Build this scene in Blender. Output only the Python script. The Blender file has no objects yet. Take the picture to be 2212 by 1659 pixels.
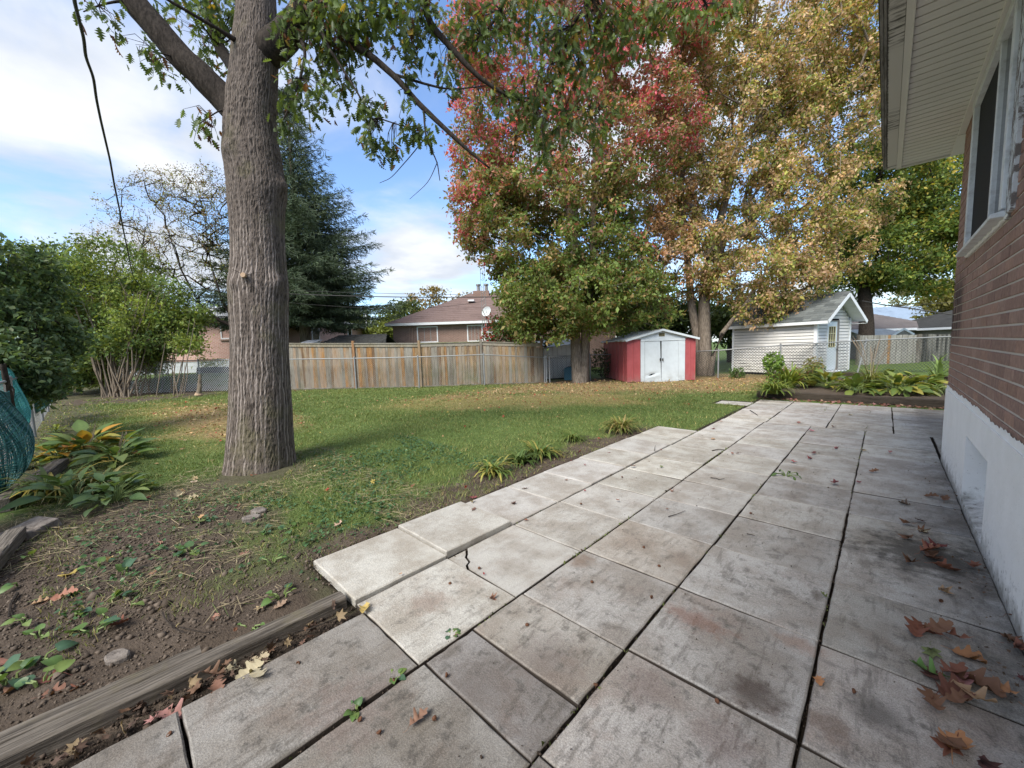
import bpy, math, random
import numpy as np
from mathutils import Matrix, Vector

S = bpy.context.scene
COL = S.collection
rng = np.random.default_rng(11)
random.seed(11)

# ------------------------------------------------------------------ camera
CAM_H = 1.5
RC = np.array([[0.7246680, -0.0408322, 0.6878873],
               [0.6883619, 0.0890270, -0.7198834],
               [-0.0318461, 0.9951919, 0.0926223]])
FOC = 845.0
cam_d = bpy.data.cameras.new("camera")
cam = bpy.data.objects.new("camera", cam_d)
COL.objects.link(cam)
cam_d.sensor_width = 36.0
cam_d.lens = FOC / 2212 * 36.0
cam_d.clip_start = 0.05
cam_d.clip_end = 3000
mw = Matrix.Identity(4)
for i in range(3):
    for j in range(3):
        mw[i][j] = RC[i, j]
mw[2][3] = CAM_H
cam.matrix_world = mw
S.camera = cam


def ray(x, y):
    """Survey of the photograph (2212 px wide): viewing direction of a pixel."""
    return RC @ np.array([(x - 1106) / FOC, -(y - 829.5) / FOC, -1.0])


def at(x, y, d):
    return np.array([0, 0, CAM_H]) + d * ray(x, y)


def gnd(x, y, z=0.0):
    r = ray(x, y)
    return np.array([0, 0, CAM_H]) + r * ((z - CAM_H) / r[2])


# ------------------------------------------------------------------ light
SUN_EL, SUN_AZ = math.radians(46), math.radians(170)   # azimuth from +Y towards +X
world = bpy.data.worlds.new("World")
S.world = world
world.use_nodes = True
wn = world.node_tree
for n in list(wn.nodes):
    wn.nodes.remove(n)


def WN(t, **k):
    n = wn.nodes.new(t)
    for a, b in k.items():
        setattr(n, a, b)
    return n


def WM(op, a, b=None, c=None, clamp=False):
    n = wn.nodes.new('ShaderNodeMath')
    n.operation = op
    n.use_clamp = clamp
    for i, v in enumerate((a, b, c)):
        if v is None:
            continue
        if isinstance(v, (int, float)):
            n.inputs[i].default_value = v
        else:
            wn.links.new(v, n.inputs[i])
    return n.outputs[0]


sky = WN('ShaderNodeTexSky', sky_type='NISHITA', sun_disc=False, sun_elevation=SUN_EL,
         sun_rotation=SUN_AZ, air_density=1.0, dust_density=0.8, ozone_density=1.6)
tc = WN('ShaderNodeTexCoord')
sep = WN('ShaderNodeSeparateXYZ')
wn.links.new(tc.outputs['Generated'], sep.inputs[0])
zz = WM('MAXIMUM', WM('ADD', sep.outputs[2], 0.10), 0.04)
cmb = WN('ShaderNodeCombineXYZ')
wn.links.new(WM('DIVIDE', sep.outputs[0], zz), cmb.inputs[0])
wn.links.new(WM('DIVIDE', sep.outputs[1], zz), cmb.inputs[1])
cmb.inputs[2].default_value = 4.3
n1 = WN('ShaderNodeTexNoise')
n1.inputs['Scale'].default_value = 0.85
n1.inputs['Detail'].default_value = 9
n1.inputs['Roughness'].default_value = 0.52
n1.inputs['Distortion'].default_value = 0.35
wn.links.new(cmb.outputs[0], n1.inputs['Vector'])
n2 = WN('ShaderNodeTexNoise')
n2.inputs['Scale'].default_value = 2.0
n2.inputs['Detail'].default_value = 7
n2.inputs['Roughness'].default_value = 0.5
wn.links.new(cmb.outputs[0], n2.inputs['Vector'])
cov = WN('ShaderNodeMapRange', interpolation_type='SMOOTHSTEP')
wn.links.new(n1.outputs[0], cov.inputs[0])
cov.inputs[1].default_value = 0.41
cov.inputs[2].default_value = 0.61
shade = WN('ShaderNodeMapRange', interpolation_type='SMOOTHSTEP')
wn.links.new(n2.outputs[0], shade.inputs[0])
shade.inputs[1].default_value = 0.35
shade.inputs[2].default_value = 0.68
ccol = WN('ShaderNodeMixRGB')
ccol.inputs[1].default_value = (3.9, 4.25, 4.85, 1)
ccol.inputs[2].default_value = (5.35, 5.5, 5.75, 1)
wn.links.new(shade.outputs[0], ccol.inputs[0])
mixs = WN('ShaderNodeMixRGB')
wn.links.new(cov.outputs[0], mixs.inputs[0])
blu = WN('ShaderNodeMixRGB', blend_type='MULTIPLY')
blu.inputs[0].default_value = 1
blu.inputs[2].default_value = (1.25, 1.4, 1.6, 1)
wn.links.new(sky.outputs[0], blu.inputs[1])
wn.links.new(blu.outputs[0], mixs.inputs[1])
wn.links.new(ccol.outputs[0], mixs.inputs[2])
bg = WN('ShaderNodeBackground')
bg.inputs[1].default_value = 0.05
wn.links.new(mixs.outputs[0], bg.inputs[0])
wo = WN('ShaderNodeOutputWorld')
wn.links.new(bg.outputs[0], wo.inputs[0])

sl = bpy.data.lights.new("sun", 'SUN')
sl.energy = 1.5
sl.angle = math.radians(28)
sl.color = (1.0, 0.95, 0.86)
sun = bpy.data.objects.new("sun", sl)
COL.objects.link(sun)
to_sun = Vector((math.sin(SUN_AZ) * math.cos(SUN_EL), math.cos(SUN_AZ) * math.cos(SUN_EL), math.sin(SUN_EL)))
sun.rotation_euler = to_sun.to_track_quat('Z', 'Y').to_euler()

S.view_settings.view_transform = 'Standard'
S.view_settings.look = 'None'
S.view_settings.gamma = 1
S.view_settings.use_curve_mapping = False
S.view_settings.exposure = 1.95
S.render.engine = 'CYCLES'
S.cycles.max_bounces = 8
S.cycles.transparent_max_bounces = 12

# ------------------------------------------------------------------ helpers
def empty(name, loc=(0, 0, 0), rz=0.0):
    o = bpy.data.objects.new(name, None)
    COL.objects.link(o)
    o.location = [float(v) for v in loc]
    o.rotation_euler = (0, 0, rz)
    o.empty_display_size = 0.2
    return o


def tag(o, label=None, cat=None, group=None, kind=None):
    for k, v in (('label', label), ('category', cat), ('group', group), ('kind', kind)):
        if v:
            o[k] = v
    return o


def link(name, me, m=None, parent=None):
    o = bpy.data.objects.new(name, me)
    COL.objects.link(o)
    if m is not None and not me.materials:
        me.materials.append(m)
    if parent is not None:
        o.parent = parent
    return o


def npmesh(name, V, F, col=None, smooth=False, extra=None):
    """V (n,3); F (m,k) or list of such arrays; col (n,3) per-vertex colour."""
    V = np.asarray(V, np.float32)
    Fs = [np.asarray(f, np.int32) for f in (F if isinstance(F, list) else [F]) if len(f)]
    me = bpy.data.meshes.new(name)
    me.vertices.add(len(V))
    me.vertices.foreach_set('co', V.ravel())
    li = np.concatenate([f.ravel() for f in Fs])
    cnt = np.concatenate([np.full(len(f), f.shape[1], np.int32) for f in Fs])
    st = np.concatenate([[0], np.cumsum(cnt)[:-1]]).astype(np.int32)
    me.loops.add(len(li))
    me.loops.foreach_set('vertex_index', li)
    me.polygons.add(len(cnt))
    me.polygons.foreach_set('loop_start', st)
    me.polygons.foreach_set('loop_total', cnt)
    if smooth:
        me.polygons.foreach_set('use_smooth', np.ones(len(cnt), bool))
    if col is not None:
        a = me.attributes.new('Col', 'FLOAT_COLOR', 'POINT')
        c4 = np.ones((len(V), 4), np.float32)
        c4[:, :3] = col
        a.data.foreach_set('color', c4.ravel())
    if extra:
        for k, v in extra.items():
            a = me.attributes.new(k, 'FLOAT', 'POINT')
            a.data.foreach_set('value', np.asarray(v, np.float32))
    me.update(calc_edges=True)
    me.validate(clean_customdata=False)
    return me


class MB:
    """Collects boxes, tubes and polygons into ONE mesh."""

    def __init__(s):
        s.V, s.F = [], []

    def add(s, vs, fs):
        b = len(s.V)
        s.V += [tuple(float(c) for c in v) for v in vs]
        s.F += [tuple(b + i for i in f) for f in fs]
        return s

    def box(s, a, b, M=None):
        (x0, y0, z0), (x1, y1, z1) = a, b
        vs = [(x0, y0, z0), (x1, y0, z0), (x1, y1, z0), (x0, y1, z0), (x0, y0, z1), (x1, y0, z1), (x1, y1, z1), (x0, y1, z1)]
        if M is not None:
            vs = [M @ Vector(v) for v in vs]
        return s.add(vs, [(3, 2, 1, 0), (4, 5, 6, 7), (0, 1, 5, 4), (1, 2, 6, 5), (2, 3, 7, 6), (3, 0, 4, 7)])

    def bar(s, p, q, w, h, up=(0, 0, 1)):
        p, q, up = Vector(p), Vector(q), Vector(up)
        d = (q - p).normalized()
        a = d.cross(up)
        if a.length < 1e-4:
            a = d.cross(Vector((1, 0, 0)))
        a.normalize()
        b = a.cross(d).normalized()
        vs = []
        for e in (p, q):
            for i, j in ((-1, -1), (1, -1), (1, 1), (-1, 1)):
                vs.append(e + a * (i * w / 2) + b * (j * h / 2))
        return s.add(vs, [(0, 3, 2, 1), (4, 5, 6, 7), (0, 1, 5, 4), (1, 2, 6, 5), (2, 3, 7, 6), (3, 0, 4, 7)])

    def tube(s, pts, r, n=8, cap=True):
        pts = [Vector([float(c) for c in p]) for p in pts]
        rs = r if hasattr(r, '__len__') else [r] * len(pts)
        base = len(s.V)
        ref = Vector((0, 0, 1))
        for i, p in enumerate(pts):
            d = (pts[min(i + 1, len(pts) - 1)] - pts[max(i - 1, 0)]).normalized()
            a = d.cross(ref)
            if a.length < 0.05:
                a = d.cross(Vector((1, 0, 0)))
            a.normalize()
            b = d.cross(a)
            for k in range(n):
                t = 2 * math.pi * k / n
                s.V.append(tuple(p + (a * math.cos(t) + b * math.sin(t)) * rs[i]))
        for i in range(len(pts) - 1):
            for k in range(n):
                k2 = (k + 1) % n
                s.F.append((base + i * n + k, base + i * n + k2, base + (i + 1) * n + k2, base + (i + 1) * n + k))
        if cap:
            s.F.append(tuple(base + k for k in range(n))[::-1])
            s.F.append(tuple(base + (len(pts) - 1) * n + k for k in range(n)))
        return s

    def prism(s, poly, d):
        """poly: list of 3-D points (planar), extruded by vector d."""
        n = len(poly)
        d = Vector(d)
        vs = [Vector(p) for p in poly] + [Vector(p) + d for p in poly]
        fs = [tuple(range(n))[::-1], tuple(range(n, 2 * n))]
        for i in range(n):
            j = (i + 1) % n
            fs.append((i, j, n + j, n + i))
        return s.add(vs, fs)

    def mesh(s, name, smooth=False, bevel=0.0):
        me = bpy.data.meshes.new(name)
        me.from_pydata(s.V, [], s.F)
        if bevel:
            import bmesh
            bm = bmesh.new()
            bm.from_mesh(me)
            bmesh.ops.recalc_face_normals(bm, faces=bm.faces)
            bmesh.ops.bevel(bm, geom=[e for e in bm.edges], offset=bevel, segments=1, affect='EDGES')
            bm.to_mesh(me)
            bm.free()
        else:
            import bmesh
            bm = bmesh.new()
            bm.from_mesh(me)
            bmesh.ops.recalc_face_normals(bm, faces=bm.faces)
            bm.to_mesh(me)
            bm.free()
        if smooth:
            me.polygons.foreach_set('use_smooth', [True] * len(me.polygons))
        return me

    def build(s, name, m, parent=None, smooth=False, bevel=0.0):
        return link(name, s.mesh(name, smooth, bevel), m, parent)


# ---- noise (numpy, lattice value noise)
def _h(i, j, k):
    n = (i * 374761393 + j * 668265263 + k * 2147483647 // 7 * 3 + 1013904223).astype(np.int64)
    n = n + k * 1274126177
    n = (n ^ (n >> 13)) * 1274126177
    n = n & 0x7fffffff
    n = (n ^ (n >> 16)) * 2246822519 & 0x7fffffff
    return (n ^ (n >> 15)) / float(0x7fffffff)


def vn(x, y, z=0.0):
    x, y, z = np.broadcast_arrays(np.asarray(x, float), np.asarray(y, float), np.asarray(z, float))
    i, j, k = np.floor(x).astype(np.int64), np.floor(y).astype(np.int64), np.floor(z).astype(np.int64)
    u, v, w = x - i, y - j, z - k
    u, v, w = u * u * (3 - 2 * u), v * v * (3 - 2 * v), w * w * (3 - 2 * w)
    r = 0
    for a in (0, 1):
        for b in (0, 1):
            for c in (0, 1):
                r = r + _h(i + a, j + b, k + c) * (u if a else 1 - u) * (v if b else 1 - v) * (w if c else 1 - w)
    return r


def fbm(x, y, z=0.0, o=4):
    r, a, f, t = 0, 1.0, 1.0, 0
    for q in range(o):
        r = r + a * vn(np.asarray(x) * f + 17.3 * q, np.asarray(y) * f - 9.1 * q, np.asarray(z) * f + 3.7 * q)
        t += a
        a *= 0.5
        f *= 2.03
    return r / t


def sst(a, b, x):
    t = np.clip((np.asarray(x, float) - a) / (b - a), 0, 1)
    return t * t * (3 - 2 * t)


# ---- materials
def mat(name, rough=0.8, spec=0.3, base=(0.5, 0.5, 0.5), metal=0.0):
    m = bpy.data.materials.new(name)
    m.use_nodes = True
    nt = m.node_tree
    b = nt.nodes['Principled BSDF']
    b.inputs['Base Color'].default_value = (*base, 1)
    b.inputs['Roughness'].default_value = rough
    b.inputs['Specular IOR Level'].default_value = spec
    b.inputs['Metallic'].default_value = metal
    return m, G(nt), b


class G:
    def __init__(s, nt):
        s.nt = nt

    def n(s, t, inp=None, **k):
        n = s.nt.nodes.new('ShaderNode' + t)
        for a, b in k.items():
            setattr(n, a, b)
        for a, b in (inp or {}).items():
            s.set(n.inputs[a], b)
        return n

    def set(s, sock, v):
        if isinstance(v, bpy.types.NodeSocket):
            s.nt.links.new(v, sock)
        elif isinstance(v, (tuple, list)) and sock.type == 'RGBA' and len(v) == 3:
            sock.default_value = (*v, 1)
        else:
            sock.default_value = v

    def pos(s):
        return s.n('NewGeometry').outputs['Position']

    def obj(s):
        return s.n('TexCoord').outputs['Object']

    def map(s, v, sc=(1, 1, 1), rot=(0, 0, 0), loc=(0, 0, 0)):
        n = s.n('Mapping', {'Scale': sc, 'Rotation': rot, 'Location': loc})
        s.nt.links.new(v, n.inputs[0])
        return n.outputs[0]

    def noise(s, v, scale, detail=4, rough=0.55, dist=0.0):
        n = s.n('TexNoise', {'Scale': scale, 'Detail': detail, 'Roughness': rough, 'Distortion': dist})
        s.nt.links.new(v, n.inputs['Vector'])
        return n.outputs[0]

    def vor(s, v, scale, feature='F1', out=0):
        n = s.n('TexVoronoi', feature=feature)
        n.inputs['Scale'].default_value = scale
        s.nt.links.new(v, n.inputs['Vector'])
        return n.outputs[out]

    def rng(s, v, a, b, c=0.0, d=1.0):
        n = s.n('MapRange', {'From Min': a, 'From Max': b, 'To Min': c, 'To Max': d}, interpolation_type='SMOOTHSTEP')
        s.nt.links.new(v, n.inputs[0])
        return n.outputs[0]

    def m(s, op, a, b=0.0, c=0.0):
        n = s.n('Math', operation=op)
        s.set(n.inputs[0], a)
        s.set(n.inputs[1], b)
        s.set(n.inputs[2], c)
        return n.outputs[0]

    def mix(s, f, a, b, mode='MIX'):
        n = s.n('MixRGB', blend_type=mode)
        s.set(n.inputs[0], f)
        s.set(n.inputs[1], a)
        s.set(n.inputs[2], b)
        return n.outputs[0]

    def oc(s):
        return s.n('ObjectInfo').outputs['Color']

    def orand(s):
        return s.n('ObjectInfo').outputs['Random']

    def attr(s, nm, out='Color'):
        return s.n('Attribute', attribute_name=nm).outputs[out]

    def bump(s, b, h, strength=0.4, dist=0.01, normal=None):
        n = s.n('Bump', {'Strength': strength, 'Distance': dist})
        s.nt.links.new(h, n.inputs['Height'])
        if normal is not None:
            s.nt.links.new(normal, n.inputs['Normal'])
        s.nt.links.new(n.outputs[0], b.inputs['Normal'])
        return n.outputs[0]


def leafmat(name, transl=0.35, rough=0.55, spec=0.25, tone=None):
    """Colour comes from the mesh's own leaf colours; thin leaves let light through."""
    m, g, b = mat(name, rough, spec)
    c = g.attr('Col') if tone is None else tone(g)
    c2 = g.mix(0.5, c, g.mix(g.noise(g.pos(), 37, 2), (0.6, 0.6, 0.6), (1.35, 1.3, 1.2)), 'MULTIPLY')
    g.set(b.inputs['Base Color'], c2)
    t = g.n('BsdfTranslucent')
    g.set(t.inputs[0], g.mix(1.0, c2, (1.25, 1.2, 0.6), 'MULTIPLY'))
    mx = g.n('MixShader')
    mx.inputs[0].default_value = transl
    g.nt.links.new(b.outputs[0], mx.inputs[1])
    g.nt.links.new(t.outputs[0], mx.inputs[2])
    out = [n for n in g.nt.nodes if n.type == 'OUTPUT_MATERIAL'][0]
    g.nt.links.new(mx.outputs[0], out.inputs[0])
    return m


# ---- plants from numpy
def unit(v):
    return v / np.maximum(np.linalg.norm(v, axis=-1, keepdims=True), 1e-9)


def frames(y, nrm):
    """Rotation matrices with local +Y along y and local +Z near nrm."""
    y = unit(y)
    x = unit(np.cross(y, nrm))
    z = np.cross(x, y)
    return np.stack([x, y, z], axis=-1)


def scatter(T, pos, M, sc):
    """Copies template T=(verts, faces) to positions; returns V, F list and the instance index of every vertex."""
    tv, tf = T
    tv = np.asarray(tv, float)
    sc = np.asarray(sc, float)
    if sc.ndim == 1:
        sc = sc[:, None]
    V = np.einsum('nij,nkj->nki', M, tv[None] * sc[:, None, :]) + pos[:, None, :]
    n, k = len(pos), len(tv)
    off = (np.arange(n) * k)[:, None, None]
    tfs = tf if isinstance(tf, list) else [tf]
    F = [(np.asarray(f)[None] + off).reshape(-1, np.asarray(f).shape[1]) for f in tfs]
    return V.reshape(-1, 3), F, np.repeat(np.arange(n), k)


def strip_leaf(w, L=1.0, bend=0.2, fold=0.15, fwd=None):
    """Leaf along +Y: half widths w at equal steps, arching down by bend, folded along its midrib."""
    n = len(w)
    V, F = [], []
    for i, a in enumerate(w):
        t = i / (n - 1)
        y = L * t
        z = -bend * t * t * L
        f = 0 if fwd is None else fwd[i]
        V += [(-a * L, y + f * L, z + fold * a * L), (0, y, z), (a * L, y + f * L, z + fold * a * L)]
    for i in range(n - 1):
        b = 3 * i
        F += [(b, b + 1, b + 4, b + 3), (b + 1, b + 2, b + 5, b + 4)]
    return np.array(V), np.array(F)


OAK = strip_leaf([.008, .05, .20, .09, .34, .10, .36, .09, .24, .06, .10, .0], 1.0, .25, .35,
                 [0, 0, .05, .0, .07, 0, .08, 0, .07, 0, .03, 0])
OAK2 = strip_leaf([.008, .06, .22, .10, .30, .12, .33, .10, .20, .05, .0], 1.0, -.18, .7,
                  [0, 0, .06, .0, .08, 0, .08, 0, .06, 0, 0])


def star_leaf(curl=0.15):
    ang = [-1.57, -.85, -.55, -.1, .12, .55, .80, 1.2, 1.57, 1.94, 2.34, 2.59, 3.02, 3.24, 3.69, 3.99]
    rad = [.06, .30, .30, .62, .50, .40, .92, .55, 1.0, .55, .92, .40, .50, .62, .30, .30]
    V = [(0, 0.25, 0)]
    for i, (a, r) in enumerate(zip(ang, rad)):
        x, y = .5 * r * math.cos(a), .5 * r * math.sin(a) + .3
        V.append((x, y, curl * (x * x * 2 + (y - .3) ** 2) + (.03 if i % 2 else -.03)))
    n = len(ang)
    F = [(0, 1 + i, 1 + (i + 1) % n) for i in range(n)]
    return np.array(V), np.array(F)


MAPLE = star_leaf(.3)
DIA = (np.array([(0, 0, 0), (.26, .42, .06), (0, 1, -.05), (-.26, .42, .06)]), np.array([(0, 1, 2), (0, 2, 3)]))
LOBE = (np.array([(0, 0, 0), (.16, .3, .03), (.42, .42, .06), (.2, .62, .03), (0, 1, -.04), (-.2, .62, .03), (-.42, .42, .06), (-.16, .3, .03)]),
        np.array([(0, 1, 3, 4), (0, 4, 5, 7), (1, 2, 3, 3), (5, 6, 7, 7)]))
LOBE = (LOBE[0], [np.array([(0, 1, 3, 4), (0, 4, 5, 7)]), np.array([(1, 2, 3), (5, 6, 7)])])


def rand_dirs(n, up=0.0, r=None):
    v = (r or rng).normal(size=(n, 3))
    v[:, 2] += up
    return unit(v)


def branches(root, targets, step=0.45, r_tip=0.006, power=0.42, r_max=None, up=0.25, lift=0.4, r=None):
    """Grows limbs from the root polyline [(p, radius)...] to every target (nearest-node growth); returns tube arrays."""
    r = r or rng
    P = [np.array(p, float) for p, _ in root]
    RR = [q for _, q in root]
    par = [-1] + list(range(len(P) - 1))
    nroot = len(P)
    pos = np.zeros((len(P) + len(targets) * 14 + 10, 3))
    pos[:len(P)] = P
    par = par + [0] * (len(pos) - len(par))
    n = len(P)
    order = np.argsort(np.linalg.norm(targets - P[len(P) // 2], axis=1))
    tips = []
    for ti in order:
        t = targets[ti]
        d = t - pos[:n]
        dl = np.linalg.norm(d, axis=1)
        cost = dl + lift * np.maximum(0, pos[:n, 2] - t[2] + 0.5 * np.hypot(d[:, 0], d[:, 1]) * up)
        cost[0] += 2
        j = int(np.argmin(cost))
        k = int(np.clip(dl[j] / step, 1, 12))
        p0 = pos[j].copy()
        pj = par[j]
        d0 = unit(pos[j] - pos[pj]) if pj >= 0 else np.array([0, 0, 1.0])
        c = p0 + (d0 * 0.35 + np.array([0, 0, up])) * dl[j] * 0.5
        last = j
        for q in range(1, k + 1):
            s = q / k
            pt = (1 - s) ** 2 * p0 + 2 * s * (1 - s) * c + s * s * t
            if q < k:
                pt = pt + r.normal(size=3) * 0.05 * step
            pos[n] = pt
            par[n] = last
            last = n
            n += 1
        tips.append(last)
    cnt = np.zeros(n)
    for tn in tips:
        cnt[tn] += 1
    for i in range(n - 1, 0, -1):
        cnt[par[i]] += cnt[i]
    rad = r_tip * np.maximum(cnt, 1) ** power
    if r_max:
        rad = np.minimum(rad, r_max)
    for i in range(nroot):
        rad[i] = RR[i]
    E = np.array([i for i in range(1, n)])
    return pos[:n], np.array(par[:n]), rad, E


def tubes(pos, par, rad, E, sides=6):
    a = np.array([par[i] for i in E])
    p0, p1 = pos[a], pos[E]
    r1 = rad[E]
    r0 = np.minimum(rad[a], r1 * 1.35)
    d = unit(p1 - p0 + 1e-6)
    pd = np.zeros_like(pos)
    pd[E] = d
    t0 = np.where((rad[a] < r1 * 1.5)[:, None] & (a > 0)[:, None], unit(pd[a] + d), d)
    ch = {}
    t1 = d.copy()
    for idx, q in enumerate(a):
        if q not in ch or r1[idx] > r1[ch[q]]:
            ch[q] = idx
    for idx, e in enumerate(E):
        if e in ch:
            t1[idx] = unit(d[idx] + d[ch[e]])
    ang = np.linspace(0, 2 * np.pi, sides, endpoint=False)

    def ring(p, t, rr):
        ref = np.where(np.abs(t[:, 2:3]) > 0.9, np.array([[1.0, 0, 0]]), np.array([[0, 0, 1.0]]))
        x = unit(np.cross(t, ref))
        y = np.cross(t, x)
        return p[:, None, :] + rr[:, None, None] * (np.cos(ang)[None, :, None] * x[:, None, :] + np.sin(ang)[None, :, None] * y[:, None, :])
    # keep the ring frames of a joint alike: use the same reference, blend through its own tangent
    A, B = ring(p0, t0, r0), ring(p1, t1, r1)
    V = np.concatenate([A, B], axis=1).reshape(-1, 3)
    k = np.arange(sides)
    q = np.stack([k, (k + 1) % sides, sides + (k + 1) % sides, sides + k], axis=1)
    F = (q[None] + (np.arange(len(E)) * 2 * sides)[:, None, None]).reshape(-1, 4)
    return V, F

# ------------------------------------------------------------------ ground
def in_patio(x, y, g=0.0):
    a = (x > -2.26 - g) & (x < 2.4) & (y > -2.6) & (y < 11.35 + g)
    b = (x > -2.93 - g) & (x <= -2.2) & (y > 0.93 - g) & (y < 6.85 + g)
    c = (x > -2.98 - g) & (x < -2.2) & (y > 10.15 - g) & (y < 10.8 + g)
    return (a & ((y > 0.95) | (x > -2.2 - g))) | b | c


FA, FB = gnd(620, 842)[:2], gnd(1172, 827)[:2]           # back board fence, left and right end
FD = (FB - FA) / np.linalg.norm(FB - FA)
FN = np.array([FD[1], -FD[0]])                            # towards the yard


def zones(x, y):
    n = fbm(x * 1.3, y * 1.3, 2.0, 4) - 0.5
    n2 = fbm(x * 4.1, y * 4.1, 7.0, 3) - 0.5
    soil = sst(-3.62, -3.26, x + n * 0.9 + n2 * .5) * sst(0.6, 1.0, y) * (1 - sst(6.2, 7.0, y + n * .5))
    bed = (1 - sst(0.15, 1.15, y + n * 1.1 + n2 * .8 + 0.28 * (x + 3.5))) * (1 - sst(-5.6, -6.4, x)) * sst(-7.0, -6.3, x)
    bed = np.maximum(bed, sst(-3.5, -3.0, x + n * .8) * (1 - sst(.75, 1.0, y)))
    ring = 1 - sst(0.38, 0.80, np.hypot(x + 5.75, y - 1.25) + n * .6)
    df = (x - FA[0]) * FN[0] + (y - FA[1]) * FN[1]         # distance in front of the back fence
    strip = (1 - sst(0.15, 0.75, df + n * .7)) * (df > -.6) * (x < -8)
    left = (1 - sst(-0.6, 0.5, y + n * 1.2)) * (x < -7) * (y > -3)
    corner = (1 - sst(1.3, 2.6, np.hypot(x + 21.6, y - 1.2) * .7 + n)) * 1.0
    soil = np.clip(np.maximum.reduce([soil, bed, ring * .75, strip * .8, left * .75, corner]), 0, 1)
    lit = (1 - sst(1.6, 4.4, np.abs(df - 1.2) + n * 3.2 + n2 * 1.2)) * sst(-11.5, -9.5, x) * (1 - sst(-2.9, -2.4, x))
    lit = np.maximum(lit, 0.85 * (1 - sst(.6, 1.5, np.hypot((x + 12) * .30, (y - 2.2) * .9) + n * 1.5)) * (x < -8))
    dry = 1 - sst(0.6, 1.25, np.hypot(((x + 7.3) * .75 + (y - 8.0) * .65) / 4.0, ((x + 7.3) * -.65 + (y - 8.0) * .75) / 1.5) + n * .9)
    dry = np.maximum(dry, .8 * (1 - sst(.5, 1.3, np.hypot((x + 13.0) / 4.5, (y - 1.3) / 1.0) + n * 1.2)))
    rbed = ((x > -2.35) & (y > 11.75) & (y < 17)).astype(float)
    return np.clip(soil, 0, 1), np.clip(lit, 0, 1), np.clip(dry, 0, 1), rbed


def gz(x, y):
    x, y = np.asarray(x, float), np.asarray(y, float)
    z = 0.025 * (fbm(x * .5, y * .5, 1.0, 2) - .5) + 0.03 * (fbm(x * 3, y * 3, 4.0, 3) - .5)
    s, l, d, rb = zones(x, y)
    z = z + s * 0.05 * (fbm(x * 7, y * 7, 9.0, 4) - .5)
    z = z + 0.16 * sst(11.75, 11.85, y) * sst(-2.5, -2.3, x) * (1 - sst(2.6, 4.0, x) * 0) * (y < 40)
    z = z + .62 * sst(-.5, -3.6, (x - FA[0]) * FN[0] + (y - FA[1]) * FN[1]) * sst(-15, -18, x) * (y < 30)
    z = z - 0.08 * sst(45, 60, np.hypot(x, y))
    z = np.where(in_patio(x, y), -0.045 + 0.012 * (fbm(x * 30, y * 30, 1, 2) - .5), z)
    z = np.where((x > -2.55) & (x < -2.2) & (y < 0.98), -0.03, z)
    return z


xs = np.concatenate([-np.geomspace(700, 27, 16), np.arange(-26, -7, .22), np.arange(-7, 1.6, .06), np.geomspace(1.8, 700, 30)])
ys = np.concatenate([-np.geomspace(500, 3.2, 14), np.arange(-2.9, 12.4, .065), np.arange(12.5, 26, .24), np.geomspace(26.5, 800, 20)])
gx, gy = np.meshgrid(xs, ys)
X, Y = gx.ravel(), gy.ravel()
Z = gz(X, Y)
so, li_, dr, rb = zones(X, Y)
nn = fbm(X * 2.2, Y * 2.2, 0, 4)
n3 = fbm(X * 11, Y * 11, 3, 3)
GR = np.array([.115, .165, .048])
GR2 = np.array([.075, .118, .036])
DRY = np.array([.27, .215, .090])
LIT = np.array([.30, .205, .115])
SOI = np.array([.135, .108, .086])
SO2 = np.array([.065, .051, .040])
c = GR2 + (GR - GR2) * nn[:, None]
c = c + (DRY - c) * (dr * (.45 + .5 * n3))[:, None]
c = c + (LIT - c) * (li_ * (.5 + .5 * n3))[:, None]
c = c + ((SO2 + (SOI - SO2) * n3[:, None]) - c) * np.maximum(so, rb)[:, None]
c = np.where(in_patio(X, Y, .02)[:, None], np.array([.035, .028, .022]), c)
nx, ny = len(xs), len(ys)
ii = (np.arange(ny - 1)[:, None] * nx + np.arange(nx - 1)[None]).ravel()
F = np.stack([ii, ii + 1, ii + nx + 1, ii + nx], 1)
m, g, b = mat('ground', .95, .1)
P = g.pos()
cc = g.attr('Col')
cc = g.mix(.8, cc, g.mix(g.noise(P, 55, 5, .7), (.35, .35, .35), (1.6, 1.55, 1.5)), 'MULTIPLY')
g.set(b.inputs['Base Color'], cc)
g.bump(b, g.noise(P, 60, 6, .7), .9, .02)
M_GROUND = m
gr = link('ground', npmesh('ground', np.stack([X, Y, Z], 1), F, c, True), m)
tag(gr, kind='structure')

# soil crumbs of the bare bed
n = 9000
px_ = np.concatenate([rng.uniform(-5.4, -2.5, n), rng.uniform(-3.75, -2.95, n // 2)])
py_ = np.concatenate([rng.uniform(-.7, 1.0, n), rng.uniform(.9, 6.6, n // 2)])
so, _, _, _ = zones(px_, py_)
k = (rng.random(len(px_)) < so) & ~in_patio(px_, py_, .01)
px_, py_ = px_[k], py_[k]
OCT = (np.array([(.5, 0, 0), (-.5, 0, 0), (0, .5, 0), (0, -.5, 0), (0, 0, .4), (0, 0, -.4)]),
       np.array([(0, 2, 4), (2, 1, 4), (1, 3, 4), (3, 0, 4), (2, 0, 5), (1, 2, 5), (3, 1, 5), (0, 3, 5)]))
d1, d2 = rand_dirs(len(px_)), rand_dirs(len(px_))
V, F, I = scatter(OCT, np.stack([px_, py_, gz(px_, py_) + .003], 1), frames(d1, d2), rng.lognormal(-4.5, .55, len(px_)))
cc = (SO2 + (SOI * 1.15 - SO2) * rng.random((len(px_), 1)))[I]
m_crumb, g, b = mat('soil_crumb', .95, .1)
g.set(b.inputs['Base Color'], g.attr('Col'))
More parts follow.
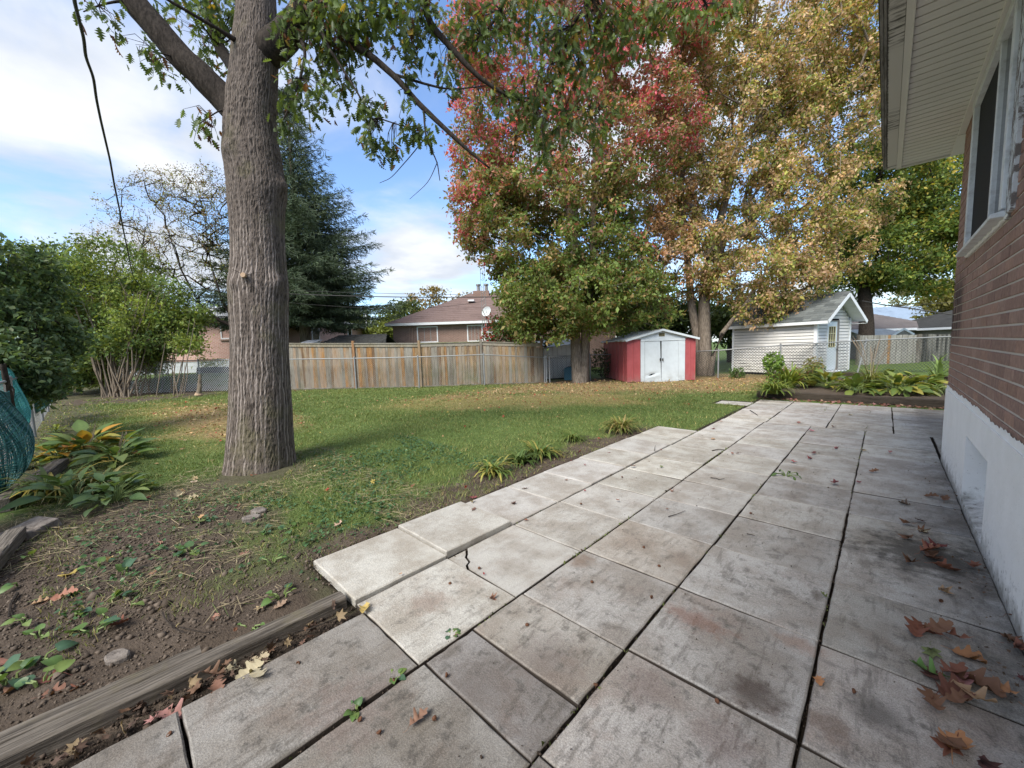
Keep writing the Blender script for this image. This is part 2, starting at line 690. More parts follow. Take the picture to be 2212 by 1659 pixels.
tag(link('soil_crumbs', npmesh('soil_crumbs', V, F, cc), m_crumb), kind='stuff')

# ------------------------------------------------------------------ grass
M_GRASS = leafmat('grass', .3, .6, .2)
n = 300000
r_ = rng.uniform(2.4, 22.5, n)
th = rng.uniform(math.radians(-6), math.radians(88), n)     # across the yard
x, y = -r_ * np.cos(th), r_ * np.sin(th)
so, lt, dy, rb = zones(x, y)
df = (x - FA[0]) * FN[0] + (y - FA[1]) * FN[1]
weed = fbm(x * 1.7, y * 1.7, 5, 3)
so = so * (1 - .6 * sst(.49, .64, fbm(x * 2.3, y * 2.3, 41, 3)) * (x < -2.9))
keep = (rng.random(n) > so * 1.02 - .03 * (so > .9)) & (rng.random(n) > lt * .8) & (rng.random(n) > dy * .45) & ~in_patio(x, y, .015) & (df > .1) & (y > -1.2)
keep &= np.hypot(x + 5.75, y - 1.25) > .40
keep &= ~((x > -2.45) & (y < 11.9) & (y > 11.2)) & (rb < .5)
keep &= (x < -2.15) & (y < 15.9) & ~((x > -2.62) & (y < 1.0))
x, y, r_, weed, dy, lt, so = x[keep], y[keep], r_[keep], weed[keep], dy[keep], lt[keep], so[keep]
n = len(x)
h = rng.uniform(.018, .046, n) * (1 + 1.3 * (weed - .5)) * (1 - .25 * dy) * np.where(rng.random(n) < .02, 2.0, 1.0)
w = np.maximum(.0016, r_ * .00062) * rng.uniform(.8, 1.4, n)
lean = rng.normal(size=(n, 2)) * .75
az = rng.uniform(0, 2 * np.pi, n)
bx = np.stack([np.cos(az), np.sin(az)], 1) * w[:, None]
p = np.stack([x, y, gz(x, y) - .004], 1)
t1 = p + np.stack([lean[:, 0] * h * .35, lean[:, 1] * h * .35, h * .62], 1)
t2 = p + np.stack([lean[:, 0] * h, lean[:, 1] * h, h], 1)
bz = np.concatenate([bx, np.zeros((n, 1))], 1)
V = np.stack([p - bz, p + bz, t1 + bz * .7, t1 - bz * .7, t2], 1).reshape(-1, 3)
o5 = np.arange(n)[:, None] * 5
near = np.ones(n, bool)
F4 = (o5 + np.array([[0, 1, 2, 3]]))
F3 = (o5 + np.array([[3, 2, 4]]))
nn = fbm(x * .9, y * .9, 11, 3)[:, None]
ca = np.array([.125, .180, .058]) * (1 - nn) + np.array([.235, .275, .095]) * nn
ca = ca * rng.uniform(.65, 1.3, (n, 1))
yel = (rng.random(n) < (.06 + .62 * dy + .35 * lt + .3 * so))[:, None]
ca = np.where(yel, np.array([.42, .36, .16]) * rng.uniform(.6, 1.2, (n, 1)), ca)
tag(link('lawn_grass', npmesh('lawn_grass', V, [F4, F3], np.repeat(ca, 5, 0)), M_GRASS), 'short mown lawn grass with dry yellow patches across the yard', 'grass', kind='stuff')

# leaf litter on the lawn: small dry leaves under the trees, scattered red ones elsewhere
n = 26000
x, y = rng.uniform(-19, -2.3, n), rng.uniform(.2, 17.5, n)
so, lt, dy, rb = zones(x, y)
df = (x - FA[0]) * FN[0] + (y - FA[1]) * FN[1]
pr = .95 * lt + .10 * dy + .018 + .03 * np.exp(-np.hypot(x + 5.75, y - 1.25) / 1.5)
k = (rng.random(n) < pr) & ~in_patio(x, y, .0) & (df > .05) & (rb < .5)
x, y, lt = x[k], y[k], lt[k]
n = len(x)
PAL = np.array([(.42, .27, .14), (.34, .21, .11), (.50, .38, .22), (.26, .12, .07), (.40, .06, .05), (.46, .36, .10)])
pi = rng.choice(6, n, p=[.34, .24, .2, .12, .03, .07])
far_l = lt < .35
pi = np.where(far_l, rng.choice(6, n, p=[.26, .12, .16, .22, .17, .07]), pi)
V, F, I = scatter(MAPLE, np.stack([x, y, gz(x, y) + rng.uniform(.015, .045, n)], 1),
                  frames(rand_dirs(n) * [1, 1, .25], rand_dirs(n, 2.2)), rng.uniform(.05, .105, n))
M_LITTER = leafmat('fallen_leaf', .12, .7, .2)
tag(link('leaf_litter', npmesh('leaf_litter', V, F, (PAL[pi] * rng.uniform(.7, 1.25, (n, 1)))[I]), M_LITTER), 'small dry leaves strewn over the lawn and under the maple', 'leaf litter', kind='stuff')

# dry straw, stems and flattened grass on the bare bed
n = 13000
x, y = rng.uniform(-6.6, -2.5, n), rng.uniform(-.75, 2.3, n)
so, lt, dy, rb = zones(x, y)
pat = fbm(x * 1.6, y * 1.6, 21, 3)
ringd = np.hypot(x + 5.75, y - 1.25)
pat = np.where(ringd < 1.0, .66, pat)
k = (rng.random(n) < .65 * sst(.45, .64, pat + .2 * sst(-3.4, -5.2, x))) & ~in_patio(x, y, .02) & (x < -2.75) & (np.hypot(x + 5.75, y - 1.25) > .5)
x, y = x[k], y[k]
n = len(x)
L = rng.uniform(.04, .22, n)
azz = rng.normal(.3, .9, n)
STRAW = strip_leaf([.008, .010, .009, .003], 1, -.0, .2)
d = np.stack([np.cos(azz), np.sin(azz), rng.normal(0, .12, n)], 1)
V, F, I = scatter(STRAW, np.stack([x, y, gz(x, y) + rng.uniform(.004, .03, n)], 1), frames(d, rand_dirs(n, 3)), np.stack([np.full(n, .2), L, L], 1))
cs = np.where((rng.random((n, 1)) < .3), np.array([.13, .17, .06]), np.array([.36, .30, .19])) * rng.uniform(.5, 1.15, (n, 1))
tag(link('dry_straw', npmesh('dry_straw', V, F, cs[I]), M_LITTER), 'matted dry stems and straw over the bare soil', 'straw', kind='stuff')

# ------------------------------------------------------------------ patio
m, g, b = mat('concrete_slab', .88, .25)
P = g.pos()
T = g.n('TexCoord').outputs['Object']
tone = g.oc()
rnd = g.orand()
al = g.n('ObjectInfo').outputs['Alpha']
Pn = g.n('VectorMath', operation='ADD')
g.nt.links.new(P, Pn.inputs[0])
cmbn = g.n('CombineXYZ', {'Z': g.m('MULTIPLY', rnd, 30.0)})
g.nt.links.new(cmbn.outputs[0], Pn.inputs[1])
PS = Pn.outputs[0]
big = g.noise(PS, 3.2, 6, .62)
mid = g.noise(PS, 14, 6, .7)
fine = g.noise(P, 190, 4, .7)
speck = g.vor(PS, 60)
col = g.mix(g.rng(big, .36, .66), g.mix(1, tone, (.70, .66, .62), 'MULTIPLY'), tone)
col = g.mix(g.m('MULTIPLY', g.rng(g.noise(PS, 3.4, 6, .65), .50, .68), g.m('MULTIPLY', al, .85)), col, g.mix(1, tone, (.66, .57, .52), 'MULTIPLY'))     # rusty stains
col = g.mix(g.m('MULTIPLY', g.rng(mid, .50, .68), g.m('MULTIPLY', al, .75)), col, (.075, .068, .060))                                             # dark mildew
strk = g.noise(g.map(PS, (26, 5, 5), (0, 0, .2)), 1.0, 5, .65)
col = g.mix(g.m('MULTIPLY', g.rng(strk, .52, .66), g.m('MULTIPLY', al, .6)), col, (.10, .088, .075))
col = g.mix(g.m('MULTIPLY', g.rng(speck, .10, .02), .55), col, (.07, .06, .05))
# pale bloom along the edges of each slab
sx = g.n('SeparateXYZ')
g.nt.links.new(T, sx.inputs[0])
ed = g.m('MAXIMUM', g.m('ABSOLUTE', sx.outputs[0]), g.m('ABSOLUTE', sx.outputs[1]))
col = g.mix(g.m('MULTIPLY', g.rng(g.m('ADD', ed, g.m('MULTIPLY', g.m('SUBTRACT', big, .5), .22)), .24, .345), g.rng(mid, .3, .7, .0, .26)), col, g.mix(1, tone, (1.36, 1.36, 1.36), 'MULTIPLY'))
for sx_, sy_, r0_, c_, k_, st_x in ((1625, 1499, .13, (.075, .055, .045), .8, 1.0), (1502, 1340, .10, (.20, .10, .07), .6, .5), (1892, 1540, .12, (.07, .062, .055), .7, 1.0), (1795, 1572, .09, (.15, .10, .075), .6, 1.0), (1254, 1213, .11, (.18, .125, .09), .65, 1.0),
                           (924, 1303, .13, (.19, .135, .105), .55, 1.0), (1180, 1423, .20, (.16, .13, .115), .6, 1.0), (1030, 1470, .17, (.13, .112, .10), .65, 1.0), (1765, 1288, .09, (.11, .09, .07), .7, 2.2), (1725, 1393, .07, (.26, .15, .10), .5, .6), (1728, 1013, .14, (.24, .19, .14), .6, 1.6),
                           (1840, 1180, .12, (.10, .09, .08), .6, 1.3), (1400, 1480, .16, (.17, .125, .11), .5, 1.0), (760, 1540, .22, (.17, .13, .115), .5, 1.0), (1560, 1600, .14, (.15, .10, .085), .5, 1.0)):
    q_ = gnd(sx_, sy_)
    dn = g.n('VectorMath', operation='DISTANCE')
    mp = g.map(P, (st_x, 1, 0), loc=(0, 0, 0))
    g.nt.links.new(mp, dn.inputs[0])
    dn.inputs[1].default_value = (q_[0] * st_x, q_[1], 0)
    dd_ = g.m('ADD', dn.outputs['Value'], g.m('MULTIPLY', g.m('SUBTRACT', mid, .5), r0_ * 2.6))
    col = g.mix(g.rng(dd_, r0_ * 1.15, r0_ * .2, 0, k_), col, c_)
# damp dark dirt by the house wall
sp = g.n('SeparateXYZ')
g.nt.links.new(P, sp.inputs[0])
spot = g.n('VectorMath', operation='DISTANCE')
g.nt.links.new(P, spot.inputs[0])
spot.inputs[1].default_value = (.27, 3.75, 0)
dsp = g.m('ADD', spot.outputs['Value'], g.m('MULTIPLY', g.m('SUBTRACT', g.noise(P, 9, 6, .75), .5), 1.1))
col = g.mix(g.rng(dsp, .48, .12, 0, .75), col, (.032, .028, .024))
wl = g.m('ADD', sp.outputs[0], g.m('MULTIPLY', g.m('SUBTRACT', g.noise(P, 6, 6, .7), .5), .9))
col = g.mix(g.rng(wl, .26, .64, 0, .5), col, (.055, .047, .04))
col = g.mix(.62, col, g.mix(g.rng(fine, .3, .7), (.52, .52, .52), (1.42, 1.42, 1.42)), 'MULTIPLY')
# slab sides darkened below the top edge, so the joints read dark
col = g.mix(g.m('MULTIPLY', g.rng(sx.outputs[2], -.003, -.010), g.rng(al, .10, .24)), col, (.055, .044, .036))
g.set(b.inputs['Base Color'], col)
waf = g.vor(g.map(P, (1, 1, 1)), 95)
hgt = g.m('ADD', g.m('MULTIPLY', fine, 1.0), g.m('ADD', g.m('MULTIPLY', waf, .6), g.m('MULTIPLY', mid, 1.2)))
g.bump(b, hgt, .42, .006)
M_SLAB = m

patio = empty('patio')
tag(patio, kind='structure')
SLAB_CACHE = {}


def slab_mesh(w, l, t=.055, jag=0):
    key = (round(w, 2), round(l, 2), jag)
    if key in SLAB_CACHE:
        return SLAB_CACHE[key]
    w, l = key[0], key[1]
    rr = random.Random(hash(key) % 999)
    e = .006
    pts = []                                  # slightly uneven outline
    for (ax, ay, bx, by) in ((-1, -1, 1, -1), (1, -1, 1, 1), (1, 1, -1, 1), (-1, 1, -1, -1)):
        for q in range(6):
            s = q / 6
            j = 0 if q == 0 else rr.uniform(-.003, .003)
            pts.append(((ax + (bx - ax) * s) * w / 2 + j, (ay + (by - ay) * s) * l / 2 + j))
    n = len(pts)
    V = [(x, y, -t) for x, y in pts] + [(x, y, -e - rr.uniform(0, .003)) for x, y in pts]
    V += [(x - math.copysign(e + rr.uniform(0, .003), x) * (abs(x) > w / 2 - .01), y - math.copysign(e + rr.uniform(0, .003), y) * (abs(y) > l / 2 - .01), 0) for x, y in pts]
    F = []
    for a in (0, n):
        for i in range(n):
            j = (i + 1) % n
            F.append((a + i, a + j, a + n + j, a + n + i))
    F.append(tuple(2 * n + i for i in range(n)))
    me = bpy.data.meshes.new('slab')
    me.from_pydata(V, [], F)
    me.materials.append(M_SLAB)
    SLAB_CACHE[key] = me
    return me


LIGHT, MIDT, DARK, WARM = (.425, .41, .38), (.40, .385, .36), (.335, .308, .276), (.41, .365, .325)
rs = random.Random(5)


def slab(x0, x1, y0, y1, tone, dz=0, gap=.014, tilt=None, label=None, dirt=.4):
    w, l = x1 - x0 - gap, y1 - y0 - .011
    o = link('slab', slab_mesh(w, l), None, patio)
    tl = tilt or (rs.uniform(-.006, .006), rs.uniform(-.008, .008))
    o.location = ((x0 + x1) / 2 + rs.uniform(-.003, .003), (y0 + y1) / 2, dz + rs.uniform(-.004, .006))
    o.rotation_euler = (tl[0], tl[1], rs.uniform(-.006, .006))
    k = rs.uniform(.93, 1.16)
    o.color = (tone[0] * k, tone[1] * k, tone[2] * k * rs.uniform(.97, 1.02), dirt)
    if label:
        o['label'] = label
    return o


def blend(a, b, t):
    return tuple(p + (q - p) * t for p, q in zip(a, b))


CX = [.535, -.175, -.865, -1.55, -2.235, -2.915]
rows = {0: [-.45, .27, .99, 1.67, 2.32, 2.99, 3.65, 4.30, 4.94, 5.62, 6.53, 7.3, 8.27],
        1: [-.45, .27, .99, 1.67, 2.33, 3.0, 3.66, 4.30, 4.96, 5.63, 6.3, 6.88, 7.56, 8.25],
        2: [-.45, .25, .95, 1.25, 1.65, 2.33, 2.99, 3.64, 4.27, 4.98, 5.71, 6.35, 6.88, 7.55, 8.25],
        3: [-.55, .10, .92, 1.60, 2.30, 2.95, 3.62, 4.28, 4.95, 5.68, 6.35, 6.9, 7.55, 8.25],
        4: [.92, 1.60, 2.28, 2.92, 3.54, 4.30, 4.96, 5.67, 6.14, 6.82]}
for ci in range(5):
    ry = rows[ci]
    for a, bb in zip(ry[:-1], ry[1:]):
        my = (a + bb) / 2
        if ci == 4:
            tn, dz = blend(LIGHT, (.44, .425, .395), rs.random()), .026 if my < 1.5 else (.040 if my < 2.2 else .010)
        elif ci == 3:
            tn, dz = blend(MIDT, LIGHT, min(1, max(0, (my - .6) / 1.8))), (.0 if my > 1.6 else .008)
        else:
            tn, dz = blend(DARK, MIDT, min(1, max(0, (my + .1 * ci - .6) / 2.2)) * .8 + .2 * rs.random()), 0  # near slabs toned down: vignette and shade painted in, besides heavier dirt
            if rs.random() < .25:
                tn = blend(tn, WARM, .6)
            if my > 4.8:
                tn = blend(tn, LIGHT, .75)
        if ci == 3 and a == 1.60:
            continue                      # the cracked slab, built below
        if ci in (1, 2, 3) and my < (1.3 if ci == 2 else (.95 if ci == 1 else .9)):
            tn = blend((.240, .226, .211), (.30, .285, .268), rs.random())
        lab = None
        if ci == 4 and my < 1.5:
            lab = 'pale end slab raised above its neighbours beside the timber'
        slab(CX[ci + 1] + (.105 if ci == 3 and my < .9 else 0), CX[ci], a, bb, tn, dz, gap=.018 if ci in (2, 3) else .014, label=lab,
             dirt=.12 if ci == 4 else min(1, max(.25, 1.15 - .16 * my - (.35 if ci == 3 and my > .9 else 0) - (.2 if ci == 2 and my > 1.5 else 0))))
# a broken slab with a wide crack (second row of the fourth column)
# far part of the patio, laid to another grid
FX = [2.35, 1.66, .90, .145, -.665, -1.53, -2.22]
FY = [8.27, 8.93, 9.66, 10.2, 10.78, 11.35]
for a, bb in zip(FX[:-1], FX[1:]):
    for c0, c1 in zip(FY[:-1], FY[1:]):
        of = 0 if bb < -1.5 else rs.choice((0, .06, -.05))
        slab(bb, a, c0, c1, blend(LIGHT, WARM, rs.random() * .4), 0)
for c0, c1 in zip([6.85, 7.55], [7.55, 8.25]):     # beside the house corner
    for a, bb in ((1.25, .55), (1.95, 1.25)):
        slab(bb, a, c0, c1, blend(LIGHT, MIDT, rs.random()), 0)
slab(-2.95, -2.24, 10.2, 10.76, (.48, .465, .43), .0, label='lone pale slab jutting into the lawn by the flower bed')

def poly_slab(pts, tone, dz, label=None):
    cx_, cy_ = sum(p[0] for p in pts) / len(pts), sum(p[1] for p in pts) / len(pts)
    q = MB().prism([(x - cx_, y - cy_, -.055) for x, y in pts], (0, 0, .055))
    o = q.build('slab', M_SLAB, patio)
    o.location = (cx_, cy_, dz)
    o.color = (*tone, .25)
    if label:
        o['label'] = label
    return o


c0, c1 = gnd(1003, 1186)[:2], gnd(1006, 1229)[:2]
c0, c1 = (-2.226, float(c0[1])), (float(c1[0]), 1.608)
ck = [(c0[0] + (c1[0] - c0[0]) * t + dx, c0[1] + (c1[1] - c0[1]) * t + dy) for t, dx, dy in ((0, 0, 0), (.2, .012, -.01), (.4, -.008, -.004), (.62, .016, .006), (.8, 0, -.008), (1, 0, 0))]
poly_slab(ck + [(-2.226, 1.608)], (.42, .405, .375), -.006, 'broken off corner of a cracked slab')
poly_slab([(x + .016, y + .010) for x, y in ck[::-1]] + [(-2.226, c0[1] + .02), (-2.226, 2.292), (-1.559, 2.292), (-1.559, 1.608)], (.42, .405, .375), .0, 'slab with a wide crack across its corner')

# ------------------------------------------------------------------ brick house on the right
WX, YC, ZF, ZS = .545, 6.80, .86, 3.71        # wall plane, corner, foundation top, soffit
house = empty('brick_house', (WX, YC, 0))
tag(house, 'brown brick house close on the right with white painted foundation and wide vented eaves', 'house')
HI = Vector((-WX, -YC, 0))


def H(q, name, m, parent=None, smooth=False, bevel=0):
    o = q.build(name, m, parent or house, smooth, bevel)
    if parent is None:
        o.location = HI
    return o


m, g, b = mat('brick_face', .85, .2)
oc = g.oc()
P = g.pos()
col = g.mix(g.rng(g.noise(P, 22, 5, .65), .35, .7), g.mix(1, oc, (.74, .72, .74), 'MULTIPLY'), oc)
col = g.mix(.6, col, g.mix(g.noise(g.map(P, (1, 160, 30)), 1, 4, .7), (.6, .6, .6), (1.3, 1.3, 1.3)), 'MULTIPLY')
# old soot and damp marks down the corner
spx = g.n('SeparateXYZ')
g.nt.links.new(P, spx.inputs[0])
st = g.m('MULTIPLY', g.rng(spx.outputs[1], 5.85, 6.25), g.m('MULTIPLY', g.rng(spx.outputs[2], 2.25, 1.9), g.rng(spx.outputs[2], 1.25, 1.6)))
st = g.m('MULTIPLY', st, g.rng(g.noise(g.map(P, (1, 5, 1)), 2.4, 4, .6), .25, .5))
col = g.mix(g.m('MULTIPLY', st, .8), col, (.03, .022, .024))
g.set(b.inputs['Base Color'], col)
g.bump(b, g.noise(g.map(P, (1, 60, 25)), 2, 5, .7), .5, .004)
M_BRICK = m
m, g, b = mat('mortar', .95, .1)
g.set(b.inputs['Base Color'], g.mix(g.noise(g.pos(), 40, 4, .7), (.50, .45, .40), (.66, .60, .53)))
g.bump(b, g.noise(g.pos(), 120, 4), .4, .004)
M_MORTAR = m

W0, W1, WZ = 4.20, 5.95, 2.26                 # window opening
q = MB()
for a, bb, c0, c1 in ((-3, W0, ZF, ZS), (W1, YC - .006, ZF, ZS), (W0, W1, ZF, WZ)):
    q.box((WX + .007, a, c0), (WX + .22, bb, c1))
q.box((WX + .22, YC - .2, ZF), (9, YC - .006, ZS))
q.box((WX + .22, -3, ZF), (9, -2.8, ZS))
H(q, 'wall', M_MORTAR)
CH, BL, BH = .0853, .242, .0712
bricks = []
nz = int((ZS - ZF) / CH) + 1
for r in range(nz):
    z0 = ZF + r * CH + .006
    z1 = min(z0 + BH, ZS - .004)
    if z1 - z0 < .02:
        continue
    y = YC - (BL / 2 if r % 2 else 0)
    if r % 2:
        segs = [(YC - BL / 2 + .009, YC)]
    else:
        segs = []
    while y > -2.9:
        segs.append((y - BL + .009, y))
        y -= BL
    for (ya, yb) in segs:
        parts = [(ya, yb)]
        if z1 > WZ:
            parts = [(ya, min(yb, W0)), (max(ya, W1), yb)]
        for (a, bb) in parts:
            if bb - a > .03:
                bricks.append((a, bb, z0, z1))
BRC = {}
rb_ = random.Random(3)
TONES = [(.39, .25, .195), (.36, .23, .18), (.41, .27, .21), (.34, .22, .175), (.415, .26, .195)]


def brick_mesh(l, h, v):
    key = (round(l, 2), round(h, 3), v)
    if key not in BRC:
        me = MB().box((0, 0, 0), (.05, key[0] if l > .2 else l, h)).mesh('brick', bevel=.003)
        me.materials.append(M_BRICK)
        BRC[key] = me
    return BRC[key]


vis = [t for t in bricks if t[1] > 2.75]
vis.sort(key=lambda t: t[0])
near, rest = vis[:300], vis[300:] + [t for t in bricks if t[1] <= 2.75]
for (a, bb, z0, z1) in near:
    o = link('brick', brick_mesh(bb - a, z1 - z0, 0), None, house)
    o.location = Vector((WX + rb_.uniform(-.0025, .0015), a, z0)) + HI
    t = rb_.choice(TONES)
    k = rb_.uniform(.88, 1.1)
    o.color = (t[0] * k, t[1] * k, t[2] * k, 1)
q = MB()
for (a, bb, z0, z1) in rest:
    dx = rb_.uniform(-.0025, .0015)
    q.box((WX + dx, a, z0), (WX + .05, bb, z1))
o = H(q, 'brickwork', M_BRICK)
o.color = (.39, .25, .195, 1)
o['kind'] = 'stuff'

# painted foundation with a walled-up basement window
m, g, b = mat('white_masonry_paint', .8, .25)
P = g.pos()
sp = g.n('SeparateXYZ')
g.nt.links.new(P, sp.inputs[0])
low = g.rng(g.m('ADD', sp.outputs[2], g.m('MULTIPLY', g.m('SUBTRACT', g.noise(P, 9, 6, .7), .5), .3)), .16, -.02)
col = g.mix(g.rng(g.noise(P, 5, 5, .6), .3, .75), (.86, .85, .825), (.92, .91, .89))
peel = g.m('MULTIPLY', g.rng(g.noise(P, 24, 6, .75), .56, .62), g.rng(g.m('ADD', sp.outputs[2], g.m('MULTIPLY', g.noise(P, 3, 3), .4)), .62, .1))
col = g.mix(peel, col, (.25, .23, .21))
col = g.mix(g.m('MULTIPLY', low, .8), col, (.16, .145, .115))
col = g.mix(g.rng(g.vor(P, 26), .10, .05, 0, .5), col, (.35, .33, .31))
g.set(b.inputs['Base Color'], col)
g.bump(b, g.m('ADD', g.noise(P, 26, 6, .7), g.m('MULTIPLY', peel, -.6)), .6, .012)
M_PAINT = m
m, g, b = mat('niche_grey', .8, .2)  # back of the window niche, toned darker than the white foundation
g.set(b.inputs['Base Color'], g.mix(g.noise(g.pos(), 8, 6, .7), (.24, .24, .235), (.42, .42, .41)))
M_NICHE = m
B0, B1, C0, C1 = 4.08, 5.06, .05, .625
q = MB()
fx = WX - .012
for a, bb, c0, c1 in ((-3, B0, -.2, ZF), (B1, YC + .01, -.2, ZF), (B0, B1, C1, ZF), (B0, B1, -.2, C0)):
    q.box((fx, a, c0), (WX + .4, bb, c1))
q.box((WX + .4, YC - .2, -.2), (9, YC + .01, ZF - .002))
H(q, 'foundation', M_PAINT)
q = MB().box((WX + .22, B0 + .004, C0 + .06), (WX + .24, B1 - .004, C1 - .004))
nb = H(q, 'basement_window', M_NICHE)
q = MB()
q.prism([(fx + .004, B0 + .003, C0 + .001), (WX + .22, B0 + .003, C0 + .001), (WX + .22, B0 + .003, C0 + .085), (fx + .004, B0 + .003, C0 + .012)], (0, B1 - B0 - .006, 0))
H(q, 'window_ledge', M_PAINT)
q = MB()
for yy in (B0 + .03, B0 + .075):
    q.box((WX + .17, yy, C0 + .09), (WX + .219, yy + .02, C1 - .006))
H(q, 'window_stop', M_PAINT)
# ragged upper edge of the paint, brushed over the first course of bricks
rr = np.random.default_rng(4)
yy = np.arange(-2.9, YC, .012)
edge = .035 + .05 * (fbm(yy * 3, 0 * yy, 2, 3) - .3) + .03 * (fbm(yy * 22, 0 * yy, 5, 3) - .5)
edge = np.maximum(edge, .004)
V = np.concatenate([np.stack([0 * yy + WX - .0045, yy, 0 * yy + ZF - .004], 1), np.stack([0 * yy + WX - .0045, yy, ZF + edge], 1)])
k = np.arange(len(yy) - 1)
F = np.stack([k, k + 1, len(yy) + k + 1, len(yy) + k], 1)
o = link('paint_edge', npmesh('paint_edge', V, F), M_PAINT, house)
o.location = HI

# upper window
m, g, b = mat('old_white_aluminium', .45, .4)
P = g.pos()
g.set(b.inputs['Base Color'], g.mix(g.rng(g.noise(P, 9, 6, .7), .42, .72), (.70, .72, .73), (.48, .48, .47)))
g.bump(b, g.noise(P, 60, 3), .1, .003)
M_ALU = m
m, g, b = mat('insect_screen', .75, .15, (.018, .019, .021))
tex = g.noise(g.map(g.pos(), (1, 400, 400)), 1, 1)
g.set(b.inputs['Base Color'], g.mix(tex, (.012, .013, .015), (.035, .037, .04)))
M_SCREEN = m
m, g, b = mat('window_glass', .03, .5, (.016, .019, .022))
M_GLASS = m
m, g, b = mat('peeling_wood', .85, .2)
P = g.pos()
pk = g.rng(g.noise(g.map(P, (1, 7, 2)), 5, 6, .75), .47, .53)
g.set(b.inputs['Base Color'], g.mix(pk, (.19, .165, .15), (.62, .64, .65)))
g.bump(b, g.m('ADD', g.noise(g.map(P, (1, 60, 3)), 2, 4), pk), .5, .006)
M_PEEL = m
win = empty('window', tuple(Vector((WX, W0, WZ)) + HI))
win.parent = house
WI = Vector((-WX, -W0, -WZ))


def Wn(q, name, m, bevel=.003):
    o = q.build(name, m, win, bevel=bevel)
    o.location = WI
    return o


wt = ZS - .035
Wn(MB().box((WX - .03, W1 - .085, WZ + .05), (WX + .06, W1 + .012, wt - .07)), 'jamb', M_ALU)
Wn(MB().box((WX - .03, W0 - .012, WZ + .05), (WX + .06, W0 + .075, wt - .07)), 'jamb', M_ALU)
Wn(MB().box((WX - .034, W0 - .25, wt - .07), (WX + .06, W1 + .012, wt)), 'head', M_ALU)
Wn(MB().prism([(WX - .075, W0 - .02, WZ - .005), (WX + .06, W0 - .02, WZ - .005), (WX + .06, W0 - .02, WZ + .055), (WX - .075, W0 - .02, WZ + .022)], (0, W1 - W0 + .04, 0)), 'sill', M_ALU)
Wn(MB().box((WX - .012, 4.79, WZ + .05), (WX + .05, 4.845, wt - .07)), 'mullion', M_ALU)
Wn(MB().box((WX - .02, 4.735, WZ + .05), (WX + .05, 4.786, wt - .07)), 'mullion', M_ALU)
Wn(MB().box((WX + .006, 4.86, WZ + .05), (WX + .012, W1 - .085, wt - .07)), 'screen', M_SCREEN, 0)
Wn(MB().box((WX + .008, W0 + .075, WZ + .05), (WX + .014, 4.735, wt - .07)), 'pane', M_GLASS, 0)
Wn(MB().box((WX - .022, W0 - .25, WZ - .01), (WX + .05, W0 - .135, wt - .072)), 'trim_board', M_PEEL)
Wn(MB().box((WX - .012, W0 - .133, WZ - .03), (WX + .05, W0 - .016, wt - .072)), 'trim_board', M_PEEL)
q = MB()
q.tube([(WX - .004, y, WZ - .014 + .006 * math.sin(y * 31)) for y in np.linspace(W0 - .12, W1, 26)], [.012 + .004 * math.sin(i * 2.3) for i in range(26)], 6)
Wn(q, 'caulking', M_PAINT, 0)

# eaves
YE = 7.48
m, g, b = mat('soffit_metal', .55, .3)
P = g.pos()
s1 = g.n('SeparateXYZ')
g.nt.links.new(P, s1.inputs[0])
colr = g.mix(g.noise(P, 3, 4), (.66, .645, .60), (.74, .725, .68))
g.set(b.inputs['Base Color'], colr)
hole = g.n('TexBrick', offset=.5, squash=1)
hole.inputs['Scale'].default_value = 1.0
for k, v in (('Mortar Size', .004), ('Brick Width', .026), ('Row Height', .014), ('Bias', 0.0)):
    hole.inputs[k].default_value = v
g.nt.links.new(g.map(P, (1, 1, 1)), hole.inputs['Vector'])
g.bump(b, hole.outputs['Fac'], -.5, .004)
M_SOF = m
x0, x1 = .055, WX - .03
pitch = .1105
npan = 0
Y = YE
while Y > -1.6:
    q = MB()
    for r in range(3):                       # three flats between folded ribs
        a, bb = Y - r * pitch, Y - (r + 1) * pitch
        q.add([(x0, a, ZS + .018), (x1, a, ZS + .018), (x1, a - .010, ZS + .018), (x0, a - .010, ZS + .018),
               (x0, a - .016, ZS), (x1, a - .016, ZS), (x1, bb, ZS), (x0, bb, ZS), (x0, bb, ZS + .018), (x1, bb, ZS + .018)],
              [(0, 1, 2, 3), (3, 2, 5, 4), (4, 5, 6, 7), (7, 6, 9, 8)])
    H(q, 'soffit_panel', M_SOF)
    Y -= 3 * pitch
    npan += 1
H(MB().box((WX - .055, -1.8, ZS - .012), (WX + .0, YE, ZS + .02)).box((WX - .06, YC + .01, ZS - .018), (WX + .08, YE - .003, ZS - .0125)), 'wall_channel', M_SOF, bevel=.003)
H(MB().box((.010, -1.8, ZS - .014), (.056, YE, ZS + .02)).box((.048, -1.8, ZS - .02), (.056, YE, ZS - .014)), 'edge_channel', M_SOF)
H(MB().box((.0, YE, ZS - .02), (9, YE + .03, ZS + .16)), 'end_fascia', M_SOF)
H(MB().box((WX + .082, YC + .003, ZS - .002), (9, YE - .002, ZS + .02)).box((WX - .03, YC + .02, ZS + .006), (WX + .08, YE - .002, ZS + .02)), 'end_soffit', M_SOF)
m, g, b = mat('dirty_fascia', .7, .25)
P = g.pos()
f1 = g.n('SeparateXYZ')
g.nt.links.new(P, f1.inputs[0])
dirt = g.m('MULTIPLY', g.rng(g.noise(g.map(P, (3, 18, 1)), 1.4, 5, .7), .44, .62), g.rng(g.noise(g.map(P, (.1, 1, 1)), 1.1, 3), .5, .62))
edg = g.rng(g.m('ADD', f1.outputs[0], g.m('MULTIPLY', g.noise(P, 30, 4), .02)), -.060, -.072)
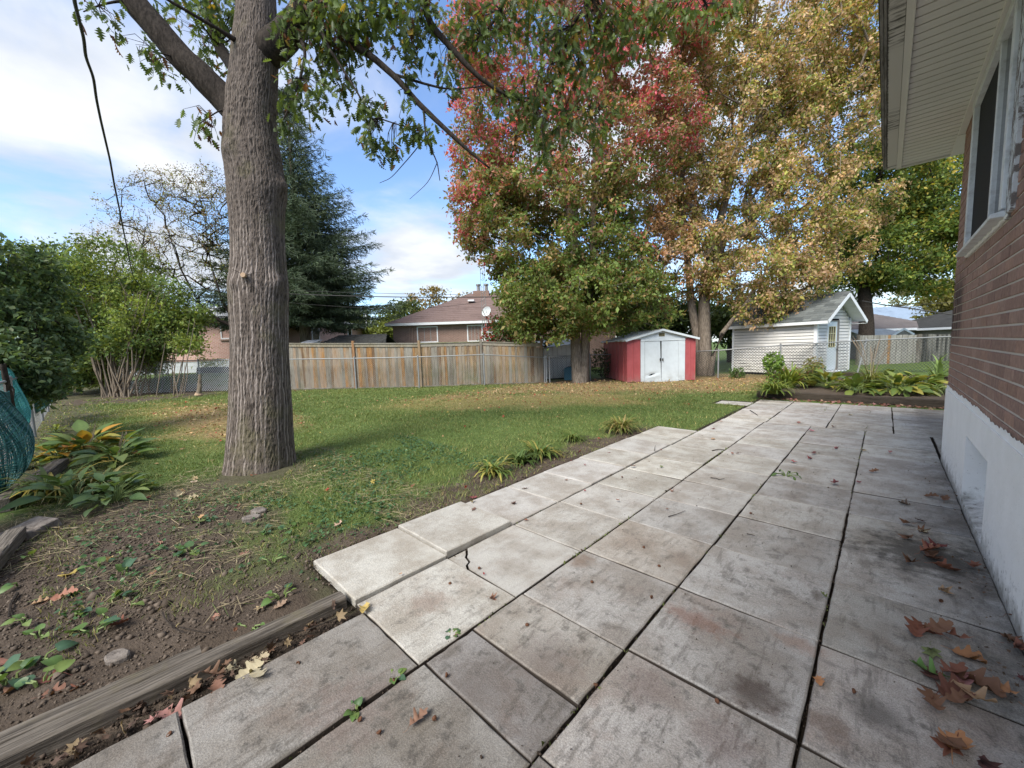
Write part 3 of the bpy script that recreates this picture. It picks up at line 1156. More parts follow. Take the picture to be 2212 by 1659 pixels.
g.set(b.inputs['Base Color'], g.mix(g.m('MAXIMUM', edg, g.m('MULTIPLY', dirt, .9)), (.60, .585, .55), (.04, .036, .032)))
M_FAS = m
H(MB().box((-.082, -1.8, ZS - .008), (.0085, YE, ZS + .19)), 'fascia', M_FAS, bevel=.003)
m, g, b = mat('weathered_gutter', .6, .3)
P = g.pos()
g.set(b.inputs['Base Color'], g.mix(g.rng(g.noise(g.map(P, (20, 3, 20)), 1, 6, .75), .35, .68), (.26, .25, .24), (.07, .062, .055)))
M_GUT = m
H(MB().box((-.122, -1.8, ZS + .012), (-.103, YE + .01, ZS + .2)).box((-.101, -1.8, ZS + .004), (-.084, YE + .01, ZS + .2)), 'gutter', M_GUT, bevel=.003)
m, g, b = mat('house_shingles', .9, .15)
g.set(b.inputs['Base Color'], g.mix(g.noise(g.pos(), 30, 4), (.06, .055, .05), (.13, .12, .11)))
q = MB().prism([(-.14, -3, ZS + .2), (5, -3, ZS + 2.0), (10, -3, ZS + .2)], (0, YE + 3.05, 0))
H(q, 'roof', m)

# ------------------------------------------------------------------ the oak on the left
m, g, b = mat('oak_bark', .92, .15)
P = g.pos()
hh = g.attr('ridge', 'Fac')
pale = g.attr('pale', 'Fac')
col = g.mix(g.rng(hh, .15, .75), (.050, .041, .034), (.125, .102, .085))
col = g.mix(g.m('MULTIPLY', pale, .85), col, (.335, .285, .25))
moss = g.m('MULTIPLY', g.rng(g.noise(P, 2.2, 5, .6), .52, .72), .5)
col = g.mix(moss, col, (.125, .115, .058))
col = g.mix(.7, col, g.mix(g.noise(g.map(P, (1, 1, .35)), 70, 5, .7), (.5, .5, .5), (1.5, 1.5, 1.5)), 'MULTIPLY')
g.set(b.inputs['Base Color'], col)
g.bump(b, g.m('ADD', g.noise(g.map(P, (1, 1, .3)), 60, 5, .75), g.m('MULTIPLY', hh, 1.0)), .9, .015)
M_BARK = m
m, g, b = mat('branch_bark', .92, .15)
P = g.pos()
nz_ = g.noise(g.map(P, (1, 1, .4)), 28, 6, .72)
g.set(b.inputs['Base Color'], g.mix(g.rng(nz_, .3, .7), (.020, .016, .013), (.062, .050, .041)))
g.bump(b, nz_, .9, .02)
M_BRANCH = m
m, g, b = mat('cut_wood', .8, .2)
g.set(b.inputs['Base Color'], g.mix(g.noise(g.pos(), 50, 4), (.32, .22, .14), (.46, .33, .22)))
M_CUT = m

OD = 5.33                                       # distance of the trunk axis along the view
SIL = [(1045, 470, 655), (1020, 489, 637), (985, 494, 632), (930, 499, 629), (886, 502, 627), (820, 503, 623), (753, 505, 620), (690, 503, 619),
       (640, 500, 620), (615, 499, 620), (580, 504, 616), (553, 505, 614), (500, 503, 611), (450, 499, 612), (417, 497, 617), (395, 496, 614), (367, 492, 609), (333, 486, 604),
       (300, 488, 597), (267, 489, 595), (220, 492, 596), (167, 500, 597), (100, 506, 598), (50, 512, 596), (0, 516, 594), (-80, 518, 590), (-200, 522, 584), (-330, 528, 578)]
cen = np.array([at((a + bb) / 2, y, OD) for y, a, bb in SIL])
radd = .95 * np.array([(bb - a) / 2 * OD / FOC for y, a, bb in SIL])
cen[0, 2] = -.08
NV, NU = 560, 330
zs = cen[:, 2]
zt = np.linspace(zs[0], zs[-1], NV)
cxs, cys = np.interp(zt, zs, cen[:, 0]), np.interp(zt, zs, cen[:, 1])
rds = np.interp(zt, zs, radd)
kern = np.ones(9) / 9
rds = np.convolve(np.pad(rds, 4, 'edge'), kern, 'valid')
cxs = np.convolve(np.pad(cxs, 4, 'edge'), kern, 'valid')
cys = np.convolve(np.pad(cys, 4, 'edge'), kern, 'valid')
th = np.linspace(0, 2 * np.pi, NU, endpoint=False)
TH, ZT = np.meshgrid(th, zt)
R0 = rds[:, None] * np.ones_like(TH)
ct, st_ = np.cos(TH), np.sin(TH)
w1 = fbm(ct * 2.0, st_ * 2.0, ZT * 2.2, 3) - .5
fx_, fy_, fz_ = ct * 10.5 + w1 * .9, st_ * 10.5 + w1 * .9, ZT * 15 + w1 * .8
a1 = np.abs(2 * fbm(fx_ * 1.7, fy_ * 1.7, fz_ * .85, 2) - 1)
a2 = np.abs(2 * vn(fx_ * 4.2 + 7, fy_ * 4.2, fz_ * 3.0) - 1)
rough = fbm(fx_ * 6, fy_ * 6, fz_ * 6, 3)
ridge = np.clip(.55 * (1 - a1 * 2.2) + .25 * (1 - a2 * 1.6) + .35 * rough, 0, 1)
THV = (TH - math.atan2(-cen[1, 1], -cen[1, 0]) + np.pi) % (2 * np.pi)
us = THV * .37 / .050 + 1.5 * fbm(THV * 2.2, ZT * 1.3, 3.0, 3) + .9 * fbm(THV * 5, ZT * 5.5, 8.0, 3)
ld = np.abs(us - np.floor(us) - .5) * .050
lid = np.floor(us)
pale = sst(.0105, .0045, ld) * sst(.36, .52, fbm(lid * 3.7, ZT * 1.5, 1.0, 3)) * (1 - .7 * sst(2.6, 3.8, ZT))
ridge = np.clip(ridge + .15 * pale, 0, 1)
lobes = 1 + .015 * np.cos(3 * TH + .6) + .05 * np.exp(-ZT / .14) * (np.cos(5 * TH + .8) * .5 + .2)
RR_ = R0 * lobes - .006 + .0075 * (ridge - .5) + .018 * (fbm(ct * 1.5, st_ * 1.5, ZT * 1.4, 3) - .5)


def knob(px, py, size, amp):
    """Swelling where a limb was lost; placed by direction on the trunk."""
    global RR_
    q = at(px, py, OD)
    zc = q[2]
    i = np.argmin(np.abs(zt - zc))
    vd = np.array([-cxs[i], -cys[i]])
    vd /= np.linalg.norm(vd)
    side = np.array([-vd[1], vd[0]])
    s = np.clip(((q[0] - cxs[i]) * side[0] + (q[1] - cys[i]) * side[1]) / rds[i], -.98, .98)
    f = vd * math.sqrt(1 - s * s) + side * s
    tc_ = math.atan2(f[1], f[0])
    dth = (TH - tc_ + np.pi) % (2 * np.pi) - np.pi
    d2 = (dth * rds[i] / size) ** 2 + ((ZT - zc) / size) ** 2
    RR_ = RR_ + amp * np.exp(-d2)
    return tc_, i


knob(612, 400, .10, .055)
knob(493, 345, .08, .045)
knob(598, 615, .12, .05)
kt, ki = knob(533, 608, .05, .045)
knob(508, 620, .08, .03)
V = np.stack([cxs[:, None] + ct * RR_, cys[:, None] + st_ * RR_, ZT], -1).reshape(-1, 3)
iv, iu = np.meshgrid(np.arange(NV - 1), np.arange(NU), indexing='ij')
ju = (iu + 1) % NU
F = np.stack([iv * NU + iu, iv * NU + ju, (iv + 1) * NU + ju, (iv + 1) * NU + iu], -1).reshape(-1, 4)
oak = empty('oak_tree', (float(cen[1, 0]), float(cen[1, 1]), 0))
tag(oak, 'large oak with furrowed grey bark standing in the lawn, lobed leaves hanging overhead', 'tree')
OI = -Vector(oak.location)


def OK(o):
    o.parent = oak
    o.location = OI
    return o


OK(link('trunk', npmesh('trunk', V, F, None, True, {'ridge': ridge.ravel(), 'pale': pale.ravel()}), M_BARK))
# fresh cut stub with a few shoots
sd = Vector((math.cos(kt), math.sin(kt), .15)).normalized()
sp_ = Vector((cxs[ki], cys[ki], zt[ki])) + Vector((math.cos(kt), math.sin(kt), 0)) * (rds[ki] + .02)
q = MB().tube([sp_, sp_ + sd * .045], [.034, .030], 14)
OK(q.build('cut_stub', M_CUT))
q = MB()
for dx, dz in ((-.12, .07), (.26, .03), (.2, -.24)):
    tdir = Vector((-math.sin(kt), math.cos(kt), 0))
    q.tube([sp_ + sd * .01, sp_ + sd * .05 + tdir * dx * .5 + Vector((0, 0, dz * .6)), sp_ + sd * .045 + tdir * dx + Vector((0, 0, dz))], [.004, .003, .002], 5)
OK(q.build('shoot', M_BRANCH))

# ---- limbs, by surveyed points (pixel x, y, distance) and radius
LIMBS = [
    [(530, 262, 5.3, .20), (478, 205, 5.25, .175), (400, 130, 5.1, .16), (336, 62, 5.0, .15), (281, 0, 4.9, .145), (215, -90, 4.8, .135), (150, -190, 4.8, .11)],
    [(560, 120, 5.3, .22), (610, 88, 5.3, .19), (645, 40, 5.2, .165), (690, -20, 5.1, .15), (770, -110, 5.0, .13), (930, -210, 4.9, .11), (1180, -260, 4.8, .09), (1500, -240, 4.7, .06)],
    [(540, 190, 5.5, .10), (490, 130, 5.9, .085), (462, 75, 6.2, .075), (445, -10, 6.5, .06), (420, -120, 6.8, .05)],
    [(545, 110, 5.3, .05), (470, 60, 4.9, .022), (380, 10, 4.6, .018), (330, -20, 4.5, .014)],
    [(690, -20, 5.1, .075), (760, 90, 5.1, .05), (787, 113, 5.1, .044), (850, 160, 5.1, .040), (914, 230, 5.15, .036), (985, 300, 5.2, .028), (1057, 363, 5.3, .012)],
    [(900, -150, 4.9, .07), (917, 37, 5.0, .045), (980, 110, 5.1, .038), (1040, 172, 5.2, .03), (1097, 207, 5.3, .02), (1170, 215, 5.4, .012)],
    [(640, 60, 5.2, .05), (662, 110, 5.0, .02), (650, 170, 4.9, .014), (612, 260, 4.8, .008)],
    [(690, 0, 5.1, .05), (700, 90, 4.9, .02), (760, 180, 4.9, .012), (800, 250, 4.9, .010), (880, 275, 5.0, .006)],
    [(914, 230, 5.15, .016), (917, 262, 5.15, .013), (920, 300, 5.15, .011), (945, 350, 5.15, .008), (950, 390, 5.15, .005)],
    [(917, 300, 5.15, .008), (880, 345, 5.1, .006), (845, 385, 5.1, .004), (820, 395, 5.1, .003)],
    [(945, 350, 5.15, .006), (925, 395, 5.1, .004), (885, 430, 5.1, .0025)],
    [(1100, -240, 4.9, .05), (1110, -40, 5.0, .03), (1060, 60, 5.2, .018), (1010, 100, 5.3, .010)],
    [(1300, -240, 4.8, .05), (1290, -20, 5.0, .03), (1230, 60, 5.2, .016), (1200, 130, 5.3, .008)],
    [(1450, -220, 4.7, .05), (1500, -40, 5.0, .03), (1530, 20, 5.2, .012)],
    [(1097, 207, 5.3, .012), (1200, 240, 5.5, .010), (1290, 235, 5.7, .006)],
    [(850, 160, 5.1, .02), (960, 195, 5.2, .012), (1050, 185, 5.3, .006)],
    [(400, 130, 5.1, .02), (350, 115, 4.9, .008), (300, 110, 4.8, .005)],
    [(281, 0, 4.9, .02), (220, 10, 4.6, .010), (180, 25, 4.4, .006)],
    [(495, 235, 5.2, .02), (470, 240, 5.1, .009), (430, 268, 5.0, .006)],
]
q = MB()
ends = []
for L in LIMBS:
    pts = [at(x, y, d) for x, y, d, r in L]
    rs_ = [r for *_, r in L]
    # smooth resample
    t = np.arange(len(pts))
    tt = np.linspace(0, len(pts) - 1, (len(pts) - 1) * 5 + 1)
    pp = np.stack([np.interp(tt, t, np.array(pts)[:, k]) for k in range(3)], 1)
    for _ in range(3):
        pp[1:-1] = .25 * pp[:-2] + .5 * pp[1:-1] + .25 * pp[2:]
    rr_ = np.interp(tt, t, rs_)
    wob = np.stack([fbm(tt * 1.3 + k * 9, 0 * tt, len(ends) * 3.3, 3) - .5 for k in range(3)], 1)
    pp = pp + wob * np.minimum(rr_, .05)[:, None] * 1.2
    q.tube(pp, rr_, 16 if rs_[0] > .1 else 7)
    ends.append(pp)
OK(q.build('limb', M_BRANCH, smooth=True))

# ---- leaf sprays: (px, py, distance, half width px, half height px, leaves)
SPR = [(205, 25, 4.5, 42, 35, 26), (335, 125, 4.9, 40, 28, 34), (330, 60, 5, 25, 20, 4), (440, 268, 5.05, 26, 26, 22), (395, 15, 5.4, 55, 30, 60), (470, 55, 6.0, 40, 60, 90), (455, 120, 6.2, 22, 32, 30),
       (480, 20, 5.8, 45, 30, 70), (615, 75, 5.0, 18, 40, 24), (640, 215, 4.9, 28, 50, 54), (690, 205, 4.9, 22, 36, 34), (612, 270, 4.9, 16, 24, 16), (650, 160, 5.0, 25, 30, 26), (670, 30, 5.0, 45, 45, 110),
       (720, 70, 5.1, 40, 55, 130), (760, 30, 5.0, 50, 45, 150), (830, 25, 5.0, 50, 40, 140), (780, 90, 5.2, 35, 40, 70), (735, 150, 5.2, 28, 60, 70), (700, 120, 5.2, 30, 45, 60), (880, 60, 5.0, 30, 60, 80), (895, 110, 5.1, 18, 35, 26),
       (920, 30, 5.0, 35, 30, 60), (800, 235, 4.9, 26, 28, 40), (803, 305, 4.9, 20, 38, 42), (848, 325, 5.0, 22, 20, 26), (893, 283, 5.0, 24, 28, 40), (925, 290, 5.1, 14, 20, 14), (885, 165, 5.1, 18, 20, 16),
       (880, 210, 5.15, 14, 14, 9), (965, 145, 5.2, 32, 30, 50), (1000, 40, 5.2, 45, 35, 90), (1060, 60, 5.2, 50, 45, 130), (1010, 95, 5.3, 30, 30, 40), (1120, 30, 5.2, 55, 35, 140), (1180, 70, 5.3, 50, 50, 150), (1250, 30, 5.2, 55, 35, 140),
       (1225, 110, 5.3, 45, 40, 110), (1310, 40, 5.2, 55, 40, 140), (1300, 100, 5.3, 50, 40, 110), (1370, 35, 5.2, 45, 40, 110), (1360, 110, 5.3, 25, 35, 50), (1430, 30, 5.1, 40, 30, 80), (1470, 30, 5.1, 40, 35, 80), (1540, 30, 5.1, 40, 30, 70),
       (1410, 70, 5.2, 22, 35, 40), (1590, 10, 5.1, 20, 20, 20), (1180, 165, 5.4, 60, 35, 110), (1260, 160, 5.4, 40, 35, 80), (1100, 215, 5.3, 45, 30, 70), (1150, 235, 5.4, 55, 40, 140), (1210, 255, 5.5, 45, 45, 110), (1165, 310, 5.4, 25, 45, 60),
       (1270, 250, 5.6, 40, 40, 80), (1180, 345, 5.4, 14, 20, 20), (1300, 285, 5.6, 22, 28, 34), (1330, 225, 5.6, 20, 18, 14), (1050, 120, 5.3, 40, 35, 50), (975, 200, 5.2, 25, 18, 14), (560, 20, 5.9, 60, 40, 50), (1040, 240, 5.3, 30, 20, 16)]
pos, cid = [], []
tw = MB()
for si, (x, y, d, a, bb, n) in enumerate(SPR):
    k = d / FOC
    c0_ = at(x, y, d)
    ex = (RC @ np.array([1, 0, 0])) * a * k
    ey = (RC @ np.array([0, 1, 0])) * bb * k
    ez = (RC @ np.array([0, 0, 1])) * max(a, bb) * k * 1.1
    n = int(n * (1.65 if x < 950 else 1.0))
    u = rng.normal(size=(n, 3)) * .55
    pp = c0_ + u[:, :1] * ex + u[:, 1:2] * ey + u[:, 2:] * ez
    pos.append(pp)
    cid += [si] * n
    # twigs from the nearest limb point into the spray
    allp = np.concatenate(ends)
    j = np.argmin(np.linalg.norm(allp - (c0_ + ey), axis=1))
    for q_ in range(min(16, 3 + n // 7)):
        e = pp[rng.integers(len(pp))]
        st0 = allp[j]
        mid_ = (st0 + e) / 2 + np.array([0, 0, .06]) + rng.normal(size=3) * .04
        if np.linalg.norm(st0 - e) < 2.3:
            tw.tube([st0, mid_, e], [.006, .004, .002], 4, False)
pos = np.concatenate(pos)
cid = np.array(cid)
n = len(pos)
OK(tw.build('twig', M_BRANCH))['kind'] = 'stuff'
tipd = rand_dirs(n) * np.array([.75, .75, .5]) + np.array([0, 0, -.75])
M = frames(tipd, rand_dirs(n))
size = rng.uniform(.075, .145, n)
cl = np.array([.075, .110, .034]) + rng.random((n, 1)) * np.array([.065, .09, .028])
cl = cl * (.75 + .5 * vn(cid * 1.7, 0 * cid, 3.0))[:, None]
p_right = sst(950, 1500, np.array([s[0] for s in SPR])[cid])
cl = cl + p_right[:, None] * np.array([.075, .085, .012]) * rng.random((n, 1))
yl = rng.random(n) < (.03 + .08 * p_right)
cl = np.where(yl[:, None], np.array([.42, .30, .05]) * rng.uniform(.6, 1, (n, 1)), cl)
br = (rng.random(n) < .06) | ((cid % 11 == 3) & (rng.random(n) < .35))
cl = np.where(br[:, None], np.array([.16, .075, .035]) * rng.uniform(.6, 1.2, (n, 1)), cl)
M_OAKLEAF = leafmat('oak_leaf', .48, .45, .35)
half = rng.random(n) < .5
rest = np.ones(n, bool)
# the 300 largest hang as single leaves
dist = np.linalg.norm(pos - [0, 0, CAM_H], axis=1)
inview = np.ones(n, bool)
v_ = (pos - [0, 0, CAM_H]) @ RC
pxx, pyy = 1106 + FOC * v_[:, 0] / -v_[:, 2], 829 - FOC * v_[:, 1] / -v_[:, 2]
inview = (pyy > 5) & (pxx > 0)
rank = np.argsort(-(size / dist) * inview - 1e-9)
big = rank[:300]
rest[big] = False
LM = []
for i, T in enumerate((OAK, OAK2)):
    for c_ in ((.075, .115, .034), (.115, .165, .045), (.06, .09, .026)):
        LM.append(npmesh('leaf', T[0], T[1], np.tile(c_, (len(T[0]), 1)), True))
for i in big:
    o = link('leaf', LM[rng.integers(len(LM))], M_OAKLEAF, oak)
    mt = Matrix(((*(M[i][0] * size[i]), pos[i][0] + OI[0]), (*(M[i][1] * size[i]), pos[i][1] + OI[1]), (*(M[i][2] * size[i]), pos[i][2] + OI[2]), (0, 0, 0, 1)))
    o.matrix_local = mt
Vs, Fs, Cs, off = [], [], [], 0
for T, kk in ((OAK, half & rest), (OAK2, ~half & rest)):
    V, F, I = scatter(T, pos[kk], M[kk], size[kk])
    Vs.append(V)
    Fs += [f + off for f in F]
    Cs.append(cl[kk][I])
    off += len(V)
o = OK(link('foliage', npmesh('foliage', np.concatenate(Vs), Fs, np.concatenate(Cs), True), M_OAKLEAF))
o['kind'] = 'stuff'

# ------------------------------------------------------------------ background trees
M_LEAF = leafmat('tree_leaf', .38, .55, .25)


def ell(c, r, n, r_=None, shell=.55):
    """n points inside an ellipsoid, denser towards its surface."""
    r_ = r_ or rng
    u = unit(r_.normal(size=(n, 3)))
    q = r_.random(n) ** (1 / (3 + shell * 4))
    return np.array(c) + u * q[:, None] * np.array(r)


def make_tree(name, label, root, targets, leaf_per, leaf_size, colour, T=LOBE, blob=(.42, .42, .26), step=.5, r_tip=.0085, droop=-.35, bark=None, group=None,
              cat='tree', up=.25, lift=.4, power=.42, sides=6, roots=None, extra_leaf=None):
    base = np.array(root[0][0])
    e = empty(name, (float(base[0]), float(base[1]), 0))
    tag(e, label, cat, group)
    off = -np.array(e.location)
    trunks = [root] + (roots or [])
    which = np.zeros(len(targets), int)
    if roots:
        dd = np.stack([np.min(np.linalg.norm(targets[:, None, :] - np.array([p for p, _ in rt])[None], axis=2), axis=1) for rt in trunks], 1)
        which = np.argmin(dd + rng.random(dd.shape) * .6, axis=1)
    for k, rt in enumerate(trunks):
        tg = targets[which == k]
        if not len(tg):
            tg = targets[:1]
        P_, par, rad, E = branches(rt, tg, step, r_tip, power, up=up, lift=lift)
        V, F = tubes(P_, par, rad, E, sides)
        o = link('trunk', npmesh('trunk', V + off, F, None, True), bark or M_BRANCH, e)
    n = len(targets) * leaf_per
    ti = np.repeat(np.arange(len(targets)), leaf_per)
    u = rng.normal(size=(n, 3)) * .55
    pos = targets[ti] + u * np.array(blob)
    dirs = rand_dirs(n) + np.array([0, 0, droop])
    M = frames(dirs, rand_dirs(n, .6))
    cols = colour(pos, ti, targets, u) * (.70 + .62 * vn(ti * 2.3, 0 * ti, 9.1))[:, None]
    V, F, I = scatter(T, pos + off, M, np.clip(rng.lognormal(-.03, .30, n), .45, 1.9) * leaf_size)
    o = link('crown', npmesh('crown', V, F, cols[I]), M_LEAF, e)
    o['kind'] = 'stuff'
    return e


def proj(p):
    v = (p - [0, 0, CAM_H]) @ RC
    return 1106 + FOC * v[:, 0] / -v[:, 2], 829.5 - FOC * v[:, 1] / -v[:, 2]


def vol(parts, n):
    """parts: (px, py, distance, rx px, ry px, depth m, weight)."""
    w = np.array([p[6] for p in parts], float)
    cnt = np.maximum(1, (w / w.sum() * n).astype(int))
    out = []
    for p, k in zip(parts, cnt):
        x, y, d, a, bb, dz, _ = p
        c = at(x, y, d)
        e = ell((0, 0, 0), (a * d / FOC, bb * d / FOC, dz), k)
        out.append(c + e @ RC.T)
    return np.concatenate(out)


def jit(c, n, s=.25):
    return np.array(c) * rng.uniform(1 - s, 1 + s, (n, 1)) * rng.uniform(.92, 1.08, (n, 3))


# --- red and green maple
m, g, b = mat('maple_bark', .9, .15)
P = g.pos()
nb_ = g.noise(g.map(P, (1, 1, .18)), 26, 6, .7)
g.set(b.inputs['Base Color'], g.mix(g.rng(nb_, .3, .68), (.085, .068, .052), (.26, .215, .17)))
g.bump(b, nb_, .9, .03)
M_MBARK = m


def col_maple(pos, ti, tg, u):
    x, y = proj(pos)
    n = len(pos)
    q = fbm(pos[:, 0] * .55, pos[:, 1] * .55, pos[:, 2] * .55, 3)
    q2 = vn(ti * 1.31, 0 * ti, 7.7)
    red = sst(520, 210, y + (q - .5) * 380 + (q2 - .5) * 260)
    red = np.maximum(red, .9 * sst(1090, 990, x + (q2 - .5) * 140) * sst(640, 480, y))
    red = np.maximum(red, .55 * sst(1080, 1030, x) * (y > 560))
    grn = jit((.165, .225, .06), n)
    brn = jit((.30, .225, .095), n)
    rd = jit((.56, .12, .155), n, .35)
    ro = jit((.46, .22, .17), n, .3)
    c = np.where((rng.random(n) < .10 + .42 * sst(.45, .7, q) * sst(720, 520, y) + .12)[:, None], brn, grn)
    w = red[:, None]
    pick = rng.random((n, 1))
    rc = np.where((q2 > .48)[:, None], np.where(pick < .58, rd, np.where(pick < .85, ro, brn)), np.where(pick < .4, ro, np.where(pick < .7, brn, grn)))
    return np.where(rng.random((n, 1)) < w, rc, c)


mb = gnd(1253, 827)
MD = float(-((mb - [0, 0, CAM_H]) @ RC)[2])
A = lambda x, y, d: at(x, y, d)
ra = [(mb + [0, 0, -.05], .36), (A(1248, 805, MD), .25), (A(1246, 770, MD), .225), (A(1242, 720, MD), .20), (A(1236, 640, MD), .18), (A(1240, 520, MD), .16), (A(1222, 380, MD), .18), (A(1210, 240, MD), .13), (A(1200, 60, MD), .08), (A(1210, -120, MD), .04)]
rb2 = [(mb + [.05, .1, -.05], .30), (A(1261, 800, MD), .21), (A(1263, 760, MD), .195), (A(1266, 710, MD), .18), (A(1280, 600, MD), .15), (A(1282, 460, MD), .13), (A(1290, 330, MD), .15), (A(1320, 180, MD), .10), (A(1370, 20, MD), .06), (A(1400, -120, MD), .03)]
tg = vol([(1215, 640, MD - .6, 135, 80, 2.6, 60), (1150, 668, MD, 72, 55, 2.0, 22), (1330, 640, MD, 110, 70, 2.4, 30), (1390, 660, MD + .5, 70, 70, 2.0, 14),
          (1190, 500, MD, 190, 120, 3.0, 90), (1290, 560, MD, 120, 60, 2.4, 30), (1240, 420, MD, 160, 70, 2.6, 34), (1065, 470, MD, 85, 90, 2.2, 24), (1200, 330, MD, 220, 130, 3.2, 70), (1060, 290, MD, 95, 100, 2.2, 26), (1010, 410, MD, 60, 45, 1.6, 9),
          (1180, 130, MD, 190, 130, 3.2, 60), (1030, 90, MD, 70, 80, 2.0, 18), (1400, 120, MD, 120, 130, 2.8, 44), (1390, 300, MD, 110, 110, 2.6, 24), (1250, -60, MD, 260, 120, 3.2, 40), (1480, 60, MD, 70, 80, 2.0, 16), (1180, 700, MD - .8, 70, 40, 1.5, 10), (1280, 690, MD - 1, 60, 35, 1.2, 8)], 1650)
make_tree('maple_tree', 'tall two stemmed maple turning red at its top, behind the lawn beside the red shed', ra, tg, 96, .135, col_maple, T=DIA, blob=(.34, .34, .22), bark=M_MBARK, roots=[rb2], lift=.7, up=.1)

# --- yellow tan box elder
def col_elder(pos, ti, tg, u):
    n = len(pos)
    x, y = proj(pos)
    q = fbm(pos[:, 0] * .5, pos[:, 1] * .5, pos[:, 2] * .5 + 9, 3)
    q2 = vn(ti * .77, 0 * ti, 3.1)
    tan = jit((.54, .375, .225), n, .3)
    yel = jit((.37, .36, .095), n, .3)
    grn = jit((.19, .235, .06), n, .3)
    org = jit((.52, .30, .18), n, .3)
    r = rng.random((n, 1))
    a = np.where(r < .68, tan, np.where(r < .88, yel, grn))
    bb = np.where(r < .40, tan, np.where(r < .72, yel, grn))
    cc_ = np.where(r < .6, org, tan)
    c = np.where((q2 > .45)[:, None], a, bb)
    c = np.where(((x < 1500 + 60 * (q - .5)) & (q2 > .55))[:, None], cc_, c)
    c = np.where((sst(1650, 1850, x) * (q2 < .62) > rng.random(n))[:, None], bb, c)
    return c


eb = gnd(1524, 812)
ED = float(-((eb - [0, 0, CAM_H]) @ RC)[2]) + .2
r1 = [(A(1524, 815, ED), .42), (A(1523, 780, ED), .30), (A(1522, 720, ED), .26), (A(1521, 640, ED), .235), (A(1530, 560, ED), .20), (A(1560, 460, ED), .17), (A(1590, 330, ED), .13), (A(1620, 150, ED), .09), (A(1640, -60, ED), .05)]
r2 = [(A(1519, 812, ED + .2), .3), (A(1512, 760, ED + .2), .20), (A(1494, 660, ED + .3), .17), (A(1485, 560, ED + .4), .15), (A(1470, 440, ED + .4), .12), (A(1480, 280, ED + .4), .09), (A(1500, 80, ED + .4), .05)]
r3 = [(A(1533, 812, ED - .4), .13), (A(1541, 770, ED - .5), .11), (A(1560, 720, ED - .6), .10), (A(1583, 690, ED - .8), .09), (A(1612, 655, ED - 1), .075), (A(1640, 610, ED - 1.2), .06), (A(1670, 560, ED - 1.3), .045), (A(1710, 500, ED - 1.3), .03)]
tg = vol([(1500, 560, ED, 95, 80, 2.2, 30), (1440, 580, ED, 60, 80, 2, 16), (1620, 590, ED - .8, 110, 60, 2.0, 36), (1720, 610, ED - 1.0, 80, 50, 1.6, 24), (1760, 540, ED - .6, 90, 70, 2.0, 30),
          (1560, 440, ED, 150, 110, 2.8, 60), (1720, 440, ED, 130, 100, 2.6, 50), (1480, 380, ED, 90, 110, 2.2, 44), (1430, 470, ED, 60, 100, 2, 26), (1410, 300, ED + .8, 60, 120, 2, 20), (1600, 270, ED, 180, 120, 3.0, 70), (1770, 300, ED, 120, 120, 2.6, 46), (1860, 230, ED + .5, 80, 110, 2.2, 20),
          (1640, 110, ED, 200, 120, 3.0, 70), (1820, 90, ED, 110, 110, 2.6, 56), (1870, 60, ED + .4, 70, 130, 2.2, 40), (1730, 130, ED + .6, 100, 130, 2.4, 50), (1880, 180, ED + .8, 60, 90, 2, 20), (1610, 200, ED + .8, 90, 110, 2.2, 26), (1500, 170, ED + .5, 70, 120, 2.2, 26), (1560, 20, ED, 110, 100, 2.4, 36), (1700, -80, ED, 220, 110, 3.0, 50), (1650, 665, ED - 1.2, 60, 28, 1.0, 10), (1860, 420, ED + .6, 60, 90, 2.0, 14)], 1750)
make_tree('box_elder', 'tall tree with yellow and tan leaves and a leaning side trunk between the two sheds', r1, tg, 105, .128, col_elder, T=DIA, blob=(.30, .30, .28), bark=M_MBARK, roots=[r2, r3], droop=-.7, lift=.55, up=.25, r_tip=.012)

# --- green maple behind the white shed
def col_green(pos, ti, tg, u):
    n = len(pos)
    q2 = vn(ti * .9, 0 * ti, 1.3)
    x, y = proj(pos)
    g1, g2, yl = jit((.10, .155, .04), n, .3), jit((.21, .255, .055), n, .3), jit((.45, .36, .07), n, .3)
    r = rng.random((n, 1))
    c = np.where((q2 > .5)[:, None], np.where(r < .7, g1, g2), np.where(r < .30, g1, np.where(r < .80, g2, yl)))
    return c


GD = 21.0
gb = A(1872, 760, GD)
gb[2] = 0
r1 = [(gb, .45), (A(1872, 700, GD), .36), (A(1868, 640, GD), .32), (A(1850, 560, GD), .28), (A(1880, 480, GD), .22), (A(1900, 380, GD), .15), (A(1930, 260, GD), .1)]
r2 = [(A(1868, 640, GD), .2), (A(1820, 560, GD), .17), (A(1790, 470, GD), .13), (A(1770, 380, GD), .09)]
tg = vol([(1960, 520, GD, 120, 80, 3.0, 50), (2010, 460, GD, 90, 80, 2.6, 36), (1980, 590, GD - 1, 90, 45, 2.2, 26), (1860, 560, GD, 70, 70, 2.4, 20), (1900, 400, GD, 120, 100, 3, 44), (2050, 400, GD, 90, 90, 2.6, 30), (1930, 300, GD, 110, 80, 2.8, 20), (1840, 480, GD + 1, 80, 80, 2.4, 16), (1830, 620, GD + 1, 70, 36, 2, 12), (2040, 540, GD, 60, 60, 2, 16)], 520)
make_tree('maple_tree', 'green and gold maple rising behind the white shed beside the house corner', r1, tg, 150, .16, col_green, T=DIA, blob=(.55, .55, .32), roots=[r2], bark=M_BRANCH)


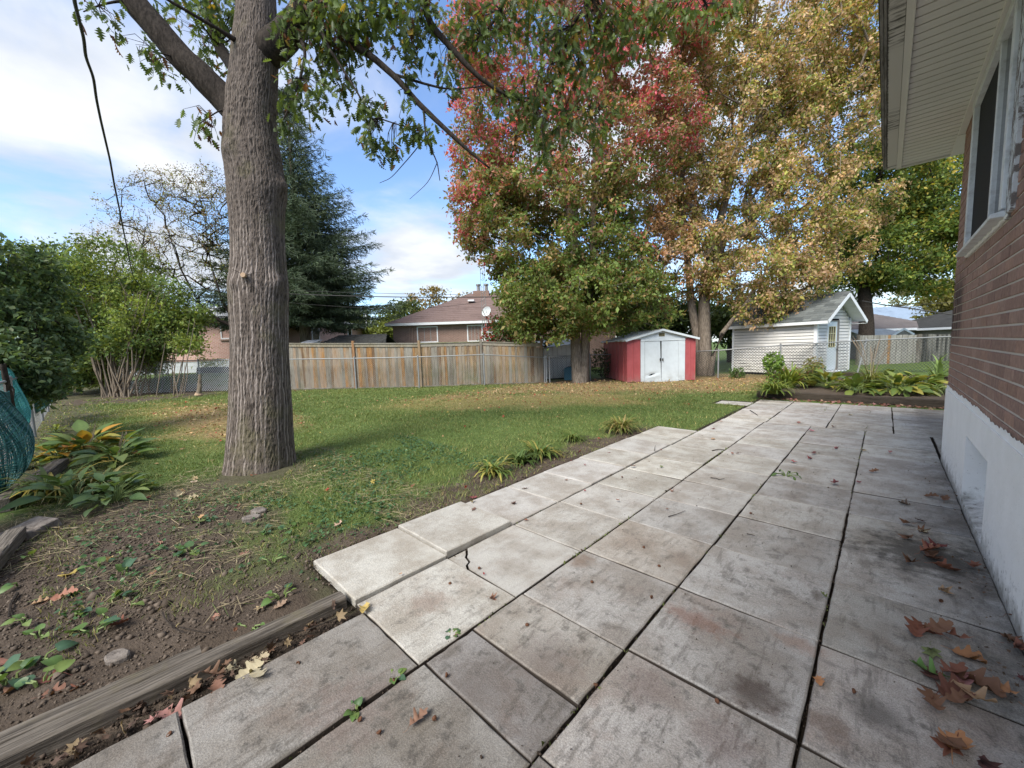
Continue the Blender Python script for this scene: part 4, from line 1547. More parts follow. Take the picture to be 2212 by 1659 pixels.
# --- spruce behind the board fence
def spruce():
    SD = 23.0
    b0 = A(662, 760, SD)
    b0[2] = 0
    top = A(664, 222, SD)
    Hh = top[2]
    e = empty('spruce_tree', (float(b0[0]), float(b0[1]), 0))
    tag(e, 'tall dark blue green spruce standing behind the board fence', 'tree')
    q = MB().tube([(0, 0, 0), (.0, 0, Hh * .3), (0, 0, Hh * .7), (0, 0, Hh)], [.34, .27, .13, .02], 10)
    q.build('trunk', M_MBARK, e, smooth=True)
    r = np.random.default_rng(8)
    tw, ang_ = [], 0
    lines = []
    zb = 3.6
    nlev = 46
    for L in range(nlev):
        f = L / (nlev - 1)
        z = zb + (Hh - .3 - zb) * f ** 1.02
        prof = (1 - f) ** 1.12 * 5.9 * (1 - .30 * math.exp(-f * 14)) + .10
        nb = int(6 + 5 * (1 - f))
        for k in range(nb):
            ang_ += 2.399 + r.uniform(-.3, .3)
            ln = prof * r.uniform(.55, 1.15)
            nseg = max(3, int(ln / .28))
            t = np.linspace(0.06, 1, nseg)
            zz_ = z + ln * (-.30 * (1 - f) * t + .20 * t * t * (1 if f < .7 else 2.2) + .35 * f * t)
            x_, y_ = np.cos(ang_) * ln * t, np.sin(ang_) * ln * t
            pts = np.stack([x_, y_, zz_], 1)
            lines.append(pts)
            dirn = np.array([math.cos(ang_), math.sin(ang_), -.05])
            sidev = np.array([-math.sin(ang_), math.cos(ang_), 0])
            for i in range(nseg):
                if t[i] < .22 and r.random() < .6:
                    continue
                wl = (.62 * ln * (1 - t[i]) * .55 + .22)
                for s in (-1, 1):
                    m_ = max(1, int(wl / .20))
                    for j in range(m_):
                        d = (j + 1) / m_ * wl
                        p = pts[i] + sidev * s * d * .8 + dirn * d * .55 + np.array([0, 0, -.10 * d - .05 * r.random()])
                        tw.append((p, sidev * s * .7 + dirn * .7 + np.array([0, 0, -.25])))
                tw.append((pts[i], dirn))
    q = MB()
    for pts in lines:
        q.tube([(0, 0, pts[0][2])] + [tuple(p) for p in pts[::2]], np.linspace(.045, .008, len(pts[::2]) + 1), 3, False)
    q.build('limb', M_BRANCH, e)
    p = np.array([t_[0] for t_ in tw])
    d = unit(np.array([t_[1] for t_ in tw]))
    nn_ = 7
    n = len(p) * nn_
    pi = np.repeat(np.arange(len(p)), nn_)
    dd = d[pi] + r.normal(size=(n, 3)) * .55
    pp = p[pi] + r.normal(size=(n, 3)) * .05
    T = (np.array([(-.055, 0, 0), (.055, 0, 0), (.04, .7, .02), (0, 1, 0), (-.04, .7, .02)]), [np.array([(0, 1, 2, 4)]), np.array([(4, 2, 3)])])
    V, F, I = scatter(T, pp, frames(dd, rand_dirs(n)), r.uniform(.16, .34, n))
    hgt = pp[:, 2]
    nz1 = vn(pi * .37, 0 * pi, 2.2)
    cc_ = np.array([.042, .062, .034]) + nz1[:, None] * np.array([.056, .076, .044])
    cc_ *= r.uniform(.7, 1.3, (n, 1))
    o = link('crown', npmesh('crown', V, F, cc_[I]), leafmat('spruce_needle', .1, .6, .25), e)
    o['kind'] = 'stuff'
    print('spruce tris', len(I))


spruce()


# --- thin twiggy tree, half bare, at the left
def col_twiggy(pos, ti, tg, u):
    n = len(pos)
    x, y = proj(pos)
    r = rng.random((n, 1))
    lo = sst(520, 650, y)[:, None]
    return np.where(r < .45 + .4 * lo, jit((.22, .23, .05), n, .3), np.where(r < .8, jit((.28, .19, .07), n, .3), jit((.13, .085, .06), n)))


TD = 19.5
tb = A(470, 860, TD)
tb[2] = 0
def bare_tree():
    tb = A(545, 860, TD)
    tb[2] = 0
    r1 = [(tb, .16), (A(530, 760, TD), .13), (A(505, 705, TD), .11), (A(470, 690, TD), .09), (A(430, 655, TD), .065), (A(390, 580, TD), .04), (A(360, 490, TD), .02)]
    r2 = [(A(515, 712, TD), .08), (A(480, 650, TD), .065), (A(455, 570, TD), .045), (A(440, 460, TD), .02)]
    r3 = [(A(470, 690, TD), .07), (A(425, 682, TD), .055), (A(370, 630, TD), .04), (A(310, 560, TD), .02)]
    tg = vol([(360, 470, TD, 110, 75, 2.4, 44), (440, 450, TD, 75, 75, 2.2, 40), (300, 540, TD, 90, 60, 2.2, 26), (420, 560, TD, 90, 60, 2.4, 36), (265, 510, TD, 60, 45, 1.6, 14), (390, 420, TD, 80, 45, 1.8, 34), (340, 600, TD, 90, 50, 2.0, 22), (470, 400, TD, 40, 40, 1.4, 16), (490, 520, TD, 50, 90, 2, 24)], 1250)
    make_tree('twiggy_tree', 'half bare tree with fine twigs and sparse yellow leaves behind the lilac bush', r1, tg, 13, .075, col_twiggy, T=DIA, blob=(.22, .22, .20), r_tip=.0058, roots=[r2, r3], step=.32, sides=4, power=.42, up=.5)


bare_tree()


# --- lilac bush with many stems
def col_lilac(pos, ti, tg, u):
    n = len(pos)
    q = vn(ti * .83, 0 * ti, 5.5)
    r = rng.random((n, 1))
    return np.where((q > .55)[:, None], jit((.25, .31, .075), n, .3), np.where(r < .6, jit((.12, .18, .06), n, .3), jit((.18, .235, .07), n, .3)))


LD = 17.0
m, g, b = mat('pale_stem', .9, .15)
g.set(b.inputs['Base Color'], g.mix(g.noise(g.pos(), 30, 4), (.12, .095, .07), (.26, .21, .155)))
M_STEM = m


def lilac():
    stems = []
    for k in range(25):
        bx = 240 + 26 * (rng.random() - .5) * 2 + k * 1.2
        tx = 140 + 230 * (k / 24.0) + rng.uniform(-20, 20)
        d = LD + rng.uniform(-.8, .8)
        b_ = gnd(bx, 858)
        dd = float(-((b_ - [0, 0, CAM_H]) @ RC)[2])
        d = dd * rng.uniform(.97, 1.03)
        stems.append([(b_ + [0, 0, -.05], .042), (A((bx * 2 + tx) / 3 + rng.uniform(-6, 6), 800, d), .032), (A((bx + tx) / 2 + rng.uniform(-8, 8), 740, d), .025), (A(tx * .8 + bx * .2, 680, d), .017), (A(tx, 630, d), .010)])
    tg = vol([(230, 640, LD, 100, 70, 2.0, 36), (160, 640, LD, 70, 80, 1.8, 26), (320, 655, LD, 80, 60, 1.8, 34), (335, 715, LD - .5, 65, 45, 1.6, 30), (375, 685, LD, 45, 45, 1.2, 14), (415, 680, LD, 30, 24, .8, 6), (240, 580, LD, 80, 50, 1.8, 20), (290, 730, LD, 60, 40, 1.6, 18), (170, 730, LD, 70, 60, 1.8, 50), (200, 775, LD + .8, 80, 38, 1.2, 34), (280, 750, LD - .4, 60, 40, 1.2, 24), (330, 775, LD + .6, 50, 26, 1.0, 10), (130, 800, LD + .4, 50, 36, 1.0, 16), (140, 570, LD, 50, 45, 1.5, 10), (405, 745, LD - .6, 20, 16, .8, 5), (150, 780, LD + .8, 60, 50, 1.4, 14)], 620)
    make_tree('lilac_bush', 'broad leafy bush with a fan of bare brown stems in the far left corner', stems[12], tg, 110, .125, col_lilac, T=DIA, blob=(.38, .38, .32), roots=stems[:12] + stems[13:], bark=M_STEM, cat='bush', r_tip=.005, up=.1, power=.33, sides=5)


lilac()
# young shoots at the foot of the bush
def shoots():
    e0 = gnd(330, 852)
    e = empty('sapling_clump', (float(e0[0]), float(e0[1]), 0))
    tag(e, 'clump of thin upright shoots by the chain link fence right of the lilac bush', 'bush')
    q = MB()
    for k in range(26):
        x = rng.uniform(283, 400)
        b_ = gnd(x, rng.uniform(848, 858))
        d = float(-((b_ - [0, 0, CAM_H]) @ RC)[2])
        t_ = A(x + rng.uniform(-22, 30), rng.uniform(735, 800), d)
        if k % 6 == 0:
            t_ = A(x + 34, 690, d)
        mid_ = (b_ + t_) / 2 + rng.normal(size=3) * .05
        q.tube([b_ - e0 * [1, 1, 0], mid_ - e0 * [1, 1, 0], t_ - e0 * [1, 1, 0]], [.02, .016, .008], 5, False)
    q.build('stem', M_STEM, e)


shoots()


# --- dark shrub over the netting, far left
def col_dark(pos, ti, tg, u):
    n = len(pos)
    r = rng.random((n, 1))
    return np.where(r < .65, jit((.095, .15, .07), n, .3), jit((.16, .22, .10), n, .3))


def dark_bush(px, label, d, parts, n, lp, ls, colf=None):
    b_ = gnd(*px)
    b_[2] = 0
    rt = [(b_, .06), (b_ + [0, 0, .7], .05), (b_ + [.05, 0, 1.4], .035)]
    rt2 = [(b_ + [.2, -.1, 0], .05), (b_ + [.4, .1, .8], .04), (b_ + [.6, .1, 1.5], .03)]
    make_tree('leafy_shrub', label, rt, vol(parts, n), lp, ls, colf or col_dark, T=DIA, blob=(.22, .22, .17), roots=[rt2], cat='bush', r_tip=.004, sides=4, step=.3)


dark_bush((30, 1000), 'dark leafy shrub leaning over the green netting at the left edge', 8, [(5, 600, 7.2, 50, 90, 1.0, 26), (45, 720, 7.2, 50, 70, 1.0, 28), (25, 800, 6.8, 60, 50, .8, 30), (90, 600, 8.0, 22, 40, .8, 3), (30, 540, 7.4, 50, 30, .8, 5), (50, 840, 6.9, 40, 22, .5, 12), (-60, 700, 7.0, 60, 140, 1.0, 20)], 250, 80, .095)
dark_bush((140, 862), 'low green shrub between the netting and the lilac bush', 13, [(165, 700, 16.5, 40, 60, 1.4, 14), (190, 790, 17, 60, 45, 1.4, 16), (100, 630, 15, 40, 50, 1.0, 8), (250, 800, 18.6, 60, 40, 1.4, 14)], 190, 60, .14, col_lilac)


# --- farther trees seen past the houses
def far_tree(px, py_top, d, wpx, label, pal, n=80, lp=60, ls=.32, base_y=None, gap=.3):
    b_ = A(px, 750, d)
    b_[2] = 0
    hpx = 745 - py_top
    rt = [(b_, .3), (A(px, 700, d), .22), (A(px + 5, 745 - hpx * .5, d), .15), (A(px, py_top + hpx * .2, d), .06)]
    tg = vol([(px, 745 - hpx * .60, d, wpx, hpx * .40, wpx * d / FOC * .8, 1), (px + wpx * .3, 745 - hpx * .35, d, wpx * .8, hpx * .3, wpx * d / FOC * .7, .6)], n)

    def colf(pos, ti, tg_, u):
        k = len(pos)
        q = vn(ti * .7, 0 * ti, px * .01)
        a, bb = pal
        w = (rng.random((k, 1)) * .6 + q[:, None] * .4)
        return (np.array(a) * (1 - w) + np.array(bb) * w) * rng.uniform(.7, 1.25, (k, 1))
    make_tree('far_tree', label, rt, tg, lp, ls, colf, T=DIA, blob=(.7, .7, .5), step=.9, r_tip=.012, sides=4, group='trees beyond the houses')


YG, GG, OG = ((.30, .25, .10), (.18, .19, .06)), ((.06, .09, .03), (.13, .16, .05)), ((.34, .24, .11), (.24, .20, .07))
far_tree(930, 622, 48, 60, 'pale yellow tree rising over the left slope of the brown roof', OG, 70)
far_tree(870, 650, 42, 40, 'dull green tree between the spruce and the brown roofed house', GG, 60)
far_tree(830, 690, 36, 40, 'bright green bush like tree left of the brown brick house', ((.15, .19, .04), (.22, .25, .06)), 60, 60, .26)
far_tree(1010, 632, 46, 40, 'small tan tree just above the ridge of the brown roof', OG, 40)
far_tree(740, 660, 40, 60, 'shaded tree behind the lower spruce limbs', GG, 70)
far_tree(590, 640, 36, 60, 'olive tree between oak trunk and spruce', YG, 70)
far_tree(210, 590, 38, 90, 'reddish green tree behind the lilac bush', ((.10, .12, .04), (.20, .12, .06)), 90)
far_tree(70, 560, 30, 80, 'green tree behind the dark shrub at the left edge', GG, 90)
far_tree(1350, 640, 30, 70, 'dark green tree behind the red shed', GG, 110, 60, .26)
far_tree(1440, 650, 27, 70, 'dark tree between the red shed and the white shed', ((.045, .065, .022), (.09, .12, .035)), 110, 60, .26)
far_tree(1580, 640, 27, 60, 'dim green tree behind the white shed roof', GG, 90, 60, .26)
far_tree(1980, 600, 46, 60, 'hazy pale green tree over the grey house roof', ((.16, .17, .09), (.24, .22, .10)), 80)
far_tree(2040, 610, 34, 45, 'shaded olive tree beside the house corner', ((.11, .12, .03), (.19, .17, .04)), 80, 60, .26)

# ------------------------------------------------------------------ fences
m, g, b = mat('galvanised_steel', .5, .4, (.42, .43, .43), .35)
g.set(b.inputs['Base Color'], g.mix(g.noise(g.pos(), 14, 4), (.20, .205, .205), (.34, .345, .345)))
M_GALV = m
m, g, b = mat('fence_wire', .5, .4, (.72, .73, .72), .0)
M_WIRE = m
m, g, b = mat('dark_wire', .6, .3, (.055, .06, .058), .2)
M_WIRED = m
m, g, b = mat('old_grey_wire', .6, .3, (.24, .245, .24), .2)
M_WIREG = m


def chain_link(name, label, pts, tops, bots, posts, mw=None, wire=.0042, pitch=.105, rail=.021, lean=None):
    """Chain link along a ground polyline; top and bottom heights given at its points."""
    pts = [np.array(p, float)[:2] for p in pts]
    e = empty(name, (float(pts[0][0]), float(pts[0][1]), 0))
    tag(e, label, 'fence')
    o2 = np.array([*pts[0], 0])
    seg = [np.linalg.norm(pts[i + 1] - pts[i]) for i in range(len(pts) - 1)]
    cum = np.concatenate([[0], np.cumsum(seg)])

    def at_u(u, f=None, z=None):
        x = np.interp(u, cum, [p[0] for p in pts])
        y = np.interp(u, cum, [p[1] for p in pts])
        t, b_ = np.interp(u, cum, tops), np.interp(u, cum, bots)
        zz_ = b_ + (t - b_) * f if z is None else z
        return np.stack([x, y, zz_], -1) - o2
    Ltot = cum[-1]
    uu = np.unique(np.concatenate([np.linspace(0, Ltot, int(Ltot / .8) + 2), cum]))
    MB().tube(at_u(uu, 1.0), rail, 8).build('top_rail', M_GALV, e, smooth=True)
    for u in posts:
        p0, p1 = at_u(u, 0.0), at_u(u, 1.0)
        p0[2] -= .1
        p1[2] += .03
        if lean and u == lean[0]:
            p1 = p1 + np.array([lean[1], lean[2], 0])
        q = MB().tube([p0, p1], .03, 10)
        q.tube([p1, p1 + [0, 0, .02], p1 + [0, 0, .045]], [.036, .036, .012], 10)
        q.build('post', M_GALV, e, smooth=False)
    # wire fabric: two families of zig-zag wires crossing
    hmean = float(np.mean(np.array(tops) - np.array(bots)))
    nrow = max(4, int(round(hmean / pitch)))
    V, F = [], []
    nw = int(Ltot / pitch) + nrow + 1
    P0, P1 = [], []
    for s in (1, -1):
        for k in range(-nrow, nw + nrow):
            u0, u1 = k * pitch, k * pitch + s * nrow * pitch
            f0, f1 = 0.0, 1.0
            if (u0 < 0 and u1 < 0) or (u0 > Ltot and u1 > Ltot):
                continue
            for lim in (0, Ltot):
                for _ in (0, 1):
                    a, bb = (u0, f0), (u1, f1)
                    if u0 != u1 and (u0 - lim) * (u1 - lim) < 0:
                        fc = f0 + (f1 - f0) * (lim - u0) / (u1 - u0)
                        if (u0 < 0 or u0 > Ltot):
                            u0, f0 = lim, fc
                        elif (u1 < 0 or u1 > Ltot):
                            u1, f1 = lim, fc
            nsub = 3
            for i in range(nsub):
                ta, tb_ = i / nsub, (i + 1) / nsub
                P0.append((u0 + (u1 - u0) * ta, f0 + (f1 - f0) * ta, s))
                P1.append((u0 + (u1 - u0) * tb_, f0 + (f1 - f0) * tb_, s))
    P0, P1 = np.array(P0), np.array(P1)
    a, c = at_u(P0[:, 0], P0[:, 1]), at_u(P1[:, 0], P1[:, 1])
    d = unit(c - a)
    nrm = np.array([pts[-1][1] - pts[0][1], -(pts[-1][0] - pts[0][0]), 0])
    nrm = nrm / np.linalg.norm(nrm)
    a = a + nrm * P0[:, 2:3] * wire * .8
    c = c + nrm * P0[:, 2:3] * wire * .8
    x = unit(np.cross(d, nrm))
    y = np.cross(d, x)
    ring = [(1, 0), (-.5, .87), (-.5, -.87)]
    V = np.stack([p + (x * i + y * j) * wire for p in (a, c) for i, j in ring], 1).reshape(-1, 3)
    fc = np.array([(0, 1, 4, 3), (1, 2, 5, 4), (2, 0, 3, 5)])
    F = (fc[None] + (np.arange(len(a)) * 6)[:, None, None]).reshape(-1, 4)
    o = link('wire_mesh', npmesh('wire_mesh', V, F), mw or M_WIRE, e)
    o['kind'] = 'stuff'
    return e


def topz(x, y, g_):
    """height of pixel (x,y) above ground point g_."""
    d = float(-((np.array([g_[0], g_[1], 0]) - [0, 0, CAM_H]) @ RC)[2])
    # horizontal distance along the ray through the column
    r = ray(x, y)
    t = np.hypot(g_[0], g_[1]) / np.hypot(r[0], r[1])
    return CAM_H + t * r[2]


def ph(x, yt, yb):
    p = gnd(x, yb)
    return p, topz(x, yt, p)


# left back chain link and the long one in front of the board fence
L0, t0_ = ph(120, 783, 862)
L1, t1_ = ph(435, 778, 846)
L2, t2_ = ph(512, 777, 845)
chain_link('chain_link_fence', 'pale chain link fence at the far left in front of the pink brick house', [gnd(255, 853), L1, gnd(520, 845)], [t1_, t1_, t1_], [.03] * 3,
           [0.05, float(np.linalg.norm(L1[:2] - gnd(255, 853)[:2])), float(np.linalg.norm(L1[:2] - gnd(255, 853)[:2]) + np.linalg.norm(gnd(520, 845)[:2] - L1[:2]))], wire=.0058, pitch=.11)
pp_ = [ph(520, 778, 845), ph(620, 776, 843), ph(770, 774, 841), ph(906, 771, 838), ph(1047, 766, 833), ph(1177, 772, 828)]
cu = np.concatenate([[0], np.cumsum([np.linalg.norm(pp_[i + 1][0][:2] - pp_[i][0][:2]) for i in range(5)])])
chain_link('chain_link_fence', 'low chain link fence running along the front of the wooden board fence', [p for p, _ in pp_], [t for _, t in pp_], [.03] * 6, [float(cu[2]), float(cu[3]), float(cu[4]), float(cu[5])], M_WIREG, wire=.0022, pitch=.085)
p0_, z0_ = ph(1180, 771, 828)
p1_, z1_ = ph(1275, 767, 822)
p2_, z2_ = ph(1330, 765, 818)
chain_link('chain_link_fence', 'short dark chain link fence behind the maple trunk, left of the red shed', [p0_, p1_, p2_], [z0_, z1_, z2_], [.03] * 3, [.02, .16, float(np.linalg.norm(p1_ - p0_))], M_WIRED, wire=.0040, pitch=.10)
q0, u0_ = ph(1504, 759, 815)
q1, u1_ = ph(1551, 757, 816)
q3 = np.array([-.73, 19.25, 0])
q2 = q1 + (q3 - q1) * .47
q4 = np.array([3.4, 20.9, 0])
chain_link('chain_link_fence', 'long chain link fence with sloping top rail passing in front of the white shed', [q0, q1, q2, q3, q4], [u0_, u1_, topz(1685, 746, q2), topz(1862, 736, q3), topz(2050, 724, q4)], [.02, .03, .10, .16, .2],
           [float(np.linalg.norm(q1 - q0)), float(np.linalg.norm(q1 - q0) + np.linalg.norm(q2 - q1)), float(np.linalg.norm(q1 - q0) + np.linalg.norm(q3 - q1))], M_WIRED, wire=.0066, pitch=.105, lean=(float(np.linalg.norm(q1 - q0) + np.linalg.norm(q3 - q1)), .22, .12))

# ---- weathered board fence
m, g, b = mat('fence_board', .9, .15)
P = g.pos()
oc = g.oc()
grain = g.noise(g.map(P, (14, 14, .9)), 3.2, 6, .65, .6)
col = g.mix(g.rng(grain, .34, .68), g.mix(1, oc, (.50, .48, .47), 'MULTIPLY'), oc)
s1 = g.n('SeparateXYZ')
g.nt.links.new(P, s1.inputs[0])
grey = g.rng(g.m('ADD', g.m('MULTIPLY', g.noise(g.map(P, (2.2, 2.2, .55)), 1.6, 5, .6), 1.0), g.m('MULTIPLY', g.orand(), .28)), .50, .78)
col = g.mix(g.m('MULTIPLY', grey, .55), col, g.mix(grain, (.20, .19, .165), (.40, .38, .33)))
col = g.mix(g.m('MULTIPLY', g.rng(g.noise(P, 1.3, 4), .50, .72), g.rng(s1.outputs[2], .9, .1, 0, .6)), col, (.13, .15, .075))
col = g.mix(g.rng(g.vor(g.map(P, (6, 6, 2.6)), 1.6), .085, .05, 0, .75), col, (.07, .045, .03))
g.set(b.inputs['Base Color'], col)
g.bump(b, grain, .5, .006)
M_BOARD = m
# surveyed line: (px, base y, top y)
FP = [(606, 842.5, 742), (763, 840, 742.5), (906, 837, 742), (1040, 832, 738.5), (1172, 827.5, 742)]
FG = [gnd(x, yb) - np.array([*(FN * .30), 0]) * 1.0 for x, yb, yt in FP]
FT = [topz(x, yt, p) for (x, yb, yt), p in zip(FP, FG)]
fe = empty('board_fence', (float(FG[0][0]), float(FG[0][1]), 0))
tag(fe, 'weathered brown and grey vertical board fence across the back of the yard', 'fence')
fo = np.array(fe.location)
fcum = np.concatenate([[0], np.cumsum([np.linalg.norm(FG[i + 1][:2] - FG[i][:2]) for i in range(len(FG) - 1)])])
FLn = fcum[-1]


def fpt(u):
    return np.array([np.interp(u, fcum, [p[0] for p in FG]), np.interp(u, fcum, [p[1] for p in FG]), 0]) - fo


def ftop(u):
    return float(np.interp(u, fcum, FT))


ORG, TAN, GRY, BRN = (.50, .295, .13), (.45, .335, .20), (.36, .335, .28), (.33, .225, .14)
bm_ = {}
rf = random.Random(9)
u = 0.0
sided = np.array([FN[0], FN[1], 0])
along = np.array([FD[0], FD[1], 0])
while u < FLn - .05:
    w = rf.choice((.105, .12, .138, .14, .14))
    hgt_ = ftop(u + w / 2) - .155
    key = (w, rf.randrange(3))
    if key not in bm_:
        q = MB()
        t = .019
        k = key[1] * .002
        q.prism([(0, 0, 0), (w - .006, 0, 0), (w - .006, 0, 1), (w * .5, 0, 1 + k), (0, 0, 1)], (0, t, 0))
        bm_[key] = q.mesh('board')
    o = link('board', bm_[key], M_BOARD, fe)
    p = fpt(u)
    stag = .004 * rf.random() + (.0)
    ang_ = math.atan2(FD[1], FD[0])
    o.location = p + sided * stag + np.array([0, 0, .03 + rf.uniform(-.012, .01)])
    o.rotation_euler = (rf.uniform(-.004, .004), rf.uniform(-.004, .004), ang_)
    o.scale = (1, 1, hgt_ - .02)
    f = u / FLn
    r = rf.random()
    if r < .42 * (1 - f) + .04:
        t = ORG
    elif r < .62:
        t = TAN
    elif r < .72:
        t = BRN
    else:
        t = GRY
    k = rf.uniform(.85, 1.12)
    o.color = (t[0] * k * .72, t[1] * k * .68, t[2] * k * .64, 1)
    u += w
# frame: cap and rails, posts
for i in range(len(FG) - 1):
    a, c = fpt(fcum[i]), fpt(fcum[i + 1])
    za, zc = FT[i], FT[i + 1]
    q = MB().bar(a + sided * .022 + [0, 0, za - .075], c + sided * .022 + [0, 0, zc - .075], .022, .125)
    o = q.build('rail', M_BOARD, fe)
    o.color = (.30, .26, .185, 1)
    q = MB().bar(a + [0, 0, za + .008], c + [0, 0, zc + .008], .13, .036)
    o = q.build('cap_board', M_BOARD, fe)
    o.color = (.27, .27, .15, 1) if i == 2 else (.27, .245, .18, 1)
    q = MB().bar(a - sided * .05 + [0, 0, .35], c - sided * .05 + [0, 0, .35], .04, .09)
    o = q.build('rail', M_BOARD, fe)
    o.color = (.28, .2, .13, 1)
    q = MB().bar(a + sided * .004 + [0, 0, -.02], c + sided * .004 + [0, 0, -.02], .03, .12)
    o = q.build('kickboard', M_BOARD, fe)
    o.color = (.24, .20, .15, 1)
for i, (ex, cl_) in enumerate(zip((0, .12, .13, .11, .20), ((.3, .2, .1), (.36, .20, .10), (.34, .24, .14), (.2, .18, .15), (.27, .19, .12)))):
    p = fpt(fcum[i])
    q = MB().bar(p + sided * .02 + [0, 0, -.1], p + sided * .02 + [0, 0, FT[i] + ex], .095, .10, up=tuple(along))
    o = q.build('post', M_BOARD, fe)
    o.color = (*cl_, 1)
o = MB().bar(fpt(8.7 if FLn > 9 else FLn * .6) + sided * .03 + [0, 0, .02], fpt(8.7 if FLn > 9 else FLn * .6) + sided * .03 + [0, 0, 1.62], .10, .03, up=tuple(along)).build('batten', M_BOARD, fe)
o.color = (.37, .215, .11, 1)

# ---- grey board fence on the right and the dark one beyond it
def small_fence(label, p, q_, zb, zt0, zt1, w, tones, name='board_fence'):
    p, q_ = np.array(p, float), np.array(q_, float)
    e = empty(name, (p[0], p[1], 0))
    tag(e, label, 'fence')
    L = np.linalg.norm(q_ - p)
    d = (q_ - p) / L
    nrm = np.array([d[1], -d[0]])
    a = math.atan2(d[1], d[0])
    me = MB().box((0, 0, 0), (w * .86, .02, 1)).mesh('board')
    n = int(L / w)
    for i in range(n):
        o = link('board', me, M_BOARD, e)
        o.location = (*(d * i * w + nrm * (.012 if i % 2 else 0)), zb)
        o.rotation_euler = (0, 0, a)
        o.scale = (1, 1, zt0 + (zt1 - zt0) * i / n - zb + rf.uniform(-.015, .01))
        t = tones[1] if len(tones) > 1 and i == int(n * .52) else tones[0]
        k = rf.uniform(.85, 1.15)
        o.color = (t[0] * k, t[1] * k, t[2] * k, 1)
    for z in (zb + .3, zt0 - .3):
        o = MB().bar((*(-nrm * .03), z), (*(d * L - nrm * .03), z), .04, .09).build('rail', M_BOARD, e)
        o.color = (.16, .15, .13, 1)
    for u in (0, L):
        o = MB().bar((*(d * u - nrm * .03), zb - .1), (*(d * u - nrm * .03), (zt0 if u == 0 else zt1) + .02), .09, .09, up=(d[0], d[1], 0)).build('post', M_BOARD, e)
        o.color = (.2, .18, .15, 1)
    return e


ga, gb_ = A(1856, 725, 18.2), A(1986, 725, 18.6)
small_fence('silvery grey vertical board fence between the white shed and the dark fence', ga[:2], gb_[:2], .12, topz(1858, 724, ga), topz(1986, 723, gb_), .155, [(.36, .35, .31), (.36, .21, .10)])
gc, gd = A(1990, 725, 19.0), A(2075, 725, 19.6)
small_fence('dark stained board fence next to the house corner beyond the lawn', gc[:2], gd[:2], .12, topz(2000, 722, gc) , topz(2060, 722, gd), .15, [(.055, .055, .05)])

# ------------------------------------------------------------------ sheds
def metal(name, a, bb, rough=.5, grime=.4):
    m, g, b = mat(name, rough, .35)
    P = g.pos()
    s = g.n('SeparateXYZ')
    g.nt.links.new(P, s.inputs[0])
    low = g.m('MULTIPLY', g.rng(s.outputs[2], .45, .0), g.rng(g.noise(P, 5, 5, .7), .35, .65))
    c = g.mix(g.rng(g.noise(P, 3, 5, .6), .3, .7), a, bb)
    c = g.mix(g.m('MULTIPLY', low, grime), c, (.22, .20, .17))
    c = g.mix(g.rng(g.noise(P, 24, 6, .8), .64, .72, 0, .35), c, (.45, .42, .38))
    g.set(b.inputs['Base Color'], c)
    g.bump(b, g.noise(P, 4, 3), .25, .03)
    return m


M_RED = metal('red_painted_metal', (.38, .085, .088), (.32, .068, .07))
M_WHITE = metal('white_painted_metal', (.58, .63, .65), (.51, .555, .57))
M_DGAP, g, b = mat('dark_gap', .9, .1, (.012, .012, .012))
M_ROOFM = metal('pale_roof_metal', (.52, .51, .46), (.40, .39, .35), .55)
M_BLACK, g, b = mat('black_plastic', .5, .3, (.02, .02, .02))

SA, SB = gnd(1355, 827.5), gnd(1502, 822)
W_ = float(np.linalg.norm(SB - SA))
su = (SB - SA) / W_
sv = np.array([-su[1], su[0], 0])
a_ = math.atan2(su[1], su[0])
DEP = 1.75
best = 9e9
for d_ in np.arange(1.0, 3.2, .02):
    p = SA + sv * d_
    v = (p - [0, 0, CAM_H]) @ RC
    e_ = abs(1106 + FOC * v[0] / -v[2] - 1305)
    if e_ < best:
        best, DEP = e_, float(d_)
rs_ = empty('red_shed', tuple(SA), a_)
tag(rs_, 'red and white metal garden shed with closed dented double doors under the trees', 'shed')
HT, PK = 1.66, .34
TR = .30                                          # width of the red corner strips
MB().box((.02, .02, 0), (W_ - .02, DEP, HT)).build('body', M_DGAP, rs_)


def ribbed(name, m, x0, x1, n, z0, z1, plane, axis, amp=.012):
    """Sheet with narrow standing ribs; axis 'x' faces the front, 'y' the side."""
    for i in range(n):
        a, c = x0 + (x1 - x0) * i / n, x0 + (x1 - x0) * (i + 1) / n
        q = MB()
        r = min(.022, (c - a) * .15)
        prof = [(a + .002, 0), (c - 2 * r, 0), (c - 1.5 * r, -amp), (c - .5 * r, -amp), (c - .002, 0)]
        pts = [(s, plane + o, z0) if axis == 'x' else (plane + o, s, z0) for s, o in prof]
        pts += [(s, plane + .012, z0) if axis == 'x' else (plane + .012, s, z0) for s, o in (prof[-1], prof[0])]
        q.prism(pts, (0, 0, z1 - z0))
        q.build(name, m, rs_)


